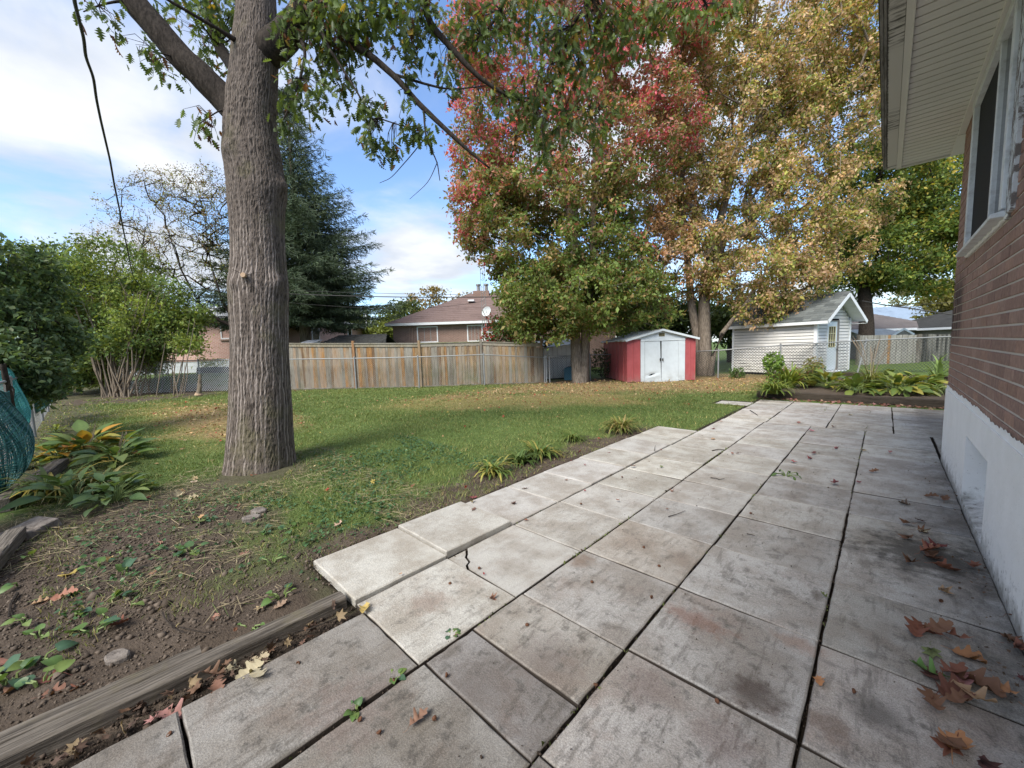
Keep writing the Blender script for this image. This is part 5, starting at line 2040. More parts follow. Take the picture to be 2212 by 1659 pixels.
xd0, xd1 = .62, W_ - .62
ribbed('wall_panel', M_RED, 0.0, TR + .22, 2, .03, HT, 0.0, 'x')
ribbed('wall_panel', M_RED, W_ - TR - .12, W_, 2, .03, HT, 0.0, 'x')
ribbed('wall_panel', M_RED, .0, DEP, 7, .03, HT - .02, .0, 'y')
ribbed('wall_panel', M_RED, .0, DEP, 7, .03, HT - .02, W_ - .012, 'y', amp=-.0)
MB().box((TR + .225, -.016, .03), (xd0 + .06, .012, HT)).build('door_post', M_WHITE, rs_, bevel=.004)
MB().box((xd1 - .06, -.016, .03), (W_ - TR - .125, .012, HT)).build('door_post', M_WHITE, rs_, bevel=.004)
MB().box((TR + .226, -.03, HT - .085), (W_ - TR - .126, -.017, HT + .0)).build('door_track', M_WHITE, rs_, bevel=.003)
MB().box((xd0 + .04, -.02, .0), (xd1 - .04, .012, .05)).build('threshold', M_WHITE, rs_, bevel=.003)
xm = (xd0 + xd1) / 2 - .01
DH = HT - .095


def door(x0, x1, tilt, dent):
    nx_, nz_ = 24, 30
    gx_, gz__ = np.meshgrid(np.linspace(x0, x1, nx_), np.linspace(.055, DH, nz_))
    y = np.full_like(gx_, -.012)
    if dent:
        y = y + .05 * np.exp(-((gx_ - (x0 + .45 * (x1 - x0))) / .22) ** 2 - ((gz__ - .24 - .18 * (gx_ - x0)) / .05) ** 2)
        y = y - .03 * np.exp(-((gx_ - (x0 + .5 * (x1 - x0))) / .25) ** 2 - ((gz__ - .15 - .22 * (gx_ - x0)) / .035) ** 2)
    y = y + .006 * (fbm(gx_ * 3, gz__ * 3, 4.0, 2) - .5)
    gx2 = gx_ + tilt * (gz__ / DH) * (np.abs(gx_ - (x1 if tilt < 0 else x0)) < (x1 - x0)) * ((gx_ - x0) / (x1 - x0) if tilt < 0 else (x1 - gx_) / (x1 - x0))
    V = np.stack([gx2, y, gz__], -1).reshape(-1, 3)
    i_, j_ = np.meshgrid(np.arange(nz_ - 1), np.arange(nx_ - 1), indexing='ij')
    b_ = i_ * nx_ + j_
    F = np.stack([b_, b_ + 1, b_ + nx_ + 1, b_ + nx_], -1).reshape(-1, 4)
    return link('door', npmesh('door', V, F, None, True), M_WHITE, rs_)


dl = door(xd0 + .066, xm - .004, -.05, True)
dr_ = door(xm + .004, xd1 - .066, .0, False)
dl['label'] = 'left white shed door dented near its foot'
for d_, x in ((dl, xm - .055), (dr_, xm + .04)):
    MB().tube([(x, -.016, .86), (x, -.05, .86)], [.022, .022], 10).box((x - .018, -.055, .80), (x + .018, -.045, .92)).build('handle', M_BLACK, d_)
# gable, louvre vent
OV = .10
MB().prism([(.0, -.014, HT + .002), (W_, -.014, HT + .002), (W_ / 2, -.014, HT + PK * .93)], (0, .02, 0)).build('gable', M_WHITE, rs_)
MB().prism([(.0, DEP - .03, HT - .018), (W_, DEP - .03, HT - .018), (W_ / 2, DEP - .03, HT + PK * .93)], (0, .02, 0)).build('gable', M_WHITE, rs_)
q = MB()
q.box((W_ / 2 - .115, -.022, HT + .085), (W_ / 2 + .115, -.015, HT + .215))
M_VENT, g, b = mat('vent_brass', .6, .3, (.27, .24, .12))
vt = q.build('vent', M_VENT, rs_)
q = MB()
for i in range(5):
    for j in range(4):
        q.box((W_ / 2 - .105 + i * .042, -.025, HT + .095 + j * .029), (W_ / 2 - .072 + i * .042, -.0225, HT + .115 + j * .029))
q.build('louvre', M_DGAP, vt)
# roof sheets with standing seams
for side in (0, 1):
    n = 9
    for i in range(n):
        y0, y1 = -OV + (DEP + 2 * OV) * i / n, -OV + (DEP + 2 * OV) * (i + 1) / n
        xe, ze = (-.09, HT - .035) if side == 0 else (W_ + .09, HT - .035)
        xr, zr = W_ / 2, HT + PK
        q = MB()
        q.prism([(xe, y0, ze), (xe, y1 - .001, ze), (xr, y1 - .001, zr), (xr, y0, zr)], (0, 0, .010))
        q.bar((xe, y0 + .012, ze + .02), (xr, y0 + .012, zr + .02), .022, .028, up=(0, 0, 1))
        q.build('roof_panel', M_ROOFM, rs_)
for side in (0, 1):
    xe = -.095 if side == 0 else W_ + .095
    MB().bar((xe, -OV - .012, HT - .045), (W_ / 2, -OV - .012, HT + PK - .01), .02, .075).build('barge_trim', M_WHITE, rs_)
MB().bar((-.10, -OV, HT - .04), (-.10, DEP + OV, HT - .04), .02, .05).build('eave_trim', M_WHITE, rs_)
MB().bar((W_ / 2, -OV - .02, HT + PK + .015), (W_ / 2, DEP + OV, HT + PK + .015), .16, .022).build('ridge_cap', M_ROOFM, rs_)
MB().box((-.05, -.12, -.06), (W_ * .4, -.03, .0)).build('base_plank', M_BLACK, rs_)

# ------------------------------------------------------------------ white clapboard shed
WA, WB = at(*[1475 + 318 / 3, 553 + 780 / 3], 18.0), at(1475 + 855 / 3, 553 + 785 / 3, 15.0)
WA[2] = WB[2] = 0
L_ = float(np.linalg.norm(WB - WA))
wu = (WB - WA) / L_
GW = 2.45
ws = empty('white_shed', tuple(WA), math.atan2(wu[1], wu[0]))       # +X along the long wall, +Y into the shed
tag(ws, 'white clapboard shed with grey shingled gable roof and a narrow door with small panes', 'shed')
WH, WP = 2.27, .88
M_CLAP = None
m, g, b = mat('white_siding', .55, .3)
P = g.pos()
s = g.n('SeparateXYZ')
g.nt.links.new(P, s.inputs[0])
c = g.mix(g.rng(g.noise(P, 2.5, 5, .6), .3, .7), (.68, .665, .635), (.60, .585, .55))
c = g.mix(g.m('MULTIPLY', g.rng(s.outputs[2], .7, .05), g.rng(g.noise(P, 5, 5, .7), .35, .7)), c, (.40, .385, .34))
c = g.mix(g.rng(g.noise(g.map(P, (2, 2, 9)), 2, 5, .7), .62, .75, 0, .3), c, (.50, .49, .46))
g.set(b.inputs['Base Color'], c)
M_CLAP = m
MB().box((.03, .03, .0), (L_ - .03, GW - .03, WH)).prism([(L_ - .04, .03, WH), (L_ - .04, GW - .03, WH), (L_ - .04, GW / 2, WH + WP - .05)], (-.1, 0, 0)).build('body', M_DGAP, ws)
ph_ = .125
rw = random.Random(6)
nrow = int((WH - .1) / ph_)
for r in range(nrow + 1):
    z0, z1 = .10 + r * ph_, min(.10 + (r + 1) * ph_ - .013, WH)
    if z1 - z0 < .03:
        continue
    wv = .02 * math.exp(-((r - 2) / 1.6) ** 2)
    q = MB()
    n = 14
    for i in range(n):                      # slightly wavy long planks low on the wall
        xa, xb = .08 + (L_ - .16) * i / n, .08 + (L_ - .16) * (i + 1) / n
        da, db = wv * math.sin(i * 1.9 + r), wv * math.sin((i + 1) * 1.9 + r)
        q.add([(xa, -.026, z0 + da), (xb, -.026, z0 + db), (xb, -.002, z1 + db), (xa, -.002, z1 + da), (xa, .03, z0 + da), (xb, .03, z0 + db)], [(0, 1, 2, 3), (4, 5, 1, 0)])
    q.build('siding_plank', M_CLAP, ws)
d0, d1 = .72, 1.58                                   # door opening along the gable
r = 0
while True:
    z0 = .10 + r * ph_
    z1 = z0 + ph_ - .013
    if z0 > WH + WP - .12:
        break
    ins = 0.0 if z1 <= WH else (z1 - WH) / WP * GW / 2
    lo, hi = .07 + ins * .95, GW - .07 - ins * .95
    spans = [(lo, d0 - .0), (d1 + .0, hi)] if z0 < 2.12 else [(lo, hi)]
    for (ya, yb) in spans:
        if yb - ya < .05:
            continue
        q = MB()
        q.add([(L_ + .026, ya, z0), (L_ + .026, yb, z0), (L_ + .002, yb, z1), (L_ + .002, ya, z1), (L_ - .03, ya, z0), (L_ - .03, yb, z0)], [(0, 1, 2, 3), (4, 5, 1, 0)])
        q.build('siding_plank', M_CLAP, ws)
    r += 1
m, g, b = mat('white_trim', .5, .3)
g.set(b.inputs['Base Color'], g.mix(g.noise(g.pos(), 6, 4), (.68, .70, .71), (.76, .775, .78)))
M_TRIM = m
for (a, c_) in (((.0, -.034, .06), (.075, .03, WH)), ((L_ - .075, -.034, .06), (L_ + .0, .0, WH)), ((L_ - .0, -.034, .06), (L_ + .034, .065, WH)), ((L_ - .03, GW - .065, .06), (L_ + .034, GW + .034, WH))):
    MB().box(a, c_).build('corner_board', M_TRIM, ws)
# door
m, g, b = mat('grey_door_frame', .7, .2)
g.set(b.inputs['Base Color'], g.mix(g.noise(g.map(g.pos(), (8, 8, 1)), 4, 5, .7), (.13, .115, .10), (.30, .28, .25)))
M_JAMB = m
MB().box((L_ - .02, d1 - .10, .12), (L_ + .03, d1, 2.16)).build('door_jamb', M_JAMB, ws)
MB().box((L_ - .02, d0, .12), (L_ + .022, d0 + .035, 2.12)).build('door_jamb', M_TRIM, ws)
MB().box((L_ - .02, d0, 2.122), (L_ + .03, d1 - .102, 2.165)).build('door_head', M_JAMB, ws)
m, g, b = mat('white_door_paint', .45, .3, (.70, .76, .80))
M_DOORP = m
dr1 = MB()
e0, e1 = d0 + .04, d1 - .105
g0, g1, h0, h1 = e0 + .10, e1 - .12, 1.12, 1.92
for a, c_, z0, z1 in ((e0, e1, .22, h0), (e0, e1, h1, 2.118), (e0, g0, h0, h1), (g1, e1, h0, h1)):
    dr1.box((L_ - .03, a, z0), (L_ + .004, c_, z1))
dd_ = dr1.build('door', M_DOORP, ws)
m, g, b = mat('yellow_muntin', .5, .3, (.60, .55, .33))
M_YEL = m
q = MB()
for k in range(4):
    yk = g0 + (g1 - g0) * k / 3
    q.box((L_ - .012, yk - .011, h0 + (.0 if k in (0, 3) else .0)), (L_ + .012, yk + .011, h1))
for k in range(4):
    zk = h0 + (h1 - h0) * k / 3
    for j in range(3):
        q.box((L_ - .012, g0 + (g1 - g0) * j / 3 + .0115, zk - .011), (L_ + .012, g0 + (g1 - g0) * (j + 1) / 3 - .0115, zk + .011))
q.build('muntin', M_YEL, dd_)
M_DPANE, g, b = mat('dark_pane', .08, .5, (.02, .022, .02))
for j in range(3):
    for k in range(3):
        MB().box((L_ - .02, g0 + (g1 - g0) * j / 3 + .012, h0 + (h1 - h0) * k / 3 + .012), (L_ - .014, g0 + (g1 - g0) * (j + 1) / 3 - .012, h0 + (h1 - h0) * (k + 1) / 3 - .012)).build('pane', M_DPANE, dd_)
MB().tube([(L_ + .005, e1 - .05, 1.02), (L_ + .05, e1 - .05, 1.02), (L_ + .07, e1 - .05, 1.02)], [.012, .03, .024], 10).build('knob', M_BLACK, dd_, smooth=True)
MB().box((L_ - .0, d0 - .02, .10), (L_ + .32, d1 + .02, .20)).build('step', M_TRIM, ws)
# roof: shingles in courses
m, g, b = mat('grey_shingle', .92, .12)
oc = g.oc()
c = g.mix(.8, oc, g.mix(g.noise(g.pos(), 60, 4, .75), (.55, .55, .55), (1.4, 1.4, 1.4)), 'MULTIPLY')
g.set(b.inputs['Base Color'], c)
M_SHING = m
OE, OG, OB = .22, .46, .12
sl_ = math.hypot(GW / 2 + OE, WP * (GW / 2 + OE) / (GW / 2))
slope = WP / (GW / 2)
for side in (0, 1):
    q = MB()
    ye = -OE if side == 0 else GW + OE
    ze = WH - slope * OE
    q.prism([(-OB, ye, ze), (L_ + OG, ye, ze), (L_ + OG, GW / 2, WH + WP), (-OB, GW / 2, WH + WP)], (0, 0, .05))
    q.build('roof_deck', M_TRIM, ws)
ncr, tabw = 12, .30
smesh = {}
for side in (0, 1):
    for r in range(ncr):
        f0, f1 = r / ncr, min(1.0, (r + 1.35) / ncr)
        x = -OB - .02 - (tabw / 2 if r % 2 else 0)
        qq = MB()
        while x < L_ + OG:
            w = tabw * rw.uniform(.75, 1.2)
            xa, xb = max(x, -OB - .02), min(x + w - .004, L_ + OG + .02)
            x += w
            if xb - xa < .04:
                continue
            def sp(f, up):
                y = (-OE - .03) + (GW / 2 + OE + .03) * f
                z = WH - slope * (OE + .03) + slope * (GW / 2 + OE + .03) * f + .052 + up
                return (y if side == 0 else GW - y), z
            lift = .012 + rw.uniform(0, .012)
            (y0, za), (y1, zb) = sp(f0, lift), sp(f1, .004)
            y0b, zab = sp(f0, 0.001)
            vs = [(xa, y0, za), (xb, y0, za), (xb, y1, zb), (xa, y1, zb), (xa, y0b, zab), (xb, y0b, zab)]
            fs = [(0, 1, 2, 3), (4, 5, 1, 0), (0, 3, 4), (5, 2, 1)]
            if side == 0:
                t = rw.choice(((.115, .125, .122), (.165, .178, .172), (.085, .093, .092), (.135, .145, .14)))
                o = MB().add(vs, fs).build('shingle', M_SHING, ws)
                o.color = (*t, 1)
            else:
                qq.add(vs, fs)
        if side:
            o = qq.build('shingle_course', M_SHING, ws)
            o.color = (.13, .14, .136, 1)
MB().prism([(-OB, GW / 2 - .13, WH + WP - .03 + .0), (-OB, GW / 2, WH + WP + .085), (-OB, GW / 2 + .13, WH + WP - .03)], (L_ + OG + OB + .02, 0, 0)).build('ridge_cap', M_SHING, ws).color = (.11, .118, .118, 1)
MB().box((-OB, -OE - .012, WH - slope * OE - .10), (L_ + OG, -OE + .0, WH - slope * OE + .04)).build('eave_board', M_TRIM, ws)
for side in (0, 1):
    ye = -OE if side == 0 else GW + OE
    MB().bar((L_ + OG + .012, ye, WH - slope * OE - .035), (L_ + OG + .012, GW / 2, WH + WP - .035), .022, .13).build('barge_board', M_TRIM, ws)
    ys_ = -OE if side == 0 else GW + OE
    MB().box((L_ + .03, min(ys_, ys_ + (.24 if side == 0 else -.24)), WH - slope * OE - .10), (L_ + OG, max(ys_, ys_ + (.24 if side == 0 else -.24)), WH - slope * OE - .085)).build('eave_return', M_TRIM, ws)
    q = MB()
    for k in range(9):
        f0, f1 = k / 9 + .004, (k + 1) / 9 - .004
        ya, yb = ye + (GW / 2 - ye) * f0, ye + (GW / 2 - ye) * f1
        za, zb = WH - slope * OE + (WP + slope * OE) * f0 - .012, WH - slope * OE + (WP + slope * OE) * f1 - .012
        q.prism([(L_ + .02, ya, za), (L_ + OG, ya, za), (L_ + OG, yb, zb), (L_ + .02, yb, zb)], (0, 0, .010))
    q.build('soffit_board', M_TRIM, ws)

# ------------------------------------------------------------------ pale lean-to shed behind the maple
lp = at(1176, 822, 17.6)
lp[2] = 0
lq = at(1262, 820, 18.4)
lq[2] = 0
LW = float(np.linalg.norm(lq - lp))
lu = (lq - lp) / LW
M_FARW = metal('chalky_white_metal', (.85, .86, .86), (.74, .75, .75))
lt_ = empty('lean_to_shed', tuple(lp), math.atan2(lu[1], lu[0]))
tag(lt_, 'pale ribbed metal lean to shed half hidden behind the maple trunk', 'shed')
hz = topz(1176, 752, lp)
hz2 = topz(1248, 741, lq)
MB().prism([(.02, .02, 0), (LW, .02, 0), (LW, .02, hz2 - .02), (.02, .02, hz - .02)], (0, 1.5, 0)).build('body', M_DGAP, lt_)
n = 9
for i in range(n):
    a, c_ = LW * i / n, LW * (i + 1) / n
    q = MB().prism([(a + .004, -.0, .05), (c_ - .012, 0, .05), (c_ - .012, 0, hz + (hz2 - hz) * (i + 1) / n), (a + .004, 0, hz + (hz2 - hz) * i / n)], (0, .018, 0))
    q.build('wall_panel', M_FARW, lt_)
MB().box((0, -.006, hz * .66), (LW, -.001, hz * .66 + .02)).build('seam', M_ROOFM, lt_)
for i in range(6):
    a, c_ = -.06 + (LW + .1) * i / 6, -.06 + (LW + .1) * (i + 1) / 6
    ha, hc = hz + (hz2 - hz) * i / 6, hz + (hz2 - hz) * (i + 1) / 6
    q = MB().prism([(a + .01, -.12, ha), (c_ - .01, -.12, hc), (c_ - .01, 1.5, hc + .32), (a + .01, 1.5, ha + .32)], (0, 0, .02))
    q.build('roof_panel', M_ROOFM, lt_)

# ------------------------------------------------------------------ blue bin behind the chain link
bp = gnd(1232, 822.5)
bp = bp * [1.03, 1.03, 0]
bn = empty('plastic_bin', tuple(bp), math.radians(38))
tag(bn, 'blue plastic bin with ribbed rounded top behind the chain link by the maple', 'bin')
M_BLUE, g, b = mat('blue_plastic', .45, .35)
g.set(b.inputs['Base Color'], g.mix(g.noise(g.pos(), 8, 5), (.045, .16, .23), (.08, .22, .30)))
prof = [(-.27, 0), (.27, 0), (.27, .40), (.22, .49), (.12, .54), (-.12, .54), (-.22, .49), (-.27, .40)]
MB().prism([(x, -.28, z) for x, z in prof], (0, .56, 0)).build('body', M_BLUE, bn, bevel=.012)
for y in (-.2, -.07, .07, .2):
    MB().tube([(x * 1.02, y, z * 1.01 + .004) for x, z in prof[1:]], .014, 6).build('rib', M_BLUE, bn, smooth=True)
MB().tube([(-.10, 0, .54), (-.08, 0, .585), (.08, 0, .585), (.10, 0, .54)], .012, 6).build('handle', M_BLACK, bn, smooth=True)

# ------------------------------------------------------------------ neighbouring houses
def brickmat(name, a, bb, mortar, w=.22, h=.075):
    m, g, b = mat(name, .9, .15)
    T = g.obj()
    sx = g.n('SeparateXYZ')
    g.nt.links.new(T, sx.inputs[0])
    cv = g.n('CombineXYZ', {'X': g.m('ADD', sx.outputs[0], sx.outputs[1]), 'Y': sx.outputs[2]})
    t = g.n('TexBrick')
    t.inputs['Scale'].default_value = 1.0
    for k, v in (('Mortar Size', .010), ('Brick Width', w), ('Row Height', h), ('Bias', 0.0)):
        t.inputs[k].default_value = v
    t.inputs['Color1'].default_value = (*a, 1)
    t.inputs['Color2'].default_value = (*bb, 1)
    t.inputs['Mortar'].default_value = (*mortar, 1)
    g.nt.links.new(cv.outputs[0], t.inputs['Vector'])
    c = g.mix(.6, t.outputs['Color'], g.mix(g.noise(g.pos(), 2.5, 5, .7), (.65, .65, .65), (1.3, 1.3, 1.3)), 'MULTIPLY')
    g.set(b.inputs['Base Color'], c)
    g.bump(b, t.outputs['Fac'], -.5, .01)
    return m


def shinglemat(name, a, bb):
    m, g, b = mat(name, .92, .12)
    T = g.pos()
    c = g.mix(g.noise(g.map(T, (4, 4, 14)), 1.6, 5, .7), a, bb)
    c = g.mix(g.rng(g.noise(T, 1.1, 4), .45, .75, 0, .5), c, tuple(v * .62 for v in a))
    g.set(b.inputs['Base Color'], c)
    g.bump(b, g.noise(T, 12, 4), .4, .02)
    return m


M_PINK = brickmat('pink_brick', (.46, .25, .205), (.53, .30, .25), (.60, .52, .46))
M_BRN = brickmat('brown_brick', (.21, .13, .105), (.26, .16, .13), (.30, .24, .205))
M_SHB = shinglemat('brown_shingles', (.135, .094, .085), (.225, .165, .148))
M_SHG = shinglemat('grey_shingles', (.12, .105, .10), (.19, .168, .16))
M_SHU = shinglemat('sky_tinted_shingles', (.20, .26, .34), (.30, .37, .46))  # blue of the reflected sky put into the shingle colour
M_SHK = shinglemat('black_shingles', (.030, .030, .029), (.085, .085, .08))
M_SHL = shinglemat('pale_shingles', (.42, .43, .45), (.56, .57, .59))
M_FAR, g, b = mat('house_trim_white', .5, .3, (.72, .74, .76))
M_HG, g, b = mat('house_window_dark', .15, .18, (.012, .014, .016))


def plane_frame(px, d, name, label, cat='house', z0=0.0):
    """Empty whose +X runs along the picture plane to the right and whose +Y goes away from the yard."""
    p = at(px, 740, d)
    e = empty(name, (float(p[0]), float(p[1]), z0))
    rx = RC @ np.array([1, 0, 0])
    e.rotation_euler = (0, 0, math.atan2(rx[1], rx[0]))
    tag(e, label, cat)
    return e


def zat(x, y, d):
    return float(at(x, y, d)[2])


def window(e, x0, x1, z0, z1, y=0.0, n=2, white=None, blind=False, fr=.07):
    w = MB()
    w.box((x0, y - .04, z0), (x0 + fr, y + .05, z1)).box((x1 - fr, y - .04, z0), (x1, y + .05, z1))
    w.box((x0 + fr, y - .04, z0), (x1 - fr, y + .05, z0 + fr)).box((x0 + fr, y - .04, z1 - fr), (x1 - fr, y + .05, z1))
    o = w.build('window', white or M_FAR, e)
    MB().box((x0 + fr, y + .005, z0 + fr), (x1 - fr, y + .015, z1 - fr)).build('pane', M_HG if not blind else M_BLIND, o)
    q = MB()
    for k in range(1, n):
        xx = x0 + fr + (x1 - x0 - 2 * fr) * k / n
        q.box((xx - .018, y - .006, z0 + fr), (xx + .018, y + .02, z1 - fr))
    if n > 1:
        q.build('mullion', M_GALV, o)
    MB().box((x0 - .06, y - .09, z0 - .08), (x1 + .06, y + .02, z0 - .002)).build('sill', M_SILL, o)
    return o


M_BLIND, g, b = mat('window_blind', .5, .4)
g.set(b.inputs['Base Color'], g.mix(g.m('FRACT', g.m('MULTIPLY', g.n('SeparateXYZ', {'Vector': g.pos()}).outputs[2], 8.0)), (.30, .34, .34), (.46, .50, .50)))
M_SILL, g, b = mat('stone_sill', .8, .2, (.34, .24, .20))


def hip_roof(e, x0, x1, y0, y1, ze, zr, m, inset=None, ov=.45, courses=16):
    """Hip roof whose shingle courses are real steps, one part."""
    hw = (y1 - y0) / 2 + ov
    ins = inset or hw
    X0, X1, Y0, Y1 = x0 - ov, x1 + ov, y0 - ov, y1 + ov
    q = MB()
    for k in range(courses):
        f0, f1 = k / courses, (k + 1) / courses
        st = .018
        for side in range(4):
            def ringp(f, up):
                a, bb = X0 + ins * f, X1 - ins * f
                c, d = Y0 + hw * f, Y1 - hw * f
                z = ze + (zr - ze) * f + up
                cs = [(a, c, z), (bb, c, z), (bb, d, z), (a, d, z)]
                return cs[side], cs[(side + 1) % 4]
            A0, B0_ = ringp(f0, st)
            A1_, B1_ = ringp(f1, 0.0)
            q.add([A0, B0_, B1_, A1_, ringp(f0, -.001)[0], ringp(f0, -.001)[1]], [(0, 1, 2, 3), (4, 5, 1, 0)])
    r = q.build('roof', m, e)
    q = MB()
    t = .16
    q.box((X0, Y0, ze - t), (X1, Y0 + .03, ze)).box((X0, Y1 - .03, ze - t), (X1, Y1, ze)).box((X0, Y0 + .031, ze - t), (X0 + .03, Y1 - .031, ze)).box((X1 - .03, Y0 + .031, ze - t), (X1, Y1 - .031, ze))
    q.build('fascia', M_FAR, e)
    MB().box((X0 + .032, Y0 + .032, ze - t + .02), (X1 - .032, Y1 - .032, ze - t + .04)).build('soffit', M_FAR, e)
    return r


# --- pink brick bungalow at the left
PD = 23.0
pk = plane_frame(150, PD, 'brick_bungalow', 'pink brick bungalow with white eaves behind the bushes at the left')
sc = PD / FOC
wx = lambda x: (x - 150) * sc
ze, zb = zat(480, 690, PD), zat(480, 779, PD)
MB().box((wx(150), 0, zb), (wx(606), 16, ze)).build('wall', M_PINK, pk)
M_WBLK = brickmat('white_block', (.66, .68, .70), (.60, .62, .64), (.42, .44, .46), .4, .2)
MB().box((wx(150) + .03, .04, -.1), (wx(606) - .03, 15.9, zb - .002)).build('foundation', M_WBLK, pk)
window(pk, wx(479), wx(532), zat(480, 733, PD), zat(480, 692, PD), n=1, blind=True, y=-.0)
window(pk, wx(230), wx(300), zat(260, 735, PD), zat(260, 692, PD), n=2)
window(pk, wx(440), wx(456), zat(440, 801, PD), zat(440, 785, PD), n=1, y=.04, fr=.04)
hip_roof(pk, wx(150), wx(606), 0, 16, ze + .12, ze + 2.0, M_SHL, ov=.5)
sq = MB()
for (ya, yb) in ((3.6, 4.7), (9.5, 10.3)):
    o = MB().box((wx(606) + .002, ya, ze - 1.5), (wx(606) + .05, yb, ze - .12)).build('window', M_FAR, pk)
    MB().box((wx(606) + .052, ya + .1, ze - 1.4), (wx(606) + .056, yb - .1, ze - .22)).build('pane', M_HG, o)
MB().tube([(wx(606) + .35, 13, ze - .1), (wx(606) + .35, 13, ze + 1.9)], .06, 8).build('flue', M_FAR, pk)

# --- brown bungalow in the middle
BD = 26.0
bh = plane_frame(850, BD, 'brick_bungalow', 'brown brick bungalow with brown hip roof and white framed windows behind the fence')
sc = BD / FOC
wx = lambda x: (x - 850) * sc
ze = zat(950, 700, BD)
MB().box((0, 0, -.1), (wx(1330), 9.5, ze)).build('wall', M_BRN, bh)
window(bh, wx(902), wx(947), zat(925, 740, BD), zat(925, 705, BD), n=3)
window(bh, wx(1010), wx(1043), zat(1025, 738, BD), zat(1025, 702, BD), n=4)
window(bh, wx(1192), wx(1227), zat(1210, 735, BD), zat(1210, 702, BD), n=2)
hip_roof(bh, 0, wx(1330), 0, 9.5, ze + .1, zat(1005, 640, BD + 5) + .1, M_SHB, ov=.40)
q = MB()
for x in (886, 893):
    q.tube([(wx(x), -.04, .2), (wx(x), -.04, ze - .2)], .022, 6)
q.build('conduit', M_SILL, bh)
MB().box((wx(1030) - .5, 4.1, zat(1040, 652, BD + 4)), (wx(1030) + .7, 4.9, zat(1040, 629, BD + 4))).build('chimney', M_BRN, bh)
for x in (1026, 1046):
    cx_ = wx(x)
    zt_ = zat(1040, 629, BD + 4)
    MB().tube([(cx_, 4.5, zt_), (cx_, 4.5, zt_ + .42), (cx_, 4.5, zt_ + .43), (cx_, 4.5, zt_ + .55)], [.13, .13, .19, .19], 10).build('flue', M_GALV, bh)
MB().box((wx(1005), 2.6, zat(1005, 652, BD + 2.6)), (wx(1005) + .45, 3.0, zat(1005, 652, BD + 2.6) + .12)).build('roof_vent', M_FAR, bh)
# grapevine hanging over the fence beside the tower
# --- antenna mast and dishes
am = plane_frame(1048, BD - 1.2, 'antenna_mast', 'slim steel lattice antenna mast in front of the brown bungalow', 'antenna')
ztop = zat(1048, 585, BD - 1.2)
q = MB()
for x, y in ((-.13, 0), (.13, 0), (0, .22)):
    q.tube([(x, y, 0), (x, y, ztop)], .016, 6)
for k in range(int(ztop / .42)):
    z = .3 + k * .42
    q.tube([(-.13, 0, z), (.13, 0, z + .21), (0, .22, z), (-.13, 0, z)], .009, 4)
q.build('lattice', M_GALV, am)


def dish(px, py, d, r, label):
    e = plane_frame(px, d, 'satellite_dish', label, 'satellite dish')
    z = zat(px, py, d)
    q = MB()
    ns, nr = 16, 4
    vs, fs = [(0, .09, z)], []
    nd = Vector((-.45, -.8, .35)).normalized()
    R = nd.to_track_quat('Z', 'Y').to_matrix()
    vs = [tuple(R @ Vector((0, 0, -.16)) + Vector((0, 0, z)))]
    for i in range(1, nr + 1):
        for k in range(ns):
            t = 2 * math.pi * k / ns
            rr = r * i / nr
            vs.append(tuple(R @ Vector((rr * math.cos(t), rr * math.sin(t), -.16 + .16 * (i / nr) ** 2)) + Vector((0, 0, z))))
    for k in range(ns):
        fs.append((0, 1 + k, 1 + (k + 1) % ns))
    for i in range(nr - 1):
        for k in range(ns):
            a, bb = 1 + i * ns + k, 1 + i * ns + (k + 1) % ns
            fs.append((a, bb, bb + ns, a + ns))
    q.add(vs, fs)
    q.build('reflector', M_DISH, e, smooth=True)
    MB().tube([tuple(R @ Vector((0, -r, 0)) + Vector((0, 0, z))), tuple(R @ Vector((0, -r * .3, .42)) + Vector((0, 0, z)))], .02, 6).build('feed_arm', M_GALV, e)
    MB().tube([(0, .15, z), (.0, .25, z - .5)], .03, 6).build('bracket', M_GALV, e)


M_DISH, g, b = mat('dish_grey', .5, .35, (.55, .58, .60))
dish(1053, 673, BD - 1.4, .33, 'small grey satellite dish on the antenna mast above the eaves')
dish(1056, 726, BD - 1.6, .36, 'grey satellite dish low beside the second window of the brown bungalow')

# --- low black roofed outbuilding behind the fence
ob = plane_frame(680, 21, 'outbuilding', 'low outbuilding with rough black shingle roof peeking over the board fence', 'building')
sc = 21 / FOC
z0, z1 = zat(750, 745, 21), zat(750, 723, 22)
rk = random.Random(2)
MB().box((.2, .2, -.1), (150 * sc - .2, 2.6, z0)).build('wall', M_DGAP, ob)
for k in range(8):
    f0, f1 = k / 8, (k + 1) / 8
    q = MB()
    x = -.1 + .9 * f0
    xe = 152 * sc - .35 * f0
    while x < xe:
        w = rk.uniform(.16, .34)
        li = rk.uniform(.01, .045)
        q.add([(x, f0 * 1.4, z0 + (z1 - z0) * f0 + li), (min(x + w, xe), f0 * 1.4, z0 + (z1 - z0) * f0 + li), (min(x + w, xe), f1 * 1.45, z0 + (z1 - z0) * f1), (x, f1 * 1.45, z0 + (z1 - z0) * f1),
               (x, f0 * 1.4, z0 + (z1 - z0) * f0 - .02), (min(x + w, xe), f0 * 1.4, z0 + (z1 - z0) * f0 - .02)], [(0, 1, 2, 3), (4, 5, 1, 0)])
        x += w + .006
    q.build('shingle_course', M_SHK, ob)
MB().prism([(.8, 1.45, z1 - .02), (150 * sc - .3, 1.45, z1 - .02), (150 * sc, 2.8, z0 - .1), (0, 2.8, z0 - .1)], (0, 0, .02)).build('roof', M_SHK, ob)
wr = plane_frame(640, 20.5, 'shelter_roof', 'small pale sheet roof just over the fence right of the oak trunk', 'shelter')
zz0 = zat(655, 744, 20.5)
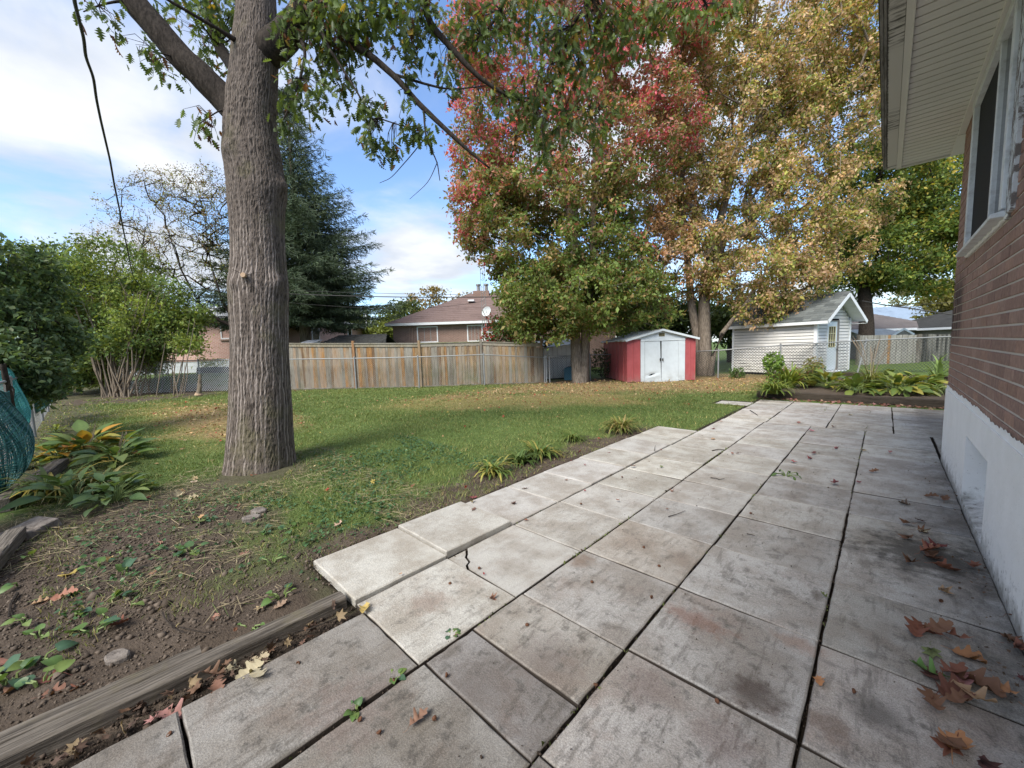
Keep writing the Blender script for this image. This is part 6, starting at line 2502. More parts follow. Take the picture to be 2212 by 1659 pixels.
MB().prism([(0, 0, zz0), (.75, 0, zz0), (.95, .9, zz0 + .22), (.15, .9, zz0 + .22)], (0, 0, .03)).build('roof_sheet', M_SHL, wr)
MB().box((.1, .1, 0), (.7, .8, zz0)).build('wall', M_DGAP, wr)
# --- houses at the right
RD = 30.0
rh = plane_frame(1845, RD, 'grey_roofed_house', 'house with weathered grey brown hip roof beyond the fences at the right')
sc = RD / FOC
ze = zat(1950, 712, RD)
MB().box((0, 0, -.1), ((2020 - 1845) * sc, 9, ze)).build('wall', M_JAMB, rh)
hip_roof(rh, 0, (2020 - 1845) * sc, 0, 9, ze + .1, zat(1905, 668, RD + 4.5), M_SHG, inset=3.2)
for x, h in ((1916, .75), (1924, .6)):
    MB().tube([((x - 1845) * sc, 4.9, zat(1905, 672, RD + 4.5)), ((x - 1845) * sc, 4.9, zat(1905, 672, RD + 4.5) + h)], .12, 8).build('flue', M_GALV, rh)
for x in (1902, 1950):
    MB().box(((x - 1845) * sc, 3.3, zat(1905, 680, RD + 3)), ((x - 1845) * sc + .5, 3.8, zat(1905, 680, RD + 3) + .22)).build('roof_vent', M_SHK, rh)
b2 = plane_frame(1900, 40, 'sky_tinted_roof_house', 'house with roof tinted by painted sky reflection behind the grey brown roof at the right')
sc = 40 / FOC
ze = zat(1990, 706, 40)
MB().box((0, 0, -.1), (230 * sc, 9, ze)).build('wall', M_JAMB, b2)
hip_roof(b2, 0, 230 * sc, 0, 9, ze + .1, zat(1960, 662, 44.5), M_SHU, inset=3.0)
b3 = plane_frame(2066, 27, 'dark_roofed_house', 'dark roofed building cut off by the near house corner')
ze = zat(2040, 708, 27)
MB().box((.2, 0, -.1), (6, 6, ze)).build('wall', M_JAMB, b3)
hip_roof(b3, .2, 6, 0, 6, ze + .05, zat(2070, 668, 30), M_SHK, ov=.35)
gs = plane_frame(1862, 23, 'garden_shed', 'small garden shed with pale panelled roof and white gable trim behind the grey fence', 'shed')
sc = 23 / FOC
zg = zat(1945, 724, 23)
zp = zat(1945, 711, 23)
MB().box((.1, .1, 0), (2.6, 2.2, zg)).build('wall', M_JAMB, gs)
MB().prism([(0, -.1, zg), (2.9, -.1, zg), (2.3, 1.1, zp + .05), (0, 1.1, zp + .05)], (0, 0, .03)).build('roof', M_ROOFM, gs)
q = MB().bar(((1922 - 1862) * sc, -.15, zg), ((1946 - 1862) * sc, -.15, zp), .03, .10).bar(((1946 - 1862) * sc, -.15, zp), ((1968 - 1862) * sc, -.15, zg + .02), .03, .10)
q.build('gable_trim', M_FAR, gs)
MB().prism([((1924 - 1862) * sc, -.12, zg - .02), ((1966 - 1862) * sc, -.12, zg - .02), ((1946 - 1862) * sc, -.12, zp - .06)], (0, .05, 0)).build('gable', M_JAMB, gs)

# planters in front of the pink house
pl = plane_frame(415, 21.5, 'planter_box', 'long dark planter with pale leafy flowers by the pink house', 'planter')
sc = 21.5 / FOC
M_PLANT, g, b = mat('dark_planter', .7, .2, (.03, .03, .035))
MB().prism([(.0, 0, .35), (1.7, 0, .35), (1.6, 0, .95), (.1, 0, .95)], (0, .5, 0)).build('trough', M_PLANT, pl)
MB().box((.15, .1, .0), (.25, .4, .35)).box((1.4, .1, .0), (1.5, .4, .35)).build('leg', M_PLANT, pl)
n = 420
pp = np.stack([rng.uniform(.1, 1.6, n), rng.uniform(.05, .45, n), .95 + rng.random(n) * .45], 1)
V, F, I = scatter(DIA, pp, frames(rand_dirs(n, .5), rand_dirs(n)), rng.uniform(.07, .14, n))
o = link('foliage', npmesh('foliage', V, F, np.where(rng.random((n, 1)) < .4, np.array([.38, .40, .08]), np.array([.13, .2, .06]))[I]), M_LEAF, pl)
o['kind'] = 'stuff'

# ------------------------------------------------------------------ cables
M_CABLE, g, b = mat('black_cable', .6, .3, (.04, .038, .036))
q = MB()
pts = [(155, -60, 3.6), (160, 0, 4.0), (170, 40, 4.3), (181, 83, 4.6), (185, 123, 4.9), (202, 167, 5.3), (208, 213, 5.7), (217, 257, 6.1), (227, 300, 6.6), (238, 347, 7.2), (247, 400, 8), (257, 447, 8.8), (267, 500, 9.8), (277, 547, 11), (285, 590, 13), (293, 610, 16), (330, 618, 19)]
tq = np.arange(len(pts))
tt = np.linspace(0, len(pts) - 1, 70)
pa = np.array([at(*p) for p in pts])
pa = np.stack([np.interp(tt, tq, pa[:, k]) for k in range(3)], 1)
pa[1:-1] = .25 * pa[:-2] + .5 * pa[1:-1] + .25 * pa[2:]
q.tube(pa, np.linspace(.017, .014, 70), 8)
o = q.build('service_cable', M_CABLE, None, smooth=True)
tag(o, 'thick black twisted overhead cable dropping down across the sky at the left', 'cable')


def wire(pts, r, sag, label):
    q = MB()
    for (x0, y0, d0), (x1, y1, d1) in pts:
        a, bb = at(x0, y0, d0), at(x1, y1, d1)
        t = np.linspace(0, 1, 18)[:, None]
        p = a + (bb - a) * t
        p[:, 2] -= sag * 4 * (t * (1 - t))[:, 0]
        q.tube(p, r, 6)
    o = q.build('overhead_wire', M_CABLE, None, smooth=True)
    tag(o, label, 'wire', None)


wire([((-80, 592, 19), (500, 629, 18.5)), ((500, 629, 18.5), (900, 642, 18.5)), ((900, 642, 18.5), (1420, 634, 18.8))], .022, .05, 'thickest black overhead wire running past the spruce and over the brown roof')
wire([((-80, 584, 19.2), (500, 622, 18.6)), ((500, 622, 18.6), (1000, 636, 19))], .010, .06, 'uppermost thin overhead wire crossing behind the oak trunk')
wire([((60, 620, 19), (500, 640, 18.6)), ((500, 640, 18.6), (860, 668, 20)), ((860, 668, 20), (1046, 650, 25))], .010, .10, 'thin sagging overhead wire running to the antenna mast')
wire([((1862, 650, 17.5), (1960, 665, 17.0)), ((1960, 665, 17.0), (2140, 690, 15.5))], .026, .02, 'thick black overhead wire above the grey roof at the right')
wire([((1862, 662, 18.5), (2140, 648, 16.5))], .010, .03, 'thin overhead wire at the right rising towards the house corner')

# ------------------------------------------------------------------ bed plants
M_HOSTA = leafmat('broad_leaf', .30, .42, .35)
HV = {}
TALL = 1.0


def broad(kind, c, bend, fold):
    w = {'hosta': [.012, .15, .235, .26, .235, .18, .10, .0], 'heart': [.10, .42, .50, .46, .36, .22, .0], 'strap': [.05, .065, .07, .066, .055, .035, .0]}[kind]
    V, F = strip_leaf(w, 1, bend, fold)
    if kind == 'heart':
        V[:, 1] -= .12 * np.abs(V[:, 0]) * (V[:, 1] < .3) * 3
    me = npmesh('leaf', V, F, np.array(c) * np.where(np.abs(V[:, :1]) < .01, 1.25, 1.0), True)
    return me


GRN = [(.085, .145, .055), (.115, .18, .06), (.14, .21, .065), (.21, .27, .08), (.13, .19, .09)]
YLW = [(.42, .30, .06), (.46, .25, .05), (.33, .30, .07), (.40, .17, .05)]


def meshset(kind, cols):
    out = []
    for c in cols:
        for bd, fo in ((.35, .25), (.6, .1), (.2, .45)):
            key = (kind, c, bd)
            if key not in HV:
                HV[key] = broad(kind, c, bd, fo)
            out.append(HV[key])
    return out


def hosta(loc, label, n, L, rad, cols, name='hosta', group=None, stalks=0, kind='hosta', lowbias=0.0):
    e = empty(name, tuple(loc))
    tag(e, label, 'plant', group)
    ms = meshset(kind, cols)
    q = MB()
    for i in range(n):
        az = rng.uniform(0, 2 * np.pi)
        t = rng.random() ** .7
        el = (1 - t) * 1.1 + rng.uniform(-.1, .15) - lowbias * t
        r0 = rad * (.25 + .75 * t) * .62
        z0 = (.30 - .20 * t) * L * 2.2 * rng.uniform(.6, 1.25)
        p = np.array([math.cos(az) * r0, math.sin(az) * r0, max(z0 * TALL, .03)])
        d = np.array([math.cos(az) * math.cos(el), math.sin(az) * math.cos(el), math.sin(el)])
        nrm = np.array([-math.cos(az) * math.sin(el) + rng.normal(0, .3), -math.sin(az) * math.sin(el) + rng.normal(0, .3), math.cos(el)])
        M = frames(d[None], nrm[None])[0] * (L * rng.uniform(.65, 1.15))
        o = link('leaf', ms[rng.integers(len(ms))], M_HOSTA, e)
        o.matrix_local = Matrix(((*M[0], p[0]), (*M[1], p[1]), (*M[2], p[2]), (0, 0, 0, 1)))
        q.tube([(0 + .02 * math.cos(az), .02 * math.sin(az), 0), tuple(p * [.5, .5, .8]), tuple(p)], [.006, .005, .004], 4, False)
    q.build('leaf_stem', M_GSTEM, e)['kind'] = 'stuff'
    if stalks:
        q = MB()
        for k in range(stalks):
            az = rng.uniform(0, 2 * np.pi)
            h = rng.uniform(.45, .8) * L * 2.6
            tx, ty = math.cos(az) * h * .3, math.sin(az) * h * .3
            q.tube([(0, 0, 0), (tx * .4, ty * .4, h * .6), (tx, ty, h)], [.005, .004, .003], 5)
            for j in range(6):
                z = h * (.62 + .06 * j)
                s = z / h
                q.tube([(tx * s, ty * s, z), (tx * s + .012, ty * s, z - .03)], [.006, .004], 5)
        q.build('flower_stalk', M_STEM, e)
    return e


M_GSTEM, g, b = mat('green_stem', .6, .3, (.14, .19, .06))


def straps(loc, label, n, L, cols, name='daylily', wd=1.0, up=.8, cat='plant', group=None, plumes=0):
    e = empty(name, tuple(loc))
    tag(e, label, cat, group)
    SEG = 6
    V, F4, C = [], [], []
    for i in range(n):
        az = rng.uniform(0, 2 * np.pi)
        l = L * rng.uniform(.55, 1.1)
        e0 = up * rng.uniform(.6, 1.25)
        d = np.array([math.cos(az), math.sin(az)])
        sd = np.array([-d[1], d[0]]) * .011 * wd * rng.uniform(.7, 1.3) * (1 + L)
        x = z = 0.0
        c = np.array(cols[rng.integers(len(cols))]) * rng.uniform(.75, 1.2)
        base = len(V)
        st = rng.normal(0, .04, 2)
        for s in range(SEG + 1):
            t = s / SEG
            w = (1 - t ** 2.2) + .03
            for k in (-1, 1):
                V.append((st[0] + d[0] * x + sd[0] * k * w, st[1] + d[1] * x + sd[1] * k * w, max(z, .006)))
                C.append(c * (1 - .0 * t))
            ang = e0 - 2.3 * t * t * (1.4 - .5 * e0)
            x += math.cos(ang) * l / SEG
            z += math.sin(ang) * l / SEG
        for s in range(SEG):
            F4.append((base + 2 * s, base + 2 * s + 1, base + 2 * s + 3, base + 2 * s + 2))
    o = link('foliage', npmesh('foliage', V, np.array(F4), np.array(C), True), M_HOSTA, e)
    o['kind'] = 'stuff'
    if plumes:
        q = MB()
        for k in range(plumes):
            az = rng.uniform(0, 2 * np.pi)
            h = rng.uniform(.7, 1.1) * L * 1.5
            tx, ty = math.cos(az) * h * .35, math.sin(az) * h * .35
            q.tube([(0, 0, 0), (tx * .4, ty * .4, h * .6), (tx * .8, ty * .8, h * .88), (tx, ty, h)], [.005, .004, .014, .004], 5)
        q.build('seed_plume', M_STEM, e)
    return e


def G0(x, y, dz=0.0):
    p = gnd(x, y)
    return (float(p[0]), float(p[1]), float(gz(p[0], p[1])) + dz)


# left bed
TALL = 1.75
hosta(G0(190, 990), 'large hosta with yellow and green leaves and tall dry flower stalks by the netting', 74, .30, .62, GRN + YLW[:2] + YLW[2:3], stalks=9)
hosta(G0(130, 1000), 'hosta turning orange and yellow, closest to the green netting', 40, .26, .42, YLW + GRN[1:3])
hosta(G0(255, 1000), 'dark green hosta right of the yellowing one', 40, .27, .42, GRN[:4], stalks=2)
hosta(G0(165, 1085), 'low sprawling green hosta in front of the large one', 30, .24, .46, GRN)
hosta(G0(250, 1085), 'low green leafy clump nearest the bare soil in the left bed', 30, .20, .42, GRN, lowbias=.1)
straps(G0(120, 1070), 'arching yellow green daylily leaves at the front of the left bed', 120, .62, [(.14, .19, .05), (.10, .15, .04), (.40, .32, .07)], wd=1.1)
straps(G0(215, 1060), 'thin grassy clump amid the left hostas', 120, .52, [(.12, .17, .05), (.3, .27, .1)])
hosta(G0(120, 935), 'small yellow leaved plant against the light green netting', 26, .10, .3, [(.28, .30, .05), (.2, .24, .05)])
TALL = 1.0
# lawn edge along the patio
straps(G0(1340, 933), 'drooping yellow green fern like clump at the corner of the patio strip', 190, .48, [(.21, .22, .06), (.13, .17, .045), (.36, .29, .12)], 'fern_clump', .9, .9)
straps(G0(1235, 952), 'small grassy daylily nearest the drooping fern clump', 90, .36, [(.11, .17, .045), (.17, .21, .06)])
straps(G0(1165, 985), 'middle daylily tuft on the soil strip beside the pale slabs', 130, .44, [(.09, .15, .04), (.14, .20, .05), (.33, .29, .08)])
straps(G0(1120, 1000), 'dark daylily tuft adjoining the middle one', 90, .38, [(.08, .13, .035), (.12, .17, .05)])
straps(G0(1065, 1022), 'front daylily tuft with yellow blades near the bare soil', 90, .38, [(.10, .16, .04), (.36, .33, .08), (.15, .2, .05)])

# right flower bed
BZ = .16
TALL = 1.7


def RB(x, y, z=BZ):
    p = gnd(x, y, z)
    return (float(p[0]), float(p[1]), z - .01)


LG = [(.085, .135, .036), (.12, .175, .042), (.17, .215, .05), (.23, .25, .06), (.30, .27, .06)]
hosta(RB(1940, 850), 'biggest light green hosta spilling over the dark bed timber', 96, 0.300, 0.713, LG, lowbias=.25)
hosta(RB(1790, 838), 'wide hosta with yellowing leaves behind the bed timber, below the shed door', 69, 0.280, 0.632, LG, stalks=3)
hosta(RB(1845, 850), 'flat broad leaves between the two bed hostas', 24, 0.280, 0.483, LG[:3], lowbias=.2)
hosta(RB(1905, 828), 'leafy hosta behind the biggest one', 60, 0.260, 0.575, LG)
hosta(RB(1985, 838), 'hosta at the right of the bed with pale leaves', 60, 0.270, 0.575, LG)
straps(RB(1702, 838), 'bright yellow green daylily clump at the left of the flower bed', 180, 0.945, [(.20, .27, .05), (.13, .19, .045), (.30, .33, .06)], wd=1.2, up=1.1)
straps(RB(1670, 850), 'low spreading daylily at the left corner of the bed timber', 135, 0.743, [(.12, .18, .045), (.20, .24, .05)], wd=1.1, up=.8)
straps(RB(1880, 832), 'feathery grass with tan plumes in the middle of the flower bed', 105, 0.837, [(.16, .2, .06), (.26, .26, .09)], 'plume_grass', .7, 1.1, plumes=12)
straps(RB(1850, 845), 'arching green blades hanging over the timber', 75, 0.743, [(.14, .2, .05), (.22, .26, .07)], wd=1.1, up=.7)
straps(RB(2024, 826), 'upright sword leaved iris beside the house corner', 33, 0.837, [(.15, .23, .07), (.2, .29, .09)], 'iris', 2.3, 1.35)
straps(RB(2008, 850), 'sprawling strap leaves at the right end of the bed', 90, 0.675, [(.1, .15, .045), (.17, .21, .07)], wd=1.3, up=.6)
straps(RB(2035, 845), 'broken pale blades by the foundation corner', 45, 0.608, [(.14, .19, .06), (.3, .3, .12)], wd=1.6, up=.6)


def bushlet(loc, label, r, h, n, cols, name='small_shrub', ls=.09, stem=True):
    e = empty(name, tuple(loc))
    tag(e, label, 'bush')
    c = ell((0, 0, h - r * .9), (r, r, r * 1.05), n)
    low = ell((0, 0, h * .45), (r * .75, r * .75, h * .4), n // 2)
    p = np.concatenate([c, low])
    k = len(p)
    V, F, I = scatter(DIA, p, frames(rand_dirs(k, -.3), rand_dirs(k, .8)), rng.uniform(.6, 1.3, k) * ls)
    cc_ = np.array(cols)[rng.integers(len(cols), size=k)] * rng.uniform(.75, 1.2, (k, 1))
    o = link('foliage', npmesh('foliage', V, F, cc_[I]), M_HOSTA, e)
    o['kind'] = 'stuff'
    q = MB()
    for k in range(5):
        a = k * 1.256
        q.tube([(0, 0, 0), (math.cos(a) * r * .3, math.sin(a) * r * .3, h * .5), (math.cos(a) * r * .5, math.sin(a) * r * .5, h * .85)], [.012, .009, .004], 5)
    q.build('stem', M_STEM, e)


bushlet(RB(1668, 838), 'bright green round headed small shrub in front of the white shed', .24, .95, 520, [(.16, .27, .05), (.23, .33, .07), (.11, .19, .04)])
bushlet(RB(1760, 834), 'loose orange green shrub at the shed corner', .28, .62, 320, [(.13, .17, .05), (.25, .19, .06), (.09, .13, .04)])
bushlet(RB(1722, 830), 'small dark bush with a few red flowers behind the daylilies', .3, .5, 320, [(.07, .11, .035), (.1, .15, .045), (.3, .05, .06)])
bushlet((-4.2, 17.3, 0), 'green weed at the foot of the fence post left of the white shed', .3, .45, 260, [(.10, .17, .045), (.07, .12, .035)], 'weed_clump')
bushlet((-3.0, 17.9, 0), 'dry reddish weed stems along the fence by the white shed', .35, .6, 120, [(.22, .12, .08), (.15, .13, .06)], 'weed_clump')
bushlet((-1.9, 18.2, .1), 'weedy growth at the gable corner of the white shed', .3, .7, 240, [(.17, .19, .05), (.26, .2, .07)], 'weed_clump')
bushlet(tuple(gnd(1305, 820) * [1, 1, 0] + [-.4, .5, 0]), 'shadowy bush behind the dark chain link left of the red shed', .6, 1.3, 420, [(.05, .08, .028), (.08, .11, .035)], 'small_shrub', .12)


def vine():
    p = at(1075, 742, 17.4)
    e = empty('grape_vine', tuple(p * [1, 1, 0]))
    tag(e, 'vine with red and green leaves climbing over the top of the board fence', 'vine')
    off = -np.array(e.location)
    tg = vol([(1085, 715, 17.3, 60, 26, .6, 20), (1120, 725, 17.3, 50, 22, .5, 14), (1060, 735, 17.0, 20, 14, .3, 6), (1045, 748, 16.7, 8, 8, .12, 2), (1160, 730, 17.4, 40, 14, .5, 8)], 60)
    n = len(tg) * 34
    ti = np.repeat(np.arange(len(tg)), 34)
    pos = tg[ti] + rng.normal(size=(n, 3)) * .13
    x, y = proj(pos)
    V, F, I = scatter(LOBE, pos + off, frames(rand_dirs(n, -.4), rand_dirs(n, .5)), rng.uniform(.10, .17, n))
    rd = (sst(1075, 1050, x) * .6 + .12)[:, None] > rng.random((n, 1))
    cc_ = np.where(rd, np.array([.30, .05, .04]), np.array([.085, .13, .035])) * rng.uniform(.7, 1.3, (n, 1))
    o = link('foliage', npmesh('foliage', V, F, cc_[I]), M_LEAF, e)
    o['kind'] = 'stuff'
    q = MB()
    for k in range(0, len(tg), 4):
        q.tube([p + off, (p + tg[k]) / 2 + off + [0, 0, .1], tg[k] + off], [.014, .01, .005], 4)
    q.tube([p * [1, 1, 0] + off, p + off], .02, 5)
    q.build('stem', M_BRANCH, e)


vine()

TALL = 1.0
# violets and weeds on the bare soil (crop coordinates of the lower left)
HCOL = [(.075, .14, .055), (.10, .175, .05), (.06, .12, .07), (.14, .2, .055)]
WEEDS = [(600, 800, .085, 4, 'largest round leaved violet on the bare soil near the timber'), (260, 830, .055, 4, 'small violet left of the largest one'), (250, 980, .085, 5, 'drooping green violet at the left edge near the timbers'),
         (70, 1100, .07, 5, 'violet half out of frame at the left edge'), (270, 1140, .06, 4, 'violet with folded leaves just behind the timbers'), (810, 410, .075, 4, 'bluish violet with wide flat leaves beside the yellow leaf'), (930, 520, .055, 3, 'upright pointed violet in the middle of the bed'),
         (700, 610, .05, 3, 'violet with one tall stem behind the largest one'), (830, 620, .045, 2, 'pair of small bluish leaves beside the tall stemmed violet'), (1230, 270, .06, 8, 'fullest bluish violet clump at the back of the bare bed'), (1830, 560, .05, 6, 'small violet by the far end of the timber'),
         (1760, 330, .035, 6, 'tiny sprig by the corner of the raised slab'), (200, 290, .06, 2, 'lone dark leaf at the far left of the bed'), (140, 480, .06, 2, 'flat grey green leaf near the left edge'), (790, 300, .05, 2, 'bright upright leaf behind the bluish violet'), (190, 735, .05, 3, 'small dark violet among the straw'),
         (690, 700, .06, 2, 'pale grey green leaf lying near the largest violet'), (480, 690, .05, 3, 'low bluish leaf pair in the straw'), (1300, 70, .05, 10, 'bushy green weed on the grass edge right of the flat stone'), (1700, 140, .05, 8, 'weed patch at the lawn edge behind the raised slab'), (1880, 130, .05, 7, 'green weed nearest the red fallen leaf'),
         (1620, 730, .03, 3, 'seedling just behind the timber'), (640, 380, .05, 3, 'yellow green violet behind the bluish leaves')]
for x, y, L, n, lb in WEEDS:
    p = gnd(x / 3, 1106 + y / 3)
    hosta((float(p[0]), float(p[1]), float(gz(p[0], p[1]))), lb, n, L * .95, .09 + .006 * n, HCOL, 'violet_plant', kind='heart')
for x, y, lb in ((260, 470, 'tiny green sprout in the joint beside the raised slab'), (90, 1290, 'sprout in the patio joint at the lower left'), (350, 1070, 'curled sprout in the long dark joint'), (720, 800, 'dry sprig beside a pink leaf in the joint')):
    p = gnd(737 + x / 3, 1106 + y / 3)
    hosta((float(p[0]), float(p[1]), -.02), lb, 6, .03, .05, HCOL, 'sprout', kind='heart')
for x, y in ():
    pass
# ground ivy and clover mixed in the thin grass near the trunk
n = 13000
x, y = rng.uniform(-6.4, -2.6, n), rng.uniform(-.3, 3.6, n)
so, lt, dy, rb = zones(x, y)
pt = fbm(x * 1.4, y * 1.4, 33, 3)
k = (rng.random(n) < .9 * sst(.44, .62, pt)) & ((so < .75) | (rng.random(n) < .35)) & ~in_patio(x, y, .03) & ~((x > -2.6) & (y < .95)) & (np.hypot(x + 5.75, y - 1.25) > .5)
x, y = x[k], y[k]
n = len(x)
HEART = strip_leaf([.10, .42, .5, .42, .22, 0], 1, .2, .3)
V, F, I = scatter(HEART, np.stack([x, y, gz(x, y) + rng.uniform(.012, .04, n)], 1), frames(rand_dirs(n) * [1, 1, .2], rand_dirs(n, 2.5)), rng.uniform(.016, .036, n))
o = link('ground_ivy', npmesh('ground_ivy', V, F, (np.array([.055, .115, .045]) * rng.uniform(.7, 1.6, (n, 1)))[I], True), M_HOSTA)
tag(o, 'small leaved ground ivy creeping through the thin grass by the oak', 'ground cover', kind='stuff')

# ------------------------------------------------------------------ timbers
m, g, b = mat('weathered_timber', .9, .15)
P = g.obj()
gr_ = g.noise(g.map(P, (30, 1.2, 30)), 2.4, 7, .7, .3)
c = g.mix(g.rng(gr_, .32, .68), (.055, .047, .039), (.20, .175, .148))
c = g.mix(g.m('MULTIPLY', g.rng(g.noise(P, 3, 5, .7), .5, .72), .55), c, (.15, .13, .075))
g.set(b.inputs['Base Color'], c)
g.bump(b, gr_, .9, .012)
M_TIMBER = m
m, g, b = mat('dark_wet_timber', .85, .2)
P = g.pos()
gr_ = g.noise(g.map(P, (1.5, 40, 40)), 2.0, 6, .7, .3)
g.set(b.inputs['Base Color'], g.mix(g.rng(gr_, .3, .7), (.022, .017, .013), (.085, .068, .052)))
g.bump(b, gr_, .7, .01)
M_DTIM = m


def timber(p, q, w, h, z, label, m=None, name='timber', seed=1):
    """Old sawn timber with rounded uneven arrises."""
    p, q = np.array(p, float), np.array(q, float)
    L = np.linalg.norm(q - p)
    e = MB()
    n = 40
    prof = []
    r_ = .012
    for cx_, cz_, a0 in ((w / 2 - r_, h - r_, 0), (-w / 2 + r_, h - r_, 90), (-w / 2 + r_, r_, 180), (w / 2 - r_, r_, 270)):
        for a in (0, 45, 90):
            t = math.radians(a0 + a)
            prof.append((cx_ + r_ * math.cos(t), cz_ + r_ * math.sin(t)))
    k = len(prof)
    yy = np.linspace(0, L, n)
    V = []
    for i, y in enumerate(yy):
        for j, (x, z_) in enumerate(prof):
            o = .010 * (float(fbm(y * 2.5 + seed, j * .7, seed, 3)) - .5) + .006 * (float(vn(y * 11, j * 1.7, seed)) - .5)
            V.append((x + o, y, z_ + o))
    F = [(i * k + j, i * k + (j + 1) % k, (i + 1) * k + (j + 1) % k, (i + 1) * k + j) for i in range(n - 1) for j in range(k)]
    F += [tuple(range(k))[::-1], tuple((n - 1) * k + j for j in range(k))]
    o = MB().add(V, F).build(name, m or M_TIMBER, None, smooth=False)
    o.location = (p[0], p[1], z)
    d = q - p
    o.rotation_euler = (0, 0, math.atan2(d[1], d[0]) - math.pi / 2)
    tag(o, label, 'timber')
    return o


timber((-2.325, .89), (-2.375, -1.3), .10, .10, -.055, 'grey weathered edging timber along the soil bed, nearest the patio')
timber((-2.440, .22), (-2.490, -1.3), .085, .085, -.045, 'thinner cracked edging timber just behind the front one at lower left', seed=5)
timber((1.5, 11.66), (-2.38, 11.78), .15, .20, -.03, 'long dark timber edging the flower bed behind the patio', M_DTIM, seed=8)
timber((1.6, 16.2), (-1.0, 17.6), .15, .16, .14, 'dark timber at the rear of the flower bed near the leaning fence post', M_DTIM, seed=9)

# ------------------------------------------------------------------ rubble at the left fence
M_STONE, g, b = mat('old_paver', .92, .15)
P = g.pos()
nz_ = g.noise(P, 14, 6, .7)
g.set(b.inputs['Base Color'], g.mix(g.rng(nz_, .3, .7), (.10, .085, .075), (.24, .21, .185)))
g.bump(b, nz_, .8, .02)


def stone(px, label, sx, sy, sz, rz, seed, name='broken_paver', rx=0.0):
    p = gnd(*px)
    q = MB()
    r = random.Random(seed)
    n = 7
    out = [(math.cos(2 * math.pi * k / n + .3) * sx * r.uniform(.8, 1.1), math.sin(2 * math.pi * k / n + .3) * sy * r.uniform(.8, 1.1)) for k in range(n)]
    if name == 'broken_paver':
        out = [(-sx, -sy), (-.05 * sx, -sy), (.02 * sx, -.1 * sy), (.9 * sx, -.2 * sy), (sx, sy), (-.9 * sx, sy * .95)]
    q.prism([(x, y, 0) for x, y in out], (0, 0, sz))
    o = q.build(name, M_STONE, None, bevel=.008)
    o.location = (p[0], p[1], float(gz(p[0], p[1])) - .01)
    o.rotation_euler = (rx, 0, rz)
    tag(o, label, 'stone')
    return o


stone((72, 1150), 'cracked reddish paver fragment standing at the left edge of the bed', .15, .13, .09, .5, 3, rx=.25)
stone((62, 1162), 'smaller chip of paver leaning on the cracked fragment', .08, .06, .07, 1.4, 5, 'paver_chip')
stone((560, 1112), 'flat grey stone by the pale oak leaves at the edge of the grass', .10, .07, .06, .3, 7, 'flat_stone')
stone((545, 1126), 'dark stone under the flat grey one', .08, .06, .05, 1.1, 9, 'dark_stone')
stone((255, 1420), 'low lump of hard soil or stone in the bare bed', .07, .05, .04, .4, 12, 'clod')
timber(gnd(-60, 1290)[:2], gnd(38, 1170)[:2], .11, .10, .02, 'short grey plank end poking in at the left edge', seed=14)
timber(gnd(0, 1108)[:2], gnd(135, 1010)[:2], .14, .13, .0, 'old log edging under the netting along the left fence', seed=17)

# ------------------------------------------------------------------ left fence and its plastic netting
lf0, lf1 = gnd(25, 1092), gnd(100, 862)
fa, fb = np.array([-5.3, -.86]), np.array([-21.0, -1.30])
chain_link('chain_link_fence', 'chain link fence along the left edge, mostly hidden by netting and shrubs', [fa, (-9.0, -.95), fb], [1.25, 1.25, 1.3], [.05, .05, .03], [1.3, 4.2, 7.2, 10.2, 13.2], M_WIREG, wire=.0016, pitch=.12)


def netting(x0, x1, y0, z0, z1, bulge, col, label, nstr=None, r_=.006):
    """Soft garden netting sagging over the fence: crossed strands on a bulging surface."""
    M_, g_, b_ = mat('netting_plastic', .5, .35)
    g_.set(b_.inputs['Base Color'], col)
    e = empty('garden_netting', (x0, y0, 0))
    tag(e, label, 'netting')
    nu, nv_ = 30, 30
    u = np.linspace(0, 1, nu)
    v = np.linspace(0, 1, nv_)
    U, Vv = np.meshgrid(u, v, indexing='ij')

    def surf(U, Vv, lay=0):
        bl = bulge * np.sin(np.pi * np.clip(U, 0, 1)) ** .6 * np.sin(np.pi * np.clip(1 - Vv, 0, 1) ** 1.5) ** .8
        x = (x1 - x0) * (U - .0) * (1 - .10 * np.cos(Vv * 2))
        y = bl * (1 - .35 * lay) + .05 * (fbm(U * 3, Vv * 3, x0 + lay, 3) - .5)
        z = z0 + (z1 - z0) * Vv - .06 * np.sin(U * 5 + Vv * 3)
        return np.stack([x, y, z], -1)
    q = MB()
    for lay in (0, 1):
        for k in range(nu):
            q.tube(surf(np.full(22, k / (nu - 1)) + .02 * np.sin(np.linspace(0, 7, 22) + k), np.linspace(0, 1, 22), lay), r_, 3, False)
        for k in range(nv_):
            q.tube(surf(np.linspace(0, 1, 22), np.full(22, k / (nv_ - 1)) + .015 * np.sin(np.linspace(0, 9, 22) + k), lay), r_, 3, False)
    o = q.build('net', M_, e)
    o['kind'] = 'stuff'


netting(-6.75, -8.6, -.90, .10, 1.18, .24, (.016, .085, .082), 'dark teal netting bulging over the nearest bay of the left fence', r_=.0065)
netting(-9.2, -10.8, -1.02, .30, 1.38, .16, (.06, .30, .28), 'light turquoise netting on the second bay of the left fence', r_=.009)
netting(-13.4, -16.0, -1.15, .40, 1.30, .34, (.016, .11, .10), 'dark green netting bundle farthest along the left fence', r_=.010)
netting(-5.35, -6.5, -.92, .1, 1.1, .06, (.06, .28, .28), 'strip of turquoise netting left of the steel fence post', r_=.007)

# ------------------------------------------------------------------ single fallen leaves
M_DRY = leafmat('dry_leaf', .10, .65, .25, tone=lambda g: g.oc())
LK = {}


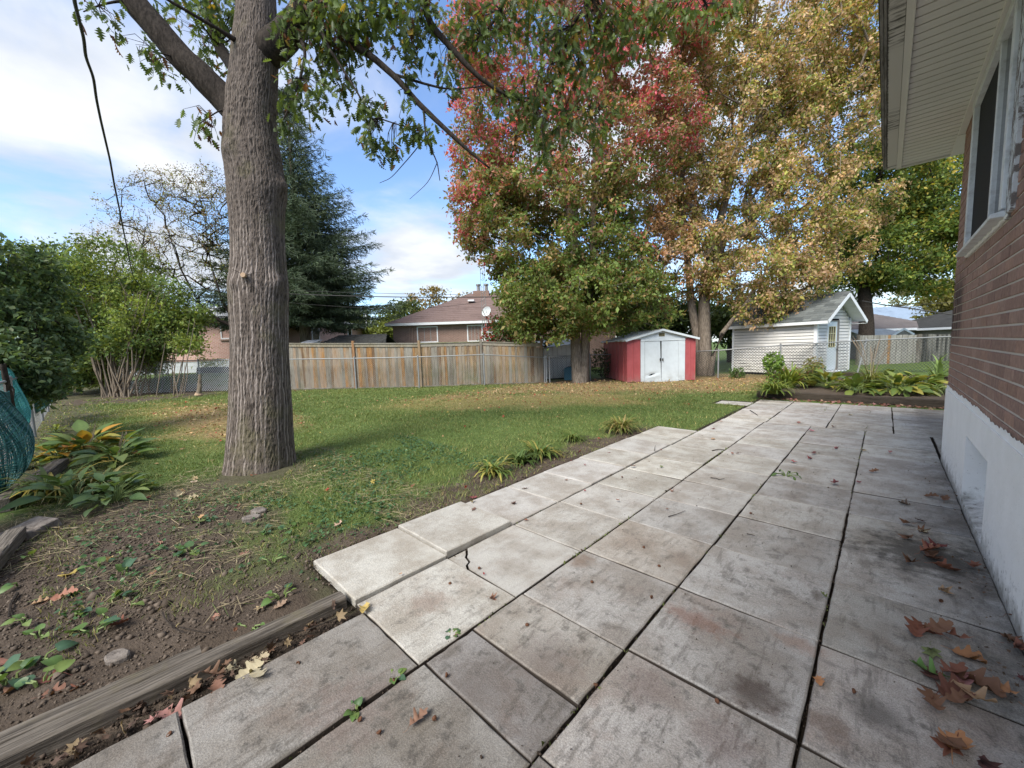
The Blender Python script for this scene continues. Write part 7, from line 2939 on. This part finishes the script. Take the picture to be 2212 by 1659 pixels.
def fallen_mesh(kind, v):
    if (kind, v) not in LK:
        r = np.random.default_rng(40 + v + (0 if kind == 'oak' else 20))
        if kind == 'oak':
            V, F = strip_leaf([.01, .06, .20, .27, .15, .22, .38, .39, .18, .22, .30, .24, .12, .10, .0], 1, 0, .0, [0, 0, .03, .05, .0, .03, .05, .05, .0, .03, .05, .04, .0, .02, 0])
        else:
            V, F = star_leaf(0)
        x, y = V[:, 0].copy(), V[:, 1].copy()
        cu = r.uniform(.5, 1.5)
        V[:, 2] = cu * (x * x * 1.6 + .35 * (y - .45) ** 2) + .22 * np.sin(6 * y + v) * np.abs(x) + .07 * np.sin(9 * x + v) + .05
        V[:, 0] = x * (1 - .22 * abs(cu) * .6)
        q = MB().add(V, [tuple(f) for f in F])
        stem = [(0, .02, V[0, 2] if kind == 'oak' else .06), (.02, -.12, .05), (.05 * (1 if v % 2 else -1), -.26, .02)]
        q.tube(stem, [.010, .008, .007], 4)
        me = q.mesh('leaf')
        me.polygons.foreach_set('use_smooth', [True] * len(me.polygons))
        me.materials.append(M_DRY)
        LK[(kind, v)] = me
    return LK[(kind, v)]


BRO, RUST, TAN2, RED, YEL, GRE, PINK, PALE, ORAN = (.20, .092, .045), (.25, .085, .045), (.40, .24, .12), (.30, .035, .04), (.50, .36, .08), (.16, .20, .06), (.42, .17, .16), (.45, .39, .25), (.45, .19, .06)
OR3, OR2, OR5, OR6, OR1 = (1475, 1106), (737, 1106), (737, 553), (1475, 553), (0, 1106)
FL = [
    # origin, x, y, kind, size, colour, label
    (OR3, 1505, 85, 'oak', .13, BRO, 'curled brown oak leaf at the head of the leaf drift by the wall'), (OR3, 1540, 120, 'maple', .10, PALE, 'greenish pale leaf under the curled one at the head of the drift'),
    (OR3, 1530, 200, 'oak', .14, BRO, None), (OR3, 1580, 215, 'oak', .11, TAN2, None), (OR3, 1540, 280, 'oak', .13, RUST, None), (OR3, 1510, 335, 'oak', .13, BRO, None), (OR3, 1610, 355, 'oak', .13, RUST, None),
    (OR3, 1715, 235, 'oak', .14, (.19, .04, .035), 'dark red brown oak leaf between the drift and the basement window'), (OR3, 1910, 388, 'oak', .11, RUST, 'rusty leaf touching the white foundation below the basement window'),
    (OR3, 1618, 500, 'oak', .12, TAN2, 'lone tan oak leaf with pointed lobes in the middle of the wall side slabs'), (OR3, 1540, 750, 'oak', .13, RUST, 'rusty curled leaf heading the nearer leaf pile'), (OR3, 1640, 800, 'oak', .13, RUST, None),
    (OR3, 1605, 880, 'maple', .13, GRE, 'yellow green lobed leaf in the nearer leaf pile'), (OR3, 1735, 910, 'oak', .11, ORAN, 'orange brown leaf beside the yellow green one'),
    (OR3, 1715, 1030, 'oak', .16, BRO, None), (OR3, 1790, 1040, 'oak', .10, PINK, None), (OR3, 1640, 1130, 'oak', .10, (.13, .05, .04), None), (OR3, 1760, 1165, 'oak', .13, TAN2, 'tan leaf lying on top of the nearest pile'), (OR3, 1740, 1120, 'oak', .12, (.12, .25, .05), 'green leaf half hidden in the nearest pile'),
    (OR3, 1640, 1215, 'oak', .15, (.18, .065, .04), 'red brown curled leaf at the foot of the nearest pile'), (OR3, 2080, 870, 'oak', .14, RUST, 'large brown leaf lying against the foundation at the right edge'), (OR3, 2055, 800, 'oak', .09, BRO, None),
    (OR3, 2180, 1260, 'oak', .13, ORAN, 'orange brown leaf cut by the right edge of the picture'), (OR3, 1780, 1480, 'oak', .16, RUST, 'rust brown leaf with long stalk near the bottom right'), (OR3, 1745, 1620, 'oak', .14, ORAN, 'light brown leaf at the very bottom right'),
    (OR3, 1850, 1610, 'oak', .12, (.11, .04, .035), 'dark crumpled leaf at the very bottom right'), (OR3, 2098, 700, 'oak', .10, BRO, 'brown leaf wedged upright against the foundation'), (OR3, 870, 1075, 'oak', .06, ORAN, 'small orange leaf scrap beside the long joint'),
    (OR3, 950, 580, 'oak', .05, GRE, 'small yellow green leaf scrap in the long joint'), (OR3, 2180, 1110, 'oak', .05, (.12, .035, .03), 'little dark red leaf near the right edge'),
    (OR3, 1500, 130, 'oak', .11, BRO, None), (OR3, 1610, 260, 'oak', .11, BRO, None), (OR3, 1560, 320, 'oak', .12, (.13, .06, .04), None), (OR3, 1560, 790, 'oak', .13, BRO, None), (OR3, 1690, 830, 'oak', .11, RUST, None), (OR3, 1690, 1090, 'oak', .13, RUST, None), (OR3, 1610, 1190, 'oak', .12, BRO, None), (OR3, 1700, 1240, 'oak', .12, BRO, None), (OR3, 1800, 1530, 'oak', .12, BRO, None), (OR3, 1480, 60, 'oak', .10, (.13, .06, .04), None), (OR6, 1560, 1560, 'oak', .12, BRO, None),
    (OR2, 165, 610, 'oak', .13, YEL, 'crumpled yellow leaf at the end of the timber'), (OR2, 950, 565, 'maple', .10, (.26, .12, .07), 'flat brown leaf with stalk on the second slab row'), (OR2, 440, 1420, 'oak', .14, (.25, .13, .08), 'brown lobed oak leaf alone at the bottom of the patio'),
    (OR2, 570, 30, 'maple', .09, (.30, .12, .07), 'red brown leaf at the soil edge of the pale slabs'), (OR2, 850, 25, 'oak', .09, (.15, .07, .05), None), (OR2, 1215, 60, 'oak', .05, RUST, None), (OR2, 750, 795, 'maple', .05, PINK, 'small pinkish leaf standing in a joint'), (OR2, 395, 435, 'oak', .05, ORAN, 'orange leaf scrap in the joint by the raised slab'),
    (OR2, 925, 420, 'oak', .035, RED, 'tiny red leaf scrap by the cracked slab'),
    (OR5, 1735, 1285, 'maple', .10, (.26, .06, .06), None), (OR5, 1585, 1365, 'maple', .09, (.22, .05, .05), None), (OR5, 1495, 1335, 'maple', .11, RED, 'bright red maple leaf at the outer edge of the pale slabs'), (OR5, 1905, 1370, 'oak', .13, (.24, .13, .10), 'long tan leaf by the joint of the pale slabs'),
    (OR5, 2085, 1370, 'maple', .11, GRE, 'green leaf lying on the middle slabs'), (OR5, 1450, 1465, 'maple', .09, (.30, .15, .11), None), (OR5, 1210, 1510, 'oak', .10, (.15, .08, .06), None), (OR5, 1135, 1620, 'oak', .13, (.11, .055, .04), 'dark brown curled leaf on a pale slab'),
    (OR5, 1570, 1530, 'maple', .07, RED, None), (OR5, 1810, 1595, 'maple', .10, RUST, None), (OR5, 2140, 1535, 'maple', .11, (.28, .12, .07), 'large brown leaf in the wide joint of the middle slabs'), (OR5, 850, 1592, 'oak', .13, YEL, 'yellow leaf at the soil edge of the pale slabs'),
    (OR5, 830, 1575, 'oak', .11, (.22, .05, .05), 'dark red leaf on the soil behind the yellow one'), (OR5, 700, 1618, 'oak', .11, PINK, 'pink brown leaf on the soil left of the yellow one'), (OR5, 2085, 1262, 'maple', .07, PINK, None), (OR5, 2100, 1650, 'maple', .06, RUST, None),
    (OR6, 340, 1287, 'oak', .11, (.16, .06, .045), None), (OR6, 180, 1190, 'oak', .09, TAN2, None), (OR6, 685, 1332, 'maple', .16, (.34, .09, .09), 'large reddish leaf on the joint beside the green sprig'), (OR6, 840, 1290, 'oak', .10, (.15, .05, .05), None), (OR6, 850, 1322, 'maple', .14, (.26, .05, .06), 'dark red crumpled maple leaf in the middle of the far slabs'),
    (OR6, 980, 1258, 'maple', .12, (.27, .035, .05), 'small deep red leaf before the tan one'), (OR6, 1135, 1262, 'maple', .15, (.48, .34, .18), 'pale tan leaf beside the long joint'), (OR6, 1340, 1283, 'oak', .12, PINK, None), (OR6, 1000, 1498, 'maple', .17, (.24, .055, .06), 'wide dark red maple leaf lying flat on the slabs before the far joint'),
    (OR6, 1205, 1405, 'oak', .12, BRO, None), (OR6, 1145, 1470, 'maple', .10, (.22, .045, .05), None), (OR6, 840, 1134, 'maple', .20, (.50, .16, .20), 'bright pink leaf at the seam of the far slabs'), (OR6, 985, 1106, 'oak', .15, BRO, 'brown folded leaf on the far slabs near the pink one'), (OR6, 745, 1080, 'oak', .16, (.36, .15, .12), None),
    (OR6, 235, 1076, 'maple', .18, RUST, None), (OR6, 185, 1127, 'maple', .18, PINK, None), (OR6, 1690, 1605, 'oak', .13, BRO, 'brown leaf on the dark damp patch by the wall'), (OR6, 1480, 1625, 'oak', .14, (.12, .08, .055), None), (OR6, 1100, 1035, 'oak', .14, PALE, None), (OR6, 330, 1290, 'oak', .07, RUST, None),
    (OR1, 1030, 1265, 'oak', .20, (.36, .16, .14), 'big pinkish brown leaf lying between timber and slab'), (OR1, 1040, 1350, 'maple', .09, (.42, .18, .17), 'small pink leaf under the big pinkish one'), (OR1, 1295, 1095, 'oak', .17, (.22, .12, .07), 'brown leaf tucked against the front timber'), (OR1, 1400, 1105, 'oak', .12, (.17, .08, .05), None),
    (OR1, 1560, 985, 'oak', .15, PALE, None), (OR1, 1640, 1050, 'oak', .16, PALE, None), (OR1, 1720, 1000, 'oak', .16, (.42, .36, .22), None), (OR1, 1610, 940, 'oak', .15, (.36, .29, .18), None),
    (OR1, 1395, 670, 'oak', .13, (.36, .17, .11), 'salmon brown oak leaf alone on the bare soil'), (OR1, 325, 590, 'oak', .15, (.38, .15, .09), 'orange brown oak leaf at the left of the bed'), (OR1, 190, 620, 'oak', .13, TAN2, 'tan leaf at the left of the orange brown one'), (OR1, 430, 440, 'oak', .24, (.45, .33, .05), 'long yellow oak leaf lying across the bed'),
    (OR1, 700, 340, 'oak', .11, (.40, .27, .06), 'yellow brown leaf tip behind the bluish violet'), (OR1, 1130, 340, 'oak', .12, (.20, .18, .05), 'olive leaf beside the fullest violet clump'), (OR1, 2000, 80, 'maple', .14, (.25, .055, .05), 'dark red leaf on the soil near the lawn edge'), (OR1, 2170, 105, 'oak', .13, (.42, .26, .19), 'pale salmon leaf at the soil edge right of the dark red one'),
    (OR1, 70, 960, 'oak', .17, (.22, .08, .05), None), (OR1, 430, 1080, 'oak', .18, (.17, .05, .035), 'dark red brown leaf lying behind the timbers'), (OR1, 710, 755, 'oak', .12, (.22, .07, .04), 'rusty leaf under the largest violet'), (OR1, 220, 1075, 'oak', .14, (.25, .12, .07), None), (OR1, 250, 1220, 'oak', .14, (.24, .11, .07), None),
    (OR1, 960, 430, 'oak', .08, (.30, .10, .05), None), (OR1, 1060, 210, 'oak', .12, (.30, .15, .10), None), (OR1, 1550, 275, 'oak', .09, (.26, .12, .08), None), (OR1, 1770, 640, 'oak', .10, (.25, .16, .10), None), (OR1, 560, 1100, 'oak', .10, RUST, None),
    ((0, 553), 1190, 1540, 'oak', .20, (.46, .38, .22), 'large pale yellow oak leaf at the grass edge by the trunk'), ((0, 553), 1030, 1625, 'oak', .20, (.44, .40, .28), 'pale oak leaf near the flat stone'), ((0, 553), 1190, 1590, 'oak', .18, (.40, .33, .18), 'tan oak leaf overlapping the large pale one'),
    ((0, 553), 1285, 1470, 'oak', .12, (.48, .36, .26), 'pale salmon leaf standing on edge beside the trunk'), ((0, 553), 1535, 1635, 'oak', .12, (.30, .15, .09), 'rust leaf on thin grass before the trunk'), ((0, 553), 680, 1300, 'hosta', .2, (.50, .27, .09), None),
]
fr_ = random.Random(12)
SHARED = {'wall': 'brown oak leaf in the leaf drift along the white foundation', 'slab': 'small reddish brown leaf lying on the open slabs', 'soil': 'brown oak leaf lying on the bare soil bed', 'pile': 'pale oak leaf in the heap by the front timber'}
GRPS = {'wall': 'leaves drifted along the house wall', 'slab': 'leaves scattered on the patio slabs', 'soil': 'leaves on the bare soil', 'pile': 'pale leaves heaped by the timber'}
COLN = ((-9, -2.9, 'soil beside the slabs'), (-2.9, -2.2, 'pale outer slab row'), (-2.2, -1.55, 'second slab row from the lawn'), (-1.55, -.86, 'middle slab row'), (-.86, -.17, 'second slab row from the wall'), (-.17, .6, 'slab row along the wall'))


def cname(o):
    fp = gnd(o[0][0] + o[1] / 3, o[0][1] + o[2] / 3)
    if fp[1] > 8.2:
        return 'far slabs before the flower bed', fp
    if o[0] in (OR1, (0, 553)):
        return ('gap by the front timber' if 900 < o[2] < 1120 and o[1] > 1250 else 'bare soil bed'), fp
    return next((n_ for a_, b_, n_ in COLN if a_ <= fp[0] < b_), 'slabs'), fp


ORD = ['nearest', 'second nearest', 'third nearest', 'fourth nearest', 'fifth nearest', 'sixth nearest', 'seventh nearest', 'eighth nearest', 'ninth nearest', 'tenth nearest', 'eleventh nearest', 'twelfth nearest', '13th nearest', '14th nearest', '15th nearest', '16th nearest', '17th nearest', '18th nearest', '19th nearest', '20th nearest', '21st nearest', '22nd nearest', '23rd nearest', '24th nearest', '25th nearest']


def hue(c_):
    if c_ == PALE or c_[1] > .3:
        return 'pale'
    if c_ == PINK or c_[2] > .13:
        return 'pinkish'
    if c_[0] < .17:
        return 'dark brown'
    if c_[1] < .07:
        return 'dark red'
    return 'tan' if c_[1] > .2 else 'reddish brown'


AUTO = {}
for i_, f_ in enumerate(FL):
    if f_[6] is None and f_[3] != 'hosta':
        n_, fp = cname(f_)
        AUTO.setdefault((n_, hue(f_[5])), []).append((float(np.hypot(fp[0], fp[1])), i_))
NAMED = {}
for (n_, h_), L_l in AUTO.items():
    L_l.sort()
    for k_, (_, i_) in enumerate(L_l):
        NAMED[i_] = ('only unlike ' if False else '') + ('%s leaf, %s of its colour on the %s' % (h_, ORD[k_], n_) if len(L_l) > 1 else 'only %s leaf of that colour on the %s' % (h_, n_))
FL = [f_[:6] + ((NAMED[i_],) if i_ in NAMED else (f_[6],)) for i_, f_ in enumerate(FL)]
for (ox, oy), x, y, kind, size, c, lb in FL:
    if kind == 'hosta':
        continue
    p = gnd(ox + x / 3, oy + y / 3)
    base = float(gz(p[0], p[1])) if not in_patio(np.array(p[0]), np.array(p[1]), 0) else (.04 if p[0] < -2.24 and p[1] < 2.3 else .010)
    if lb and 'tucked' in lb:
        base = .03
    where = 'wall' if (ox, oy) == OR3 and p[0] > -.2 else ('pile' if (ox, oy) == OR1 and x > 1500 and 900 < y < 1100 else ('soil' if (ox, oy) == OR1 or (ox, oy) == (0, 553) else 'slab'))
    v = fr_.randrange(5)
    if kind == 'oak' and where in ('wall', 'slab') and fr_.random() < .4:
        kind = 'maple'
    o = link('fallen_leaf', fallen_mesh(kind, v))
    o.location = (p[0], p[1], base)
    o.rotation_euler = (fr_.uniform(-.22, .22), fr_.uniform(-.22, .22), fr_.uniform(0, 6.28))
    s = size * (fr_.uniform(.95, 1.2) if where == 'wall' else fr_.uniform(.62, .85))
    o.scale = (s, s, s * fr_.uniform(.7, 1.3))
    k = fr_.uniform(.85, 1.1)
    mn = (c[0] + c[1] + c[2]) / 3
    o.color = tuple((v_ * .8 + mn * .2) * k for v_ in c) + (1,)
    tag(o, lb or SHARED[where], 'leaf', GRPS[where])

# windblown bits along the flower bed timber and the house wall
n = 420
x = np.concatenate([rng.uniform(-2.3, 1.3, 260), rng.uniform(.36, .53, 160)])
y = np.concatenate([11.62 - np.abs(rng.normal(0, .16, 260)), rng.uniform(1.5, 6.7, 160)])
V, F, I = scatter(MAPLE, np.stack([x, y, np.full(n, .02)], 1), frames(rand_dirs(n) * [1, 1, .2], rand_dirs(n, 2)), np.concatenate([rng.uniform(.05, .13, 260), rng.uniform(.008, .03, 160)]))
pc = np.array([(.36, .18, .17), (.28, .12, .09), (.36, .25, .16), (.20, .11, .07)])[rng.integers(4, size=n)]
pc[260:] = np.array([.14, .09, .06]) * rng.uniform(.6, 1.4, (160, 1))
tag(link('leaf_scraps', npmesh('leaf_scraps', V, F, pc[I]), M_LITTER), 'pink and brown leaf scraps blown against the bed timber and wall foot', 'leaf litter', kind='stuff')

# grit and debris lying in the slab joints
n = 5200
ln = rng.integers(0, 5, n)
jx = np.array([-.175, -.865, -1.55, -2.235, .50])[ln] + rng.normal(0, .010, n)
jy = rng.uniform(-.4, 8.2, n)
zz_ = np.full(n, -.014) + rng.uniform(-.012, .010, n)
V, F, I = scatter(OCT, np.stack([jx, jy, zz_], 1), frames(rand_dirs(n), rand_dirs(n)), rng.lognormal(-5.0, .5, n))
tag(link('joint_grit', npmesh('joint_grit', V, F, (np.array([.055, .042, .033]) * rng.uniform(.4, 1.7, (n, 1)))[I]), m_crumb), kind='stuff')
# soil, bark and leaf scraps in the gap between the front timber and the slabs
n = 1300
x, y = rng.uniform(-2.30, -2.12, n), rng.uniform(-.7, .9, n)
V, F, I = scatter(OCT, np.stack([x, y, rng.uniform(-.035, -.01, n)], 1), frames(rand_dirs(n), rand_dirs(n)), rng.lognormal(-4.7, .5, n))
tag(link('gap_debris', npmesh('gap_debris', V, F, (np.array([.06, .045, .036]) * rng.uniform(.4, 1.7, (n, 1)))[I]), m_crumb), kind='stuff')
n = 60
x, y = rng.normal(-2.21, .035, n), rng.uniform(-.6, .85, n)
V, F, I = scatter(MAPLE, np.stack([x, y, rng.uniform(-.01, .025, n)], 1), frames(rand_dirs(n) * [1, 1, .4], rand_dirs(n, 1.2)), rng.uniform(.03, .10, n))
pc = np.array([(.15, .09, .06), (.24, .18, .11), (.10, .065, .05), (.17, .10, .075)])[rng.integers(4, size=n)]
tag(link('gap_leaves', npmesh('gap_leaves', V, F, pc[I]), M_LITTER), 'brown leaf scraps caught between the front timber and the slabs', 'leaf litter', kind='stuff')

# moss and tiny blades growing in the joints
n = 1500
ln = rng.integers(0, 5, n)
jx = np.array([-.175, -.865, -1.55, -2.235, -1.55])[ln] + rng.normal(0, .007, n)
jy = rng.uniform(.2, 11, n)
kp = rng.random(n) < sst(.52, .66, fbm(jy * 1.6, ln * 5.0, 2, 3))
jx, jy = jx[kp], jy[kp]
n = len(jx)
V, F, I = scatter(DIA, np.stack([jx, jy, np.full(n, -.012)], 1), frames(rand_dirs(n, 1.4), rand_dirs(n)), rng.uniform(.012, .035, n))
tag(link('joint_moss', npmesh('joint_moss', V, F, (np.array([.13, .16, .055]) * rng.uniform(.5, 1.3, (n, 1)))[I]), M_LITTER), 'tiny moss and blades in the slab joints', 'moss', kind='stuff')
# specks and tiny debris on the slabs
n = 900
V, F, I = scatter(OCT, np.stack([rng.uniform(-2.2, .52, n), rng.uniform(.2, 8, n), np.full(n, .006)], 1), frames(rand_dirs(n), rand_dirs(n)), rng.lognormal(-5.4, .45, n))
tag(link('patio_specks', npmesh('patio_specks', V, F, (np.array([.07, .05, .038]) * rng.uniform(.4, 1.6, (n, 1)))[I]), m_crumb), kind='stuff')

# ------------------------------------------------------------------ acorn caps and twigs
M_ACORN, g, b = mat('acorn_cap', .75, .25)
g.set(b.inputs['Base Color'], g.mix(g.noise(g.obj(), 9, 3), (.075, .035, .022), (.16, .075, .04)))


def cap_mesh():
    q = MB()
    prof = [(.0, .55), (.25, .52), (.48, .36), (.56, .12), (.52, 0), (.44, .02), (.40, .16), (.22, .34), (0, .38)]
    n = 12
    V, F = [], []
    for r, z in prof:
        for k in range(n):
            t = 2 * math.pi * k / n
            V.append((r * math.cos(t), r * math.sin(t), z))
    for i in range(len(prof) - 1):
        for k in range(n):
            F.append((i * n + k, i * n + (k + 1) % n, (i + 1) * n + (k + 1) % n, (i + 1) * n + k))
    q.add(V, F)
    q.tube([(0, 0, .52), (.05, 0, .95)], [.07, .05], 5)
    me = q.mesh('acorn_cap', smooth=True)
    me.materials.append(M_ACORN)
    return me


CAP = cap_mesh()
CAPS = [(OR2, 895, 372, 0), (OR2, 705, 472, 0), (OR2, 1625, 462, 0), (OR2, 1205, 742, 0), (OR2, 678, 1075, 1), (OR2, 350, 1103, 2), (OR2, 120, 1362, 2), (OR2, 245, 1442, 2), (OR2, 603, 1355, 1), (OR2, 2060, 358, 0), (OR2, 1960, 236, 0), (OR2, 1650, 1132, 2),
        (OR2, 340, 420, 2), (OR2, 560, 100, 0), (OR1, 1535, 855, 2), (OR1, 1930, 1003, 1), (OR3, 1675, 594, 1), (OR1, 1095, 1460, 2), (OR3, 225, 1245, 1), (OR3, 1100, 1180, 1), (OR3, 440, 15, 0), (OR2, 2015, 568, 1), (OR5, 1555, 1612, 0), (OR5, 1820, 1437, 0)]
CAPL = {}
for i_, f_ in enumerate(CAPS):
    n_, fp = cname(f_)
    CAPL.setdefault((n_, f_[3]), []).append((float(np.hypot(fp[0], fp[1])), i_))
CAPN = {}
for (n_, st_c), L_l in CAPL.items():
    L_l.sort()
    for k_, (_, i_) in enumerate(L_l):
        w_ = ('upright acorn cap', 'dark acorn on its side', 'upturned acorn cup')[st_c]
        CAPN[i_] = '%s, %s in the %s' % (w_, ORD[k_], n_) if len(L_l) > 1 else 'lone %s in the %s' % (w_, n_)
for ic_, ((ox, oy), x, y, st) in enumerate(CAPS):
    p = gnd(ox + x / 3, oy + y / 3)
    o = link('acorn_cap', CAP)
    o.location = (p[0], p[1], .075 if (ox, x) == (0, 1535) else .008)
    o.rotation_euler = ((0, fr_.uniform(-.3, .3), 0), (1.6, 0, fr_.uniform(0, 6)), (2.6, .3, fr_.uniform(0, 6)))[st]
    o.scale = (.019,) * 3
    if st:
        o.location.z += .008
    tag(o, CAPN[ic_], 'acorn cap', ('upright acorn caps', 'acorn caps on their side', 'upturned acorn cups')[st])


def twig(pts, r, label, z=.012):
    q = MB()
    pp = [gnd(ox, oy) + [0, 0, z + .006 * (i % 2)] for i, (ox, oy) in enumerate(pts)]
    q.tube(pp, np.linspace(r, r * .5, len(pp)), 5)
    tag(q.build('twig', M_BRANCH, None), label, 'twig')


tw = lambda o, *ps: [(o[0] + x / 3, o[1] + y / 3) for x, y in ps]
twig(tw(OR6, (180, 1443), (215, 1450), (235, 1455), (270, 1452)), .005, 'thin bent twig on the slabs in the middle distance')
twig(tw(OR6, (190, 1268), (230, 1260), (280, 1262)), .008, 'dark twig lying in the slab joint')
twig(tw(OR6, (435, 1003), (460, 1020), (487, 1037)), .008, 'twig on the far slabs near the lawn')
twig(tw(OR1, (1055, 660), (1070, 710), (1130, 770), (1190, 800), (1250, 800)), .005, 'curved pale twig on the bare soil behind the timber')
twig(tw(OR1, (1170, 760), (1240, 785), (1320, 795), (1390, 792)), .004, 'thin dark twig on the bare soil next to the pale one')
twig(tw(OR1, (2210, 690), (2100, 740), (2000, 775), (1850, 810), (1750, 850)), .005, 'long twig lying along the gap between timber and slab')
twig(tw(OR1, (115, 545), (75, 620), (60, 700)), .010, 'stubby grey stick at the left edge of the bed', .02)
twig(tw(OR3, (415, 150), (440, 160), (468, 163)), .004, 'tiny dark twig on a far right slab')
twig(tw(OR2, (2120, 38), (2180, 25), (2230, 0)), .004, 'hooked thin twig on the middle slabs')
twig(tw(OR5, (2030, 1275), (2033, 1255), (2036, 1240)), .004, 'little twig standing up from the pale slab joint', .03)

# green sprig on the far slabs
p = gnd(1475 + 670 / 3, 553 + 1425 / 3)
hosta((float(p[0]), float(p[1]), .0), 'fresh green leafy sprig lying on the slab joint', 9, .055, .22, [(.05, .10, .035), (.09, .15, .05)], 'leafy_sprig', lowbias=.9)

# stump of a small tree by the far left chain link
p = gnd(430, 856)
e = empty('tree_stump', (float(p[0]), float(p[1]), 0))
tag(e, 'small split tree stump with a tan cut face by the far left chain link', 'stump')
MB().tube([(0, 0, -.05), (0, 0, .06), (.02, 0, .14)], [.20, .15, .11], 10).build('base', M_CUT, e)
MB().tube([(.0, 0, .1), (.05, .05, .45), (.02, .1, .85)], [.10, .07, .05], 8).tube([(.05, 0, .1), (.15, .05, .4), (.12, .05, .62)], [.07, .05, .04], 7).build('snag', M_STEM, e)
print('objects', len(bpy.data.objects), 'tris', sum(sum(max(0, p_.loop_total - 2) for p_ in me.polygons) if len(me.polygons) < 3000 else len(me.polygons) * 2 for me in bpy.data.meshes))
